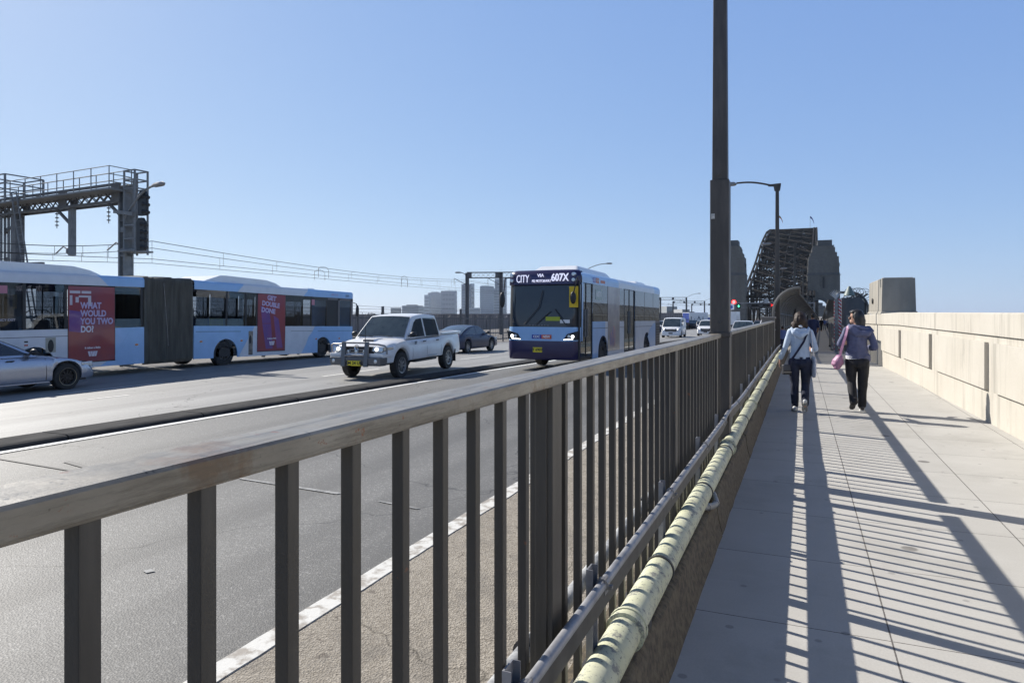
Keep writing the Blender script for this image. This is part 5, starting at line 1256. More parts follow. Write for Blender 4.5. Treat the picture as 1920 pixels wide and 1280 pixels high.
for k in range(60):
    y = 8+k*1.7+random.uniform(-.4, .4); z = rz(xf(y), y)+1.95; b.tube([(xf(y), y, z), (xf(y)+.05, y+.3, z+.22), (xf(y)+.2, y+.75, z+.2), (xf(y)+.2, y+1.0, z-.05)], .02, 5)
b.build('barbed_wire', GANM, fn)
b = MB(); ql = [58+4*k for k in range(30)]
b.grid([[(xf(q)-.05, q, rz(xf(q), q)-.1), (xf(q)-.05, q, rz(xf(q), q)+1.35)] for q in ql]+[[(xf(q)-.12, q, rz(xf(q), q)-.1), (xf(q)-.12, q, rz(xf(q), q)+1.35)] for q in ql[::-1]]); b.build('dark_screen', GANM, fn)
# pinkish wall beyond the tracks
wl = thing('trackside_wall', 'long low pinkish grey wall beyond the railway, seen through the security fence', 'wall', (-44, 52, -1.0))
b = MB(); b.grid([[(0+.026*q, q, 0), (.026*q, q, 2.35), (-.4+.026*q, q, 2.35), (-.4+.026*q, q, 0)] for q in (0, 60, 130, 250)]); b.build('wall_face', M('trackside_concrete', (.30, .26, .24), .9, col2=(.24, .21, .19), vs=.4), wl)
b = MB()
for k in range(60): b.box(-.0+.026*k*4, .08+.026*k*4, k*4, k*4+.2, 0, 2.33)
b.build('pilasters', M('trackside_pilaster', (.2, .18, .17), .9), wl)
bl = thing('low_building', 'low pale building beyond the tracks, seen between the bus nose and the utility truck', 'building', (-52, 34, -1.0))
b = MB(); b.box(0, 5, 0, 16, 0, 2.1); b.build('wall', M('pale_wall', (.50, .50, .48), .8), bl)
b = MB(); b.box(-.2, 5.2, -.2, 16.2, 2.1, 2.25); b.build('roof', GANL, bl)

# ------------------------------------------------------------------ skyline
def tower(label, u0, u1, vt, D, col, depth=28, bands=8, bandcol=None, top=None, rot=0, vert=0):
    D *= (2.5 if D > 1000 else 1); k_ = D/1400 if D > 1000 else 1; depth *= max(k_, 1); uc = (u0+u1)/2; x, y = W2(uc, D); w = (u1-u0)*D/1280; H = 1.6+(585-vt)*D/1280; zb_ = -27
    t = thing('tower_building' if H > 30 else 'office_building', label, 'building', (x, y, zb_), TH+R(rot), 'skyline buildings'); Hh = H-zb_
    if rot: w *= .84
    m1 = M('facade', col, .7, col2=tuple(c*.88 for c in col), vs=.05)
    m2 = M('window_glass_band', bandcol or tuple(c*.55 for c in col), .35)
    b = MB()
    if top == 'round':
        pr_ = [(-w/2, 0), (w/2, 0), (w/2, Hh-3), (w/2-w*.3, Hh-1), (w/2-w*.5, Hh), (-w/2+w*.15, Hh), (-w/2, Hh-4)]
        b.prism(pr_, 'y', -depth/2, depth/2)
    else: b.box(-w/2, w/2, -depth/2, depth/2, 0, Hh)
    b.build('wall', m1, t)
    if top == 'plant':
        b = MB(); b.box(-w*.3, w*.25, -depth*.3, depth*.3, Hh, Hh+5); b.build('roof_plant', m2, t)
    if top == 'spire':
        b = MB(); b.tube([(0, 0, Hh), (0, 0, Hh+12), (0, 0, Hh+28)], [.9, .6, .25], 6); b.box(-w*.3, w*.3, -4, 4, Hh, Hh+1.5); b.build('spire', m2, t)
    for k in range(bands):
        z = Hh*(.12+.86*k/bands); hb = Hh*.86/bands*.45
        b = MB(); b.box(-w/2+w*.06, w/2-w*.06, -depth/2-.25, -depth/2, z, z+hb)
        b.box(w/2, w/2+.25, -depth/2+2, depth/2-2, z, z+hb); b.build('window_band', m2, t)
    for k in range(vert):
        xx_ = -w/2+w*(k+.5)/vert; b = MB(); b.box(xx_-w*.02, xx_+w*.02, -depth/2-.6, -depth/2-.25, Hh*.3, Hh*.96); b.build('mullion', m1, t)
    return t
tower('tiny tan building on the skyline, leftmost, above the white truck roof', 734, 751, 577, 1300, (.30, .27, .24), 20, 3)
tower('wide low grey stepped building on the skyline left of the tower group', 756, 792, 573, 1400, (.16, .17, .20), 30, 4, top='plant')
tower('small pale building between the stepped block and the tower group', 786, 795, 575, 1300, (.36, .37, .38), 20, 3)
tower('narrow pale slab at the left side of the skyline tower group', 797, 806, 553, 1500, (.42, .44, .46), 25, 6)
tower('light grey striped tower in the middle of the skyline tower group', 804, 830, 549, 1550, (.40, .40, .42), 30, 18, top='plant')
tower('grey tower with a thin spire on the skyline', 828, 856, 545.5, 1450, (.22, .23, .28), 30, 5, top='spire', vert=5)
tower('dark blue slab tower beside the second gantry column', 866, 884, 533, 1350, (.13, .16, .22), 26, 10, top='plant')
tower('pale tower half hidden by the second gantry column', 882, 889, 532, 1380, (.40, .44, .48), 26, 6)
tower('low pale rooftops at the foot of the towers near the second gantry', 880, 901, 577, 1200, (.34, .35, .37), 20, 3)
tower('blue grey tower with a rounded top left of the bus mirror', 900.5, 926, 536, 1350, (.20, .25, .32), 28, 14, top='round')
tower('lower flat topped blue glass tower left of the bus mirror', 921, 941, 541, 1380, (.24, .30, .36), 28, 9)
tower('tall glass tower just behind the bus mirror', 928, 950, 523, 1450, (.22, .26, .32), 28, 12)
tower('white apartment block with balconies right of the bus rear', 1236, 1262, 574.5, 620, (.34, .36, .37), 20, 5, rot=18)
tower('small white block stepping down beside the balcony apartments', 1256, 1270, 580, 640, (.40, .41, .42), 18, 4)
tower('grey white apartment block between the third and fourth gantries', 1269, 1286, 580, 560, (.38, .39, .40), 18, 4, rot=10)
tower('low white building right of the fourth gantry column', 1284, 1298, 584, 600, (.38, .38, .39), 15, 3)
# ------------------------------------------------------------------ overhead lane signals
sy = 150; sxc = bend(sy)
sg = thing('lane_signal_gantry', 'thin overhead beam across the road carrying lane control lights', 'gantry', (sxc, sy, gz(sy)-.3))
zg = 1.6+17*140/1280-(gz(sy)-.3)
b = MB(); b.bar((-20, 0, zg), (-.5, 0, zg), .12, .22); b.bar((-20, 0, zg-.9), (-.5, 0, zg-.9), .09, .09); b.build('beam', GALV, sg)
for q in (-20, -.5):
    b = MB(); b.bar((q, 0, 0), (q, 0, zg+.1), .25, .25); b.build('post', GALV, sg)
def lane_light(u, v, kind, label):
    zc = CT*sy+ST*10; x, y = W2(u, 140)
    # stand it on the beam's own plane
    a = (u-960)/1280; yy_ = sy-.3; xx_ = yy_*(a*CT-ST)/(CT+a*ST); zc = yy_*CT-xx_*ST
    z = 1.6+(585-v)*zc/1280
    t = thing('lane_signal', label, 'signal', (xx_, yy_, z), group='lane control lights over the road')
    def disc(r_, m_, nm, y_=-.13): 
        b = MB(); b.lathe([(0, y_), (r_, y_), (r_, y_+.1)], (0, 0, 0), 'y', 20); b.build(nm, m_, t)
    b = MB(); b.box(-.42, .42, -.02, .1, -.45, .45); 
    if kind != 'round': b.build('housing', BLK, t, bevel=.03)
    if kind == 'round': disc(.48, SIGR, 'ring', -.1); disc(.30, SIGW, 'face', -.13); o_ = text('60', .42, BKL, t, mtx=frame((0, -.135, 0), (1, 0, 0), (0, 0, 1)))
    if kind == 'green':
        b = MB(); b.bar((0, -.06, .26), (0, -.06, -.1), .12, .05); b.prism([(-.24, -.02), (.24, -.02), (0, -.3)], 'y', -.08, -.04); b.build('arrow', SIGG, t)
    if kind == 'red':
        b = MB(); b.bar((-.25, -.06, -.25), (.25, -.06, .25), .13, .05); b.bar((-.25, -.08, .25), (.25, -.08, -.25), .13, .05); b.build('cross', SIGR2, t)
    if kind == 'dark':
        disc(.3, DKM, 'lens', -.06)
    if kind == 'plate':
        b = MB(); b.box(-.42, .42, -.06, -.03, -.42, .42); b.build('panel', M('sign_grey', (.35, .36, .37), .5), t)
    return t
SIGR = M('signal_red', (1, .03, .02), .4, emit=1.6); SIGW = M('sign_pink_white', (1, .75, .7), .4, emit=.6); SIGG = M('signal_green', (.1, 1, .45), .4, emit=2.2); SIGR2 = M('signal_cross', (1, .02, .02), .4, emit=2.2)
lane_light(1376, 566, 'round', 'round red and white lit sign over the road, right of the near lamp post')
lane_light(1385, 573.5, 'green', 'green arrow lane light, beside the round red sign')
lane_light(1405.5, 573, 'dark', 'unlit black lane light between the green arrow and the grey plate')
lane_light(1426.5, 572.5, 'dark', 'unlit black lane light below and left of the grey plate')
lane_light(1437, 564.5, 'plate', 'square pale grey plate standing above the lane light beam')
lane_light(1448, 572, 'red', 'red cross lane light just left of the second lamp post')
sb = thing('blue_road_sign', 'small white and blue road sign right of the near lamp post, above the truck', 'sign', (0, 0, 0))
a_ = W2(1371, 120); sb.location = (a_[0], a_[1], 1.6+(585-575)*120/1280)
b = MB(); b.box(-.9, .5, -.05, .05, -.5, .55); b.build('panel', WHT, sb, bevel=.03)
b = MB(); b.ell((-.1, -.05, -.05), .4, .02, .35); b.build('emblem', M('sign_blue', (.05, .12, .4), .5), sb)
b = MB(); b.bar((0, .1, -5.0), (0, .1, .4), .12); b.build('post', GALV, sb)

# ------------------------------------------------------------------ the great steel arch
BRM = M('bridge_steel_paint', (.014, .013, .013), .8, spec=.1, col2=(.027, .024, .023), vs=.15)
Y0 = 375.0
def bxx(y): return .026*(y-Y0)
def uz(y): return lerp([(375, 9.5), (412, 20), (450, 31), (500, 48.6), (550, 61.6), (600, 69.5), (650, 73), (700, 69.5), (750, 61.6), (800, 48.6), (888, 20), (925, 9.5)], y)
def lz(y): return 54-100*((y-650)/275)**2
br = thing('arch_bridge', 'huge dark steel arch bridge rising beyond the stone towers', 'bridge', (0, Y0, 0))
NP = 28; py = [375+550*i/NP for i in range(NP+1)]
rx = (-27.0, 5.5)
for s, x0 in enumerate(rx):
    b = MB(); c = MB(); w_ = MB(); dg_ = MB()
    for a, e in zip(py[:-1], py[1:]):
        for off in (-.9, .9):
            b.bar((x0+off+bxx(a), a-Y0, uz(a)), (x0+off+bxx(e), e-Y0, uz(e)), .9, 1.3)
            c.bar((x0+off+bxx(a), a-Y0, lz(a)), (x0+off+bxx(e), e-Y0, lz(e)), .9, 1.5)
        dg_.bar((x0+bxx(a), a-Y0, uz(a) if a < 650 else lz(a)), (x0+bxx(e), e-Y0, lz(e) if a < 650 else uz(e)), 1.0, 1.0)
    for a in py: w_ = MB(); w_.bar((x0+bxx(a), a-Y0, lz(a)), (x0+bxx(a), a-Y0, uz(a)), .9, .9); w_.build('vertical', BRM, br)
    b.build('upper_chord', BRM, br); c.build('lower_chord', BRM, br); dg_.build('diagonals', BRM, br)
def lat(zf, nm, w_):
    b = MB()
    for i, (a, e) in enumerate(zip(py[:-1], py[1:])):
        xa, xb = rx[0]+bxx(a), rx[1]+bxx(a); xc_, xd_ = rx[0]+bxx(e), rx[1]+bxx(e); m0 = (xa+xb)/2; m1 = (xc_+xd_)/2; za, ze = zf(a), zf(e); ya, ye = a-Y0, e-Y0
        for zz in (0, -1.6): b.bar((xa, ya, za+zz), (xb, ya, za+zz), .5, .5)
        n = 12
        for k in range(n):
            p, q = xa+(xb-xa)*k/n, xa+(xb-xa)*(k+1)/n; b.bar((p, ya, za), (q, ya, za-1.6), .25); b.bar((p, ya, za-1.6), (q, ya, za), .25)
        for dz_ in (-2.4, -4.8, -7.2):
            if zf is uz and za > 12: b.bar((xa, ya, za+dz_), (xb, ya, za+dz_), .35, .45); b.bar((xa, ya, za+dz_), (xd_, ye, ze+dz_), .3, .3); b.bar((xb, ya, za+dz_), (xc_, ye, ze+dz_), .3, .3)
        for (p, q, r_, s_) in ((xa, m0, xc_, m1), (m0, xb, m1, xd_)):
            b.bar((p, ya, za), (s_, ye, ze), .45, w_); b.bar((q, ya, za), (r_, ye, ze), .45, w_)
            b.bar((p, ya, za-.8), ((r_+s_)/2, ye, ze-.8), .3, .5); b.bar((q, ya, za-.8), ((r_+s_)/2, ye, ze-.8), .3, .5)
        b.bar((m0, ya, za), (m1, ye, ze), .25, .3)
    b.build(nm, BRM, br)
lat(uz, 'upper_bracing', .5); lat(lz, 'lower_bracing', .9)
for i, a in enumerate(py[1:-1]):
    b = MB(); x0, x1 = rx[0]+bxx(a), rx[1]+bxx(a); m = (x0+x1)/2; zt, zl = uz(a), lz(a); ya = a-Y0
    lo_ = max(zl, gz(375)+8)
    if zt-lo_ > 6:
        b.bar((x0, ya, lo_), (x1, ya, zt), .5, .5); b.bar((x1, ya, lo_), (x0, ya, zt), .5, .5); mid = (lo_+zt)/2; b.bar((x0, ya, mid), (x1, ya, mid), .5, .7)
        b.bar((m, ya, lo_), (m, ya, zt), .4, .4)
        b.build('sway_frame', BRM, br)
b = MB()
for a in py[1:-1]:
    for x0 in rx:
        if lz(a) > 0: b.bar((x0+bxx(a), a-Y0, -4), (x0+bxx(a), a-Y0, lz(a)), .55)
b.build('hangers', BRM, br)
b = MB(); b.hexa([(-31, 0, -8), (11, 0, -8), (25, 550, -8), (-17, 550, -8), (-31, 0, -4.9), (11, 0, -4.9), (25, 550, -4.9), (-17, 550, -4.9)]); b.build('deck_girder', BRM, br)
# overhead lattice portals of the rail and road bays on the deck
b = MB()
for i, a in enumerate([385+14*k for k in range(20)]):
    x0, x1 = rx[0]+bxx(a)+1, rx[1]+bxx(a)-1; ya = a-Y0
    b.bar((x0, ya, 4.4), (x1, ya, 4.4), .35, .5); b.bar((x0, ya, 6.0), (x1, ya, 6.0), .35, .5)
    for k in range(14):
        p, q = x0+(x1-x0)*k/14, x0+(x1-x0)*(k+1)/14; b.bar((p, ya, 4.4), (q, ya, 6.0), .2); b.bar((q, ya, 4.4), (p, ya, 6.0), .2)
    for f in (0, .2, .38, 1): b.bar((x0+(x1-x0)*f, ya, -4.5), (x0+(x1-x0)*f, ya, 6.0), .4)
b.build('deck_portals', BRM, br)
def flag(label, x, y, z, cols, h=9):
    t = thing('flag', label, 'flag', (x, y, z), 0, 'flags on top of the arch')
    b = MB(); b.tube([(0, 0, 0), (0, 0, h)], .14, 6); b.build('flagpole', GALV, t)
    n = len(cols)
    for i, c_ in enumerate(cols):
        b = MB(); rows = []
        for k in range(9):
            f = k/8; xx_ = 3.2*f**.9; zz = h-.3-4.6*f*f-1.0*f
            rows.append([(xx_+.0, .25*math.sin(f*7), zz-1.9*(1-.2*f)*i/n), (xx_+.0, .25*math.sin(f*7)+.05, zz-1.9*(1-.2*f)*(i+1)/n)])
        b.grid(rows); b.build('cloth', c_, t, norm=False)
ym = 650
flag('red black and yellow flag drooping on a pole above the left of the arch', W2(1457, 606)[0]+1.5, W2(1457, 606)[1], 73.5, [M('flag_black', (.03, .02, .02), .8), M('flag_yellow', (.6, .35, .03), .8), M('flag_red', (.55, .05, .03), .8)], 14)
flag('dark blue flag on its pole on the right part of the arch top', W2(1519, 610)[0], W2(1519, 610)[1], 73.5, [M('flag_blue', (.03, .05, .25), .8), M('flag_white_blue', (.15, .16, .35), .8)], 14)
# ------------------------------------------------------------------ granite pylons
def mat_granite():
    m, t, b = nodes('granite_blocks'); b.inputs['Roughness'].default_value = .85
    br_ = N(t, 'ShaderNodeTexBrick'); tc = N(t, 'ShaderNodeTexCoord'); mp = N(t, 'ShaderNodeMapping'); mp.inputs['Rotation'].default_value = (R(90), 0, 0); t.links.new(tc.outputs['Object'], mp.inputs[0]); t.links.new(mp.outputs[0], br_.inputs['Vector'])
    br_.inputs['Scale'].default_value = .55; br_.inputs['Color1'].default_value = (.165, .15, .125, 1); br_.inputs['Color2'].default_value = (.225, .205, .175, 1); br_.inputs['Mortar'].default_value = (.09, .09, .09, 1); br_.inputs['Mortar Size'].default_value = .03
    c = mix(t, ramp(t, noise(t, .12, 6, .7, stretch=(1, 1, .4)), .4, .7), br_.outputs['Color'], (.115, .105, .09)); t.links.new(c, b.inputs['Base Color']); return m
GRN = mat_granite(); GRD = M('granite_dark', (.09, .09, .09), .9, col2=(.13, .13, .125), vs=.4)
def pylon(label, x, y, w, arch=True, d=16):
    t = thing('stone_pylon', label, 'tower', (x, y, -30), 0, 'stone pylons')
    z = lambda v: 1.6+(585-v)*350/1280+30   # heights read at the near face
    h = w/2
    def tier(w0, w1, z0, z1, m=GRN, nm='tier', dd=0):
        b = MB(); b.hexa([(-w0, -dd, z0), (w0, -dd, z0), (w0, d+dd, z0), (-w0, d+dd, z0), (-w1, .25*(w0-w1)-dd, z1), (w1, .25*(w0-w1)-dd, z1), (w1, d+dd, z1), (-w1, d+dd, z1)]); return b.build(nm, m, t)
    if arch:
        b = MB(); ax_, ar_ = -h*.22, h*.50; zs = z(576); pts = [(-h, 0), (ax_-ar_, 0), (ax_-ar_, zs)]+[(ax_-ar_*math.cos(math.pi*k/14), zs+ar_*1.0*math.sin(math.pi*k/14)) for k in range(1, 14)]+[(ax_+ar_, zs), (ax_+ar_, 0), (h, 0), (h*.965, z(516)), (-h*.965, z(516))]
        b.prism(pts, 'y', 0, d); b.build('arched_base', GRN, t)
        b = MB()
        for k in range(14):
            a0, a1 = math.pi*k/14, math.pi*(k+1)/14
            b.hexa([(ax_-ar_*math.cos(a0), -.35, zs+ar_*math.sin(a0)), (ax_-(ar_+1.1)*math.cos(a0), -.35, zs+(ar_+1.1)*math.sin(a0)), (ax_-(ar_+1.1)*math.cos(a1), -.35, zs+(ar_+1.1)*math.sin(a1)), (ax_-ar_*math.cos(a1), -.35, zs+ar_*math.sin(a1))]+[(p[0], .0, p[1]) for p in ((ax_-ar_*math.cos(a0), zs+ar_*math.sin(a0)), (ax_-(ar_+1.1)*math.cos(a0), zs+(ar_+1.1)*math.sin(a0)), (ax_-(ar_+1.1)*math.cos(a1), zs+(ar_+1.1)*math.sin(a1)), (ax_-ar_*math.cos(a1), zs+ar_*math.sin(a1)))])
        b.build('arch_ring', GRD, t)
    else: tier(h, h*.965, 0, z(516))
    tier(h*.99, h*.99, z(516), z(514), GRD, 'cornice', .3); tier(h*.95, h*.95, z(514), z(511), GRD, 'cornice', .0)
    tier(h*.93, h*.895, z(511), z(481)); tier(h*.80, h*.79, z(481), z(473)); tier(h*.685, h*.68, z(473), z(463.5)); tier(h*.60, h*.60, z(463.5), z(461)); tier(h*.63, h*.63, z(461), z(460), GRD, 'cornice', .2)
    b = MB(); b.box(-h*.35, h*.52, 3, d-2, z(460), z(449)); b.build('crown', GRD, t)
    b = MB(); b.box(-.45, .45, -.12, .3, z(540), z(519)); b.build('slit_window', BLK, t)
    for k in (-1, 1):
        b = MB(); b.box(k*1.0-.2, k*1.0+.2, -.3, .3, z(542), z(517.5)); b.build('slit_frame', GRN, t)
    b = MB(); b.box(-h*.6, h*.45, .55, .72, z(502.5), z(487)); b.build('recess_panel', GRN, t)
    for (a0, a1, c0, c1) in ((-.62, .47, 503, 502), (-.62, .47, 487.3, 486.3), (-.62, -.59, 503, 486.3), (.44, .47, 503, 486.3)):
        b = MB(); b.box(h*a0, h*a1, .4, .6, z(c0), z(c1)); b.build('recess_shade_strip', GRD, t)  # dark strips put the shade of the recess edges into colour
    b = MB(); b.prism([(-.5, z(472)), (.5, z(472)), (.3, z(469.5)), (0, z(468.5)), (-.3, z(469.5))], 'y', .2, .9); b.build('niche', BLK, t)
    for k in range(3):
        b = MB(); b.box(h*.86, h*.86+.8, 2+k*4, 3+k*4, z(499), z(493)); b.build('corbel', GRD, t)
    return t
x_, y_ = W2(1544, 350); pylon('granite pylon on the right with a round arch over the walkway', x_, y_, 15.9)
x_, y_ = W2(1366.5, 352); pylon('granite pylon on the left, mostly hidden behind the near lamp post', x_, y_, 16.5, arch=False)
# far pylon seen through the arch
t = thing('far_pylon', 'small dark distant tower seen through the pylon arch over the walkway', 'tower', (W2(1538, 900)[0], W2(1538, 900)[1], -10), 0)
b = MB(); b.box(-6, 6, 0, 10, 0, 20); b.box(-3, 3, 2, 8, 20, 24); b.build('wall', GRD, t); b = MB(); b.box(-6.5, 6.5, -.5, 10.5, 14, 15); b.build('cornice', GRN, t)
# ------------------------------------------------------------------ curved safety fence beside the walkway
CFM = M('mesh_fence_steel', (.10, .10, .098), .5, col2=(.15, .147, .14), vs=1.5)
def mat_mesh():
    m, t, b = nodes('fine_steel_mesh'); out = t.nodes['Material Output']; b.inputs['Base Color'].default_value = (.065, .065, .064, 1); b.inputs['Roughness'].default_value = .6
    tr = N(t, 'ShaderNodeBsdfTransparent'); mx = N(t, 'ShaderNodeMixShader'); mx.inputs[0].default_value = .8
    t.links.new(tr.outputs[0], mx.inputs[1]); t.links.new(b.outputs[0], mx.inputs[2]); t.links.new(mx.outputs[0], out.inputs[0]); return m
MESHM = mat_mesh()
cf = thing('curved_safety_fence', 'tall grey mesh fence curving over the left side of the far walkway', 'fence', (0, 24.2, 0))
def arcp(y, sx=1): 
    z = gz(y); x0 = (-.82 if sx > 0 else 1.92)+bend(y); R_ = .8; s = sx; P_ = [(x0, z+.0), (x0, z+1.65)]
    for k in range(1, 8): a = math.pi/2*k/7; P_.append((x0+s*R_*(1-math.cos(a)), z+1.65+R_*math.sin(a)))
    return P_
ysf = [24.2, 25.7, 27.2, 28.7, 30]+[32+2*k for k in range(20)]+[72+8*k for k in range(38)]
def curved(root, ysf, sx, step=1):
    b = MB(); b.grid([[(x, y-24.2, z) for x, z in arcp(y, sx)] for y in ysf]); b.build('mesh_panel', MESHM, root, norm=False)
    for i, y in enumerate(ysf[:60]):
        b = MB(); b.tube([(x, y-24.2, z) for x, z in arcp(y, sx)], .035 if i else .055, 6); b.build('rib', CFM, root)
    b = MB()
    for q in (0, 1, -1):
        b.tube([(arcp(y, sx)[q][0], y-24.2, arcp(y, sx)[q][1]) for y in ysf], .035, 6)
    b.tube([(arcp(y, sx)[1][0]+.02, y-24.2, arcp(y, sx)[1][1]-.6) for y in ysf], .03, 6)
    b.build('rail', CFM, root)
curved(cf, ysf, 1)
cf2 = thing('curved_safety_fence', 'dark curved fence along the right side of the far walkway towards the arch', 'fence', (0, 24.2, 0))
curved(cf2, [38+4*k for k in range(10)]+[80+8*k for k in range(37)], -1)
hr = thing('handrail', 'pale metal handrail panels along the right edge of the far walkway', 'railing', (1.62, 31.4, 0))
ysh = [31.4+2.2*k for k in range(32)]
b = MB()
for zz in (1.15, .62, .2): b.tube([(bend(y), y-31.4, gz(y)+zz) for y in ysh], .03 if zz > 1 else .018, 6)
b.build('rail', GALV, hr)
for y in ysh:
    b = MB(); b.bar((bend(y), y-31.4, gz(y)), (bend(y), y-31.4, gz(y)+1.15), .05); b.build('post', GALV, hr)
b = MB(); y = 31.4
while y < 75: b.bar((bend(y), y-31.4, gz(y)+.2), (bend(y), y-31.4, gz(y)+1.13), .014); y += .14
tag(b.build('infill_bars', GALV, hr), kind='stuff')
# ------------------------------------------------------------------ gate group
GTM = M('cabinet_steel', (.085, .088, .092), .5, col2=(.12, .12, .12), vs=2)
x0_, y0_ = W2(1578, 31)
cb = thing('steel_cabinet', 'tall dark grey steel cabinet beside the striped pole, left of the wall pillar', 'cabinet', (x0_, y0_, gz(y0_)))
b = MB(); b.prism([(0, 0), (.92, 0), (.92, 2.2), (.8, 2.42), (0, 2.42)], 'y', 0, .8); b.build('case', GTM, cb, bevel=.01)
b = MB(); b.box(.1, .86, -.02, .0, .15, 1.75); dr_ = b.build('door', GTM, cb, bevel=.006)
b = MB(); b.box(.2, .62, -.026, -.02, 1.15, 1.62); nt_ = b.build('notice', M('notice_grey', (.25, .25, .22), .6), dr_)
b = MB(); b.box(.34, .38, -.031, -.026, 1.22, 1.5); b.box(.44, .48, -.031, -.026, 1.22, 1.5); b.box(.31, .51, -.031, -.026, 1.35, 1.39); b.build('pictogram', BLK, dr_)
b = MB(); b.box(.12, .24, -.06, -.02, .85, .89); b.build('handle', GALV, dr_)
def mat_stripe():
    m, t, b = nodes('red_white_stripe'); b.inputs['Roughness'].default_value = .5
    tc = N(t, 'ShaderNodeTexCoord'); sp = N(t, 'ShaderNodeSeparateXYZ'); t.links.new(tc.outputs['Object'], sp.inputs[0])
    a = N(t, 'ShaderNodeMath', operation='ADD'); t.links.new(sp.outputs[0], a.inputs[0]); t.links.new(sp.outputs[2], a.inputs[1])
    f = N(t, 'ShaderNodeMath', operation='MULTIPLY'); t.links.new(a.outputs[0], f.inputs[0]); f.inputs[1].default_value = 6.2
    g_ = N(t, 'ShaderNodeMath', operation='FRACT'); t.links.new(f.outputs[0], g_.inputs[0]); l = N(t, 'ShaderNodeMath', operation='GREATER_THAN'); t.links.new(g_.outputs[0], l.inputs[0]); l.inputs[1].default_value = .5
    t.links.new(mix(t, l.outputs[0], (.55, .04, .05), (.65, .63, .6)), b.inputs['Base Color']); return m
sp_ = thing('striped_pole', 'red and white striped pole with steel gate post, left of the cabinet', 'pole', (x0_-.08, y0_-.25, gz(y0_)))
b = MB(); b.box(-.055, .055, -.05, .05, 0, 2.38); b.build('shaft', mat_stripe(), sp_, bevel=.006)
b = MB(); b.box(-.22, -.08, -.04, .06, 0, 2.36); b.build('gate_post', GALV, sp_, bevel=.006)
b = MB(); b.box(-.24, -.22, -.04, .06, 0, 2.3); b.build('edge_strip', mat_stripe(), sp_)
b = MB()
for k in range(9):
    a = R(40+k*14); b.tube([(-.16, 0, 2.36), (-.16+.2*math.cos(a), .03*math.sin(k), 2.42+.22*math.sin(a)), (-.16+.3*math.cos(a+.1), .05*math.cos(k), 2.42+.36*math.sin(a))], [.02, .018, .005], 5)
b.build('spikes', M('spike_silver', (.5, .5, .5), .4, metal=.7), sp_)
fl = thing('floodlight', 'grey green cone shaped floodlight on top of the steel cabinet', 'lamp', (x0_+.32, y0_+.1, gz(y0_)+2.42)); fl.scale = (.8, .8, .85)
b = MB(); b.lathe([(0, .62), (.07, .6), (.12, .5), (.26, .22), (.3, .12), (.27, .1)], (0, 0, 0), 'z', 16); b.build('shade', M('floodlight_green', (.16, .20, .18), .5), fl, smooth=True)
b = MB(); b.tube([(-.3, 0, 0), (-.22, 0, .14), (.05, 0, .2)], .03, 6); b.build('bracket', GALV, fl)
x1_, y1_ = W2(1613, 31.5)
gf = thing('curved_gate_frame', 'curved steel gate frame with coils of razor wire behind the cabinet', 'gate', (x1_, y1_, gz(y1_)))
b = MB(); pts = [(.33, 0, 0), (.33, 0, 1.9)]+[(.33-.75*(1-math.cos(math.pi/2*k/7)), 0, 1.9+.8*math.sin(math.pi/2*k/7)) for k in range(1, 8)]+[(-.9, 0, 2.7)]
b.tube(pts, .05, 8); b.build('frame', CFM, gf, smooth=True)
b = MB(); b.grid([[(p[0], q, p[2]) for p in pts] for q in (.4, 3.0)]); b.build('mesh_panel', MESHM, gf, norm=False)
for k in range(3):
    b = MB(); b.bar((-.55+k*.28, .2, 2.5), (.2+.05*k, .3, 1.2-.1*k), .09, .04); b.bar((-.6+.3*k, .3, 2.35), (-.1+.2*k, .1, 2.62), .12, .05); b.build('strut', GANM, gf)
for k in range(8):
    b = MB(); c_ = (-.45+.12*k, .15*math.sin(k*2.1), 2.66-.035*max(0, k-4)**2); r_ = .22+.03*math.sin(k*3)
    b.tube([(c_[0]+r_*math.cos(a), c_[1]+.08*math.sin(a*1.0+k), c_[2]+r_*math.sin(a)) for a in [2*math.pi*j/16 for j in range(17)]], .011, 5); b.build('razor_coil', GANM, gf)
b = MB(); b.box(-.55, .3, .5, .6, 0, 2.25); b.build('dark_panel', GANM, gf)
gl_ = thing('open_gate', 'open steel mesh gate leaf standing at the left of the striped pole', 'gate', (x0_-.42, y0_+.2, gz(y0_)))
b = MB(); b.tube([(0, 0, .05), (0, 0, 1.25), (.02, 2.4, 1.2), (.02, 2.4, .03), (0, 0, .05)], .03, 6); b.build('frame', GALV, gl_)
b = MB(); b.grid([[(0, 0, .08), (0, 0, 1.2)], [(.02, 2.4, .05), (.02, 2.4, 1.18)]]); b.build('mesh_panel', MESHM, gl_, norm=False)
b = MB(); b.ell((-.05, .3, .2), .05, .05, .05); b.build('stop', BLK, gl_)
th = MB(); th.box(-.6, 1.7, 31.25, 31.4, gz(31.3)-.02, gz(31.3)+.012); tag(th.build('joint_plate', GALV), 'steel expansion joint plate across the walkway at the gate', 'joint plate')
# ------------------------------------------------------------------ haze
hz = MB(); hz.box(-6000, 3000, -100, 4600, -28.5, 260)
hm = bpy.data.materials.new('air_haze'); hm.use_nodes = True; ht = hm.node_tree; ht.nodes.remove(ht.nodes['Principled BSDF'])
pvn = ht.nodes.new('ShaderNodeVolumePrincipled'); pvn.inputs['Color'].default_value = (.72, .84, 1, 1); pvn.inputs['Density'].default_value = .00006; pvn.inputs['Anisotropy'].default_value = .3
ht.links.new(pvn.outputs[0], ht.nodes['Material Output'].inputs['Volume'])
tag(hz.build('haze', hm), kind='stuff')
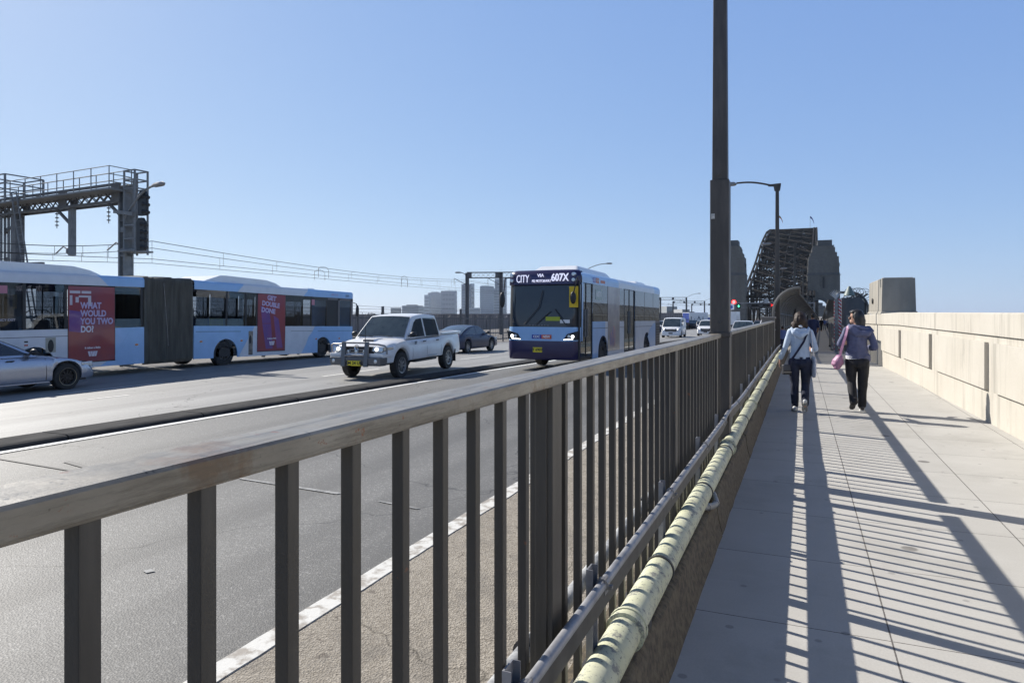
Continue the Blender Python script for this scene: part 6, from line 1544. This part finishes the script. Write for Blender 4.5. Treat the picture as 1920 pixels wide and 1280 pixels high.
# ------------------------------------------------------------------ people
def organic(name, chains, mat, parent, voxel=.008, smooth=3, fold=0, fscale=9, fstretch=(1, 1, .5), seed=0):
    """chains of (x, y, z, rx, ry, rz): ellipsoids swept between joints, remeshed into one continuous skin"""
    b = MB()
    for ch in chains:
        for p, q in zip(ch[:-1], ch[1:]):
            p = list(p)+[max(p[3:5])]*(6-len(p)) if len(p) < 6 else list(p); q = list(q)+[max(q[3:5])]*(6-len(q)) if len(q) < 6 else list(q)
            d = math.dist(p[:3], q[:3]); n = max(1, int(d/(.35*min(p[3], q[3], p[4], q[4]))+.5)); n = min(n, 14)
            for k in range(n+1):
                f = k/n; w = [p[i]+(q[i]-p[i])*f for i in range(6)]
                b.ell(w[:3], w[3], w[4], w[5], 12, 8)
    o = b.build('tmp_body', mat, None, norm=False)
    m = o.modifiers.new('r', 'REMESH'); m.mode = 'VOXEL'; m.voxel_size = voxel
    s = o.modifiers.new('s', 'SMOOTH'); s.factor = .5; s.iterations = smooth
    dg = bpy.context.evaluated_depsgraph_get(); me = bpy.data.meshes.new_from_object(o.evaluated_get(dg))
    bpy.data.objects.remove(o)
    if fold:
        from mathutils import noise as mn
        me.update(); vs = [0.0]*(len(me.vertices)*3); me.vertices.foreach_get('co', vs); nn_ = [v.normal.copy() for v in me.vertices]
        for i in range(len(nn_)):
            c = Vector(vs[3*i:3*i+3]); w = Vector((c.x*fscale*fstretch[0]+seed, c.y*fscale*fstretch[1], c.z*fscale*fstretch[2]+abs(c.x)*2))
            h = 1-abs(mn.noise(w))*2.2; h2 = mn.noise(w*2.3)
            c += nn_[i]*(fold*(h*.7+h2*.4)); vs[3*i:3*i+3] = c
        me.vertices.foreach_set('co', vs)
    me.polygons.foreach_set('use_smooth', [True]*len(me.polygons)); me.materials.clear(); me.materials.append(mat); me.name = name
    r = bpy.data.objects.new(name, me); COL.objects.link(r); r.parent = parent; return r
SKIN = M('skin', (.46, .27, .19), .5, col2=(.40, .22, .15), vs=9); 
HAIRB = M('brown_hair', (.035, .017, .009), .65, col2=(.018, .009, .006), vs=30, stretch=(1, 1, .1), bs=.7, bscale=90, bd=.004)
HAIRK = M('black_hair', (.012, .011, .012), .5, col2=(.03, .028, .03), vs=30, stretch=(1, 1, .1), bs=.7, bscale=90, bd=.004)
def hand(x, y, z, dx, dy, dz, s=1, mirror=1, curl=.3):
    """palm with four unequal fingers and a side thumb; d = direction wrist to fingertips"""
    d = Vector((dx, dy, dz)).normalized(); w = Vector((0, 1, 0)) if abs(d.z) > .6 else Vector((0, 0, 1)); w = (w-d*w.dot(d)).normalized(); n = d.cross(w)*mirror
    o = Vector((x, y, z)); ch = []
    for k in (-1.5, -.5, .5, 1.5):
        p = o+w*k*.008; q = o+d*.075*s+w*k*.0185*s; ch.append([(*p, .014, .014, .016), (*q, .012, .012, .013)])
    for k, L in ((-1.5, .055), (-.5, .068), (.5, .072), (1.5, .062)):
        q = o+d*.078*s+w*k*.0195*s; m_ = q+d*L*.5*s+n*L*curl*.3; t_ = m_+d*L*.42*s+n*L*curl*.8
        ch.append([(*q, .0088, .0088, .0088), (*m_, .008, .008, .008), (*t_, .0068, .0068, .0068)])
    b0 = o+d*.02+w*.016; b1 = b0+d*.03+w*.024+n*.012; b2 = b1+d*.03+w*.008+n*.012
    ch.append([(*b0, .011, .011, .011), (*b1, .0095, .0095, .0095), (*b2, .0078, .0078, .0078)])
    return ch
def shoe(nm, heel, toe, up_, parent, mat, sole):
    """heel and toe: ground contact line of the sole; up_: direction out of the sole"""
    h = Vector(heel); t = Vector(toe); d = (t-h); L = d.length; d.normalize(); u = (Vector(up_)-d*Vector(up_).dot(d)).normalized(); r = d.cross(u)
    def P(f, a, b_): return h+d*L*f+r*a+u*b_
    out = [(0, .026), (.1, .034), (.35, .034), (.6, .043), (.8, .044), (.94, .034), (1, .015)]
    ch = []
    tops = [(.06, .075), (.2, .085), (.4, .07), (.6, .05), (.8, .035), (.93, .028)]
    cc = []
    for f, z in tops: p = P(f, 0, z*.5+.018); cc.append((*p, .036 if f < .5 else .04, .036 if f < .5 else .04, max(.03, z*.5)))
    o = organic(nm, [cc], mat, parent, .007, 2)
    b = MB(); ring = [(f, w_) for f, w_ in out]+[(f, -w_) for f, w_ in out[::-1]]
    v0 = [P(f, a, 0) for f, a in ring]; v1 = [P(f, a*1.06, .024) for f, a in ring]; n = len(ring)
    b.add(v0+v1, [tuple(range(n)), tuple(range(n, 2*n))]+[(i, (i+1) % n, n+(i+1) % n, n+i) for i in range(n)]); b.build('sole', sole, o, bevel=.004)
    return o
def ribbon(name, pts, w, mat, parent, th=.004, nrm=None):
    b = MB(); rows = []
    for i, p in enumerate(pts):
        p = Vector(p); d = (Vector(pts[min(i+1, len(pts)-1)])-Vector(pts[max(i-1, 0)])).normalized(); n = Vector(nrm[i] if isinstance(nrm, list) else nrm).normalized(); s_ = d.cross(n).normalized()*w/2; n = n*th
        rows.append([p-s_, p+s_, p+s_+n, p-s_+n])
    b.grid([[tuple(q) for q in r_] for r_ in rows], closed=True); return b.build(name, mat, parent)
def face(parent, c, yaw, mat=SKIN, glasses=False):
    pass
# --- woman on the left
x_, y_ = W2(1500, 10.95)
p1 = thing('person', 'woman in a light blue hooded jacket and dark jeans walking away, left of the pair', 'person', (x_+.0, y_, 0), R(3), 'people walking on the footpath'); p1.scale = (.95, 1, 1)
HOODB = M('pale_blue_jersey', (.47, .55, .66), .85, col2=(.39, .47, .58), vs=12, bs=.3, bscale=120, bd=.002)
JEAN = M('dark_jeans', (.008, .011, .028), .85, col2=(.018, .024, .05), vs=7, bs=.4, bscale=150, bd=.002)
head = [(0, .0, 1.46, .076, .095, .115), (0, .01, 1.475, .074, .092, .112)]
body = [[(0, 0, 1.34, .05, .05, .05), (0, .0, 1.40, .048, .05, .05)], head, [(0, .06, 1.40, .05, .05, .05), (0, .075, 1.42, .035, .035, .03)], [(0, .10, 1.455, .011, .018, .02), (0, .112, 1.44, .012, .014, .012)],
    [(-.076, .0, 1.455, .012, .02, .03), (-.078, 0, 1.44, .01, .016, .02)], [(.076, .0, 1.455, .012, .02, .03), (.078, 0, 1.44, .01, .016, .02)],
    [(0, 0, 1.30, .12, .07, .06), (0, .0, 1.0, .11, .08, .08), (0, 0, .88, .13, .09, .08)],
    [(-.16, 0, 1.27, .042, .042, .042), (-.235, -.03, 1.03, .034, .034, .034), (-.305, .03, .84, .024, .022, .024)], *hand(-.312, .036, .83, -.12, .14, -1, mirror=1),
    [(.16, 0, 1.27, .042, .042, .042), (.245, -.02, 1.03, .034, .034, .034), (.20, .20, .985, .024, .024, .024)], *hand(.198, .215, .985, -.3, 1, .1, mirror=-1, curl=.6),
    [(-.085, 0, .84, .07, .07, .07), (-.08, .03, .46, .045, .045, .045), (-.075, .06, .08, .032, .034, .034)], [(.085, 0, .84, .07, .07, .07), (.08, .04, .47, .045, .045, .045), (.07, -.18, .13, .032, .034, .034)]]
organic('body', body, SKIN, p1, .007, 2)
organic('hooded_jacket', [[(0, .0, 1.285, .155, .085, .07), (0, -.005, 1.18, .158, .10, .07), (0, 0, 1.02, .145, .095, .07), (0, 0, .90, .165, .11, .05), (0, 0, .865, .168, .112, .03)],
    [(0, -.0, 1.34, .085, .075, .035), (0, 0, 1.31, .13, .085, .03)],
    [(-.155, 0, 1.28, .052, .056, .054), (-.195, -.02, 1.15, .048, .05, .05), (-.232, -.035, 1.03, .044, .046, .046), (-.30, .02, .865, .038, .038, .036)],
    [(.155, 0, 1.28, .052, .056, .054), (.20, -.02, 1.15, .048, .05, .05), (.238, -.03, 1.02, .046, .048, .048), (.215, .17, .985, .04, .04, .04)]], HOODB, p1, .008, 2, .006, 8, seed=3)
organic('hood', [[(-.125, -.04, 1.335, .03, .035, .03), (-.10, -.105, 1.27, .035, .03, .04), (0, -.128, 1.225, .05, .03, .045), (.10, -.105, 1.27, .035, .03, .04), (.125, -.04, 1.335, .03, .035, .03)],
    [(-.06, -.09, 1.31, .05, .035, .04), (.06, -.09, 1.31, .05, .035, .04)]], HOODB, p1, .007, 2, .004, 12, seed=1)
organic('jeans', [[(0, .0, .87, .165, .105, .04), (0, -.015, .78, .182, .125, .07)], [(-.09, -.01, .80, .098, .118, .09), (-.095, .01, .62, .085, .09, .085), (-.082, .035, .46, .066, .068, .066), (-.08, .04, .28, .064, .064, .06), (-.075, .055, .10, .058, .062, .04)],
    [(.09, -.01, .80, .098, .118, .09), (.095, .02, .62, .085, .09, .085), (.085, .045, .46, .066, .068, .066), (.078, -.06, .30, .064, .064, .06), (.072, -.155, .15, .056, .06, .045)]], JEAN, p1, .008, 2, .006, 9, seed=8)
hb = organic('hair', [[(0, -.0, 1.495, .100, .116, .112), (0, -.03, 1.46, .106, .10, .115)], [(-.05, -.04, 1.42, .06, .06, .08), (-.085, -.03, 1.36, .045, .05, .05), (-.10, -.02, 1.33, .03, .03, .025)], [(.05, -.04, 1.42, .06, .06, .08), (.085, -.03, 1.355, .045, .05, .05), (.09, -.03, 1.32, .028, .03, .025)],
    [(0, -.07, 1.42, .07, .045, .08), (0, -.075, 1.34, .055, .035, .05), (.02, -.075, 1.30, .03, .025, .03)], [(-.09, -.01, 1.41, .04, .05, .05), (-.125, -.0, 1.395, .02, .025, .02)]], HAIRB, p1, .007, 1, .010, 16, (1, 1, .25), seed=5)
b = MB(); b.ell((0, -.118, 1.375), .028, .012, .02); b.ell((.018, -.12, 1.365), .014, .01, .014); b.build('hair_clip', WLT, hb, smooth=True)
SOLE = M('grey_sole', (.32, .32, .30), .8, col2=(.22, .22, .21), vs=30); WSH = M('white_trainers', (.55, .56, .56), .6)
shoe('shoe', (-.078, -.02, .0), (-.085, .22, .0), (0, 0, 1), p1, WSH, SOLE)
shoe('shoe', (.068, -.235, .175), (.062, -.15, .02), (0, 1, .5), p1, WSH, SOLE)
ribbon('bag_strap', [(.12, -.03, 1.358), (.115, -.085, 1.33), (.095, -.125, 1.25), (.05, -.128, 1.13), (-.02, -.125, 1.02), (-.085, -.135, .92), (-.15, -.13, .83), (-.17, -.12, .76)], .034, M('navy_strap', (.012, .014, .04), .8), p1, .006, (0, -1, 0))
sb_ = thing('shoulder_bag', 'small black shoulder bag hanging at the left hip of the woman in dark jeans', 'bag', (p1.location.x-.20, p1.location.y-.08, .60), R(35)); sb_.scale = (.85, .85, .95)
b = MB(); b.hexa([(-.085, -.05, 0), (.095, -.05, .0), (.095, .04, .0), (-.085, .04, 0), (-.09, -.035, .17), (.085, -.035, .17), (.085, .03, .17), (-.09, .03, .17)]); bb = b.build('pouch', M('bag_black', (.018, .018, .022), .6, col2=(.04, .04, .045), vs=20, bs=.3), sb_, bevel=.02, seg=3)
b = MB(); b.hexa([(-.09, -.054, .075), (.09, -.054, .075), (.09, -.048, .075), (-.09, -.048, .075), (-.092, -.044, .165), (.088, -.044, .165), (.088, -.036, .165), (-.092, -.036, .165)]); b.build('flap', M('bag_flap', (.05, .055, .07), .55), sb_, bevel=.004)
b = MB(); b.box(-.088, .09, -.056, -.050, .04, .05); b.build('zip', GALV, sb_)
tb_ = thing('tote_bag', 'white cloth tote bag at the right side of the woman in the light blue jacket', 'bag', (p1.location.x+.2, p1.location.y-.02, .56), R(15))
TOT = M('white_cotton', (.58, .58, .60), .85, col2=(.48, .48, .52), vs=8, bs=.4, bscale=80)
organic('bag_body', [[(.0, .0, .03, .022, .10, .03), (.0, .02, .15, .028, .13, .06), (-.0, .02, .30, .022, .12, .04)]], TOT, tb_, .009, 2, .006, 10, seed=2)
ribbon('strap', [(.0, -.0, .32), (-.015, -.03, .42), (-.03, -.04, .55), (-.045, -.03, .70), (-.05, .0, .76)], .035, TOT, tb_, .005, (1, -.8, 0))
# --- woman on the right
x_, y_ = W2(1606, 11.05)
p2 = thing('person', 'woman in a purple hooded jacket and black trousers looking left, right of the pair', 'person', (x_+.01, y_, 0), R(2), 'people walking on the footpath'); p2.scale = (.93, 1, 1)
PURJ = M('purple_grey_cotton', (.125, .135, .22), .85, col2=(.095, .10, .17), vs=10, bs=.3, bscale=120, bd=.002)
BLT = M('black_trousers', (.010, .010, .012), .8, col2=(.02, .02, .024), vs=9, bs=.3, bscale=100)
hx, hy = -.01, .01
body = [[(0, 0, 1.36, .05, .05, .05), (hx, .0, 1.44, .048, .05, .05)], [(hx, hy, 1.51, .088, .078, .115), (hx-.01, hy, 1.53, .09, .076, .11)],
    [(hx-.055, hy+.035, 1.445, .045, .045, .045), (hx-.07, hy+.04, 1.455, .03, .032, .03)], [(hx-.10, hy+.045, 1.51, .016, .012, .022), (hx-.112, hy+.05, 1.495, .013, .012, .011)],
    [(hx-.098, hy+.045, 1.463, .010, .016, .006), (hx-.1, hy+.045, 1.455, .010, .014, .006)], [(hx+.01, hy-.077, 1.505, .02, .012, .03), (hx+.012, hy-.078, 1.49, .016, .01, .02)],
    [(0, 0, 1.32, .12, .07, .06), (0, .0, 1.0, .12, .08, .08), (0, 0, .9, .13, .09, .08)],
    [(-.17, 0, 1.29, .042, .042, .042), (-.27, -.01, 1.08, .034, .034, .034), (-.20, .22, 1.08, .024, .024, .024)], *hand(-.195, .235, 1.08, .3, 1, .1, curl=.6),
    [(.17, 0, 1.29, .042, .042, .042), (.255, -.05, 1.04, .034, .034, .034), (.20, .18, 1.02, .024, .024, .024)], *hand(.195, .195, 1.02, -.3, 1, .1, mirror=-1, curl=.6),
    [(-.085, 0, .86, .07, .07, .07), (-.08, .05, .48, .045, .045, .045), (-.07, -.15, .17, .032, .034, .034)], [(.085, 0, .86, .07, .07, .07), (.08, .0, .46, .045, .045, .045), (.075, .02, .08, .032, .034, .034)]]
organic('body', body, SKIN, p2, .007, 2)
organic('hooded_jacket', [[(0, .0, 1.315, .16, .09, .07), (0, -.01, 1.20, .165, .108, .07), (0, -.01, 1.05, .16, .108, .07), (.0, -.01, .93, .182, .12, .05), (0, -.01, .865, .188, .125, .03)],
    [(0, -.0, 1.37, .09, .08, .035), (0, 0, 1.34, .135, .09, .03)], [(.10, -.03, .9, .1, .09, .03), (.13, -.02, .83, .075, .06, .03)],
    [(-.17, 0, 1.30, .06, .064, .06), (-.22, -.01, 1.19, .056, .06, .056), (-.27, -.02, 1.08, .052, .054, .05), (-.225, .17, 1.08, .042, .042, .04)],
    [(.17, 0, 1.30, .06, .064, .06), (.225, -.03, 1.17, .06, .062, .058), (.262, -.055, 1.04, .056, .056, .054), (.215, .14, 1.02, .044, .044, .042)]], PURJ, p2, .008, 2, .010, 7, (1.1, 1, .45), seed=13)
organic('hood', [[(-.13, -.02, 1.375, .03, .04, .03), (-.10, -.09, 1.32, .05, .04, .05), (.0, -.125, 1.26, .07, .035, .055), (.12, -.12, 1.255, .07, .04, .05), (.20, -.08, 1.30, .05, .045, .03), (.165, -.02, 1.35, .045, .05, .03)], [(-.06, -.06, 1.37, .06, .05, .03), (.10, -.07, 1.34, .08, .05, .04)]], PURJ, p2, .007, 2, .008, 9, seed=4)
organic('white_shirt', [[(-.09, -.0, .88, .10, .115, .03), (.06, -.0, .87, .11, .115, .03)], [(-.1, -.01, .85, .09, .115, .012), (.0, -.01, .845, .12, .118, .01)]], WLT, p2, .008, 1)
organic('trousers', [[(0, .0, .88, .16, .11, .04), (0, -.015, .78, .182, .13, .08)], [(-.09, -.0, .80, .10, .12, .09), (-.095, .02, .62, .088, .092, .085), (-.085, .05, .47, .074, .076, .07), (-.08, -.04, .32, .07, .07, .07), (-.07, -.14, .16, .062, .066, .05)],
    [(.09, -.01, .80, .10, .12, .09), (.095, .0, .62, .09, .092, .085), (.085, .0, .46, .078, .08, .07), (.08, .005, .28, .072, .074, .06), (.076, .015, .09, .066, .07, .04)]], BLT, p2, .008, 2, .007, 8, seed=21)
hh_ = organic('hair', [[(hx+.015, hy-.01, 1.545, .098, .092, .105), (hx+.045, hy-.03, 1.51, .082, .082, .11)], [(hx+.05, hy-.03, 1.46, .075, .075, .08), (hx+.06, hy-.03, 1.40, .065, .06, .05)], [(hx+.0, hy-.08, 1.50, .05, .02, .07), (hx+.02, hy-.075, 1.42, .045, .025, .05)], [(hx-.06, hy+.0, 1.60, .05, .07, .03), (hx-.03, hy, 1.61, .06, .075, .03)], [(hx+.11, hy-.03, 1.45, .03, .04, .06), (hx+.12, hy-.03, 1.40, .015, .02, .03)]], HAIRK, p2, .007, 1, .008, 14, (1, 1, .25), seed=7)
b = MB(); b.bar((hx-.09, hy-.05, 1.522), (hx+.0, hy-.079, 1.518), .006, .008); b.ell((hx-.102, hy+.005, 1.518), .012, .03, .02); b.ell((hx-.1, hy+.06, 1.518), .012, .026, .018); b.build('sunglasses', BLK, p2, smooth=True)
DSH = M('dark_shoe', (.05, .045, .045), .7); DSO = M('brown_sole', (.10, .09, .085), .85, col2=(.06, .055, .05), vs=30, bs=.6); WSO = M('white_sole', (.6, .6, .58), .6)
shoe('shoe', (-.045, -.17, .235), (-.095, -.10, .035), (-.1, 1, .5), p2, DSH, DSO)
shoe('shoe', (.075, -.05, .0), (.085, .19, .0), (0, 0, 1), p2, DSH, WSO)
pb = thing('pink_bag', 'soft pink handbag on a long strap at the left side of the woman in purple', 'bag', (p2.location.x-.295, p2.location.y-.03, .66), 0)
PNK = M('pink_leather', (.42, .21, .33), .5, col2=(.34, .16, .27), vs=8, bs=.3)
organic('bag_body', [[(0, .0, .05, .055, .10, .05), (.01, 0, .14, .085, .12, .07), (.03, 0, .20, .06, .11, .05)], [(.0, 0, .10, .09, .11, .06), (.02, 0, .12, .08, .11, .05)]], PNK, pb, .008, 3, .004, 12, seed=3)
ribbon('strap', [(.04, -.05, .23), (.06, -.075, .33), (.09, -.10, .45), (.12, -.115, .56), (.145, -.085, .665), (.15, -.03, .715)], .04, PNK, pb, .006, (-.6, -1, 0.1))
# --- distant walkers
def walker(u, zc, h, top, leg, label, ph=0, hair=(.03, .02, .015), gnm='walkers in the distance on the walkway'):
    x, y = W2(u, zc); t = thing('person', label, 'person', (x, y, gz(y)+.003), R(3+ph*10), gnm); s = h/1.7
    def sc(ch): return [[tuple(v*s for v in p) for p in c] for c in ch]
    lg = .16*(1 if ph % 2 == 0 else -1)
    organic('body', sc([[(0, 0, 1.44, .05, .05, .05), (0, 0, 1.58, .075, .09, .11)], [(0, 0, 1.38, .16, .09, .06), (0, 0, 1.0, .14, .09, .08)], [(-.18, 0, 1.36, .05, .05, .05), (-.23, -.02*ph, 1.1, .04, .04, .04), (-.24, .08, .85, .035, .035, .04)], [(.18, 0, 1.36, .05, .05, .05), (.23, -.04, 1.1, .04, .04, .04), (.22, .1, .88, .035, .035, .04)], [(-.09, 0, .9, .07, .07, .07), (-.09, lg, .06, .04, .06, .05)], [(.09, 0, .9, .07, .07, .07), (.09, -lg, .06, .04, .06, .05)]]), SKIN, t, .02, 1)
    organic('top', sc([[(0, 0, 1.40, .18, .10, .07), (0, 0, 1.15, .18, .11, .08), (0, 0, .95, .18, .12, .06)], [(-.18, 0, 1.38, .062, .062, .06), (-.235, -.02, 1.12, .055, .055, .05)], [(.18, 0, 1.38, .062, .062, .06), (.235, -.04, 1.12, .055, .055, .05)]]), top, t, .018, 1, .006, 8)
    organic('trousers', sc([[(0, 0, .92, .17, .11, .08), (0, 0, .88, .17, .11, .08)], [(-.09, 0, .85, .09, .1, .08), (-.09, lg*.5, .48, .07, .075, .07), (-.09, lg, .12, .055, .06, .05)], [(.09, 0, .85, .09, .1, .08), (.09, -lg*.5, .48, .07, .075, .07), (.09, -lg, .12, .055, .06, .05)]]), leg, t, .018, 1)
    organic('hair', sc([[(0, -.02, 1.64, .088, .1, .09), (0, -.035, 1.6, .085, .085, .09)]]), M('hair', hair, .5), t, .016, 1)
    return t
CW = M('cloth_white', (.6, .6, .62), .85, col2=(.2, .2, .25), vs=12); CK = M('cloth_black', (.02, .02, .022), .85); CN = M('cloth_navy', (.03, .035, .08), .85); CB = M('cloth_blue', (.14, .2, .45), .85); CG = M('cloth_grey', (.2, .2, .21), .85)
walker(1524, 30, 1.66, CN, CN, 'person in dark navy clothes walking just beyond the woman in light blue', 1)
walker(1534.5, 92, 1.72, CW, CK, 'distant walker in a white patterned top on the walkway below the pylon arch', 0)
walker(1540, 88, 1.70, CK, CK, 'distant walker dressed in black between the white and the blue tops', 1)
walker(1546, 96, 1.66, CB, CG, 'distant walker in a blue top at the right of the group', 2)
walker(1551, 120, 1.7, CW, CN, 'farthest small walker at the right edge of the walkway', 1)
walker(1530, 104, 1.7, CK, CN, 'distant walker in dark clothes at the left of the group', 3)
walker(1467, 27.5, 1.15, CB, CN, 'small child like figure in blue beside the far end of the cream pipe', 1, gnm='people near the gate')
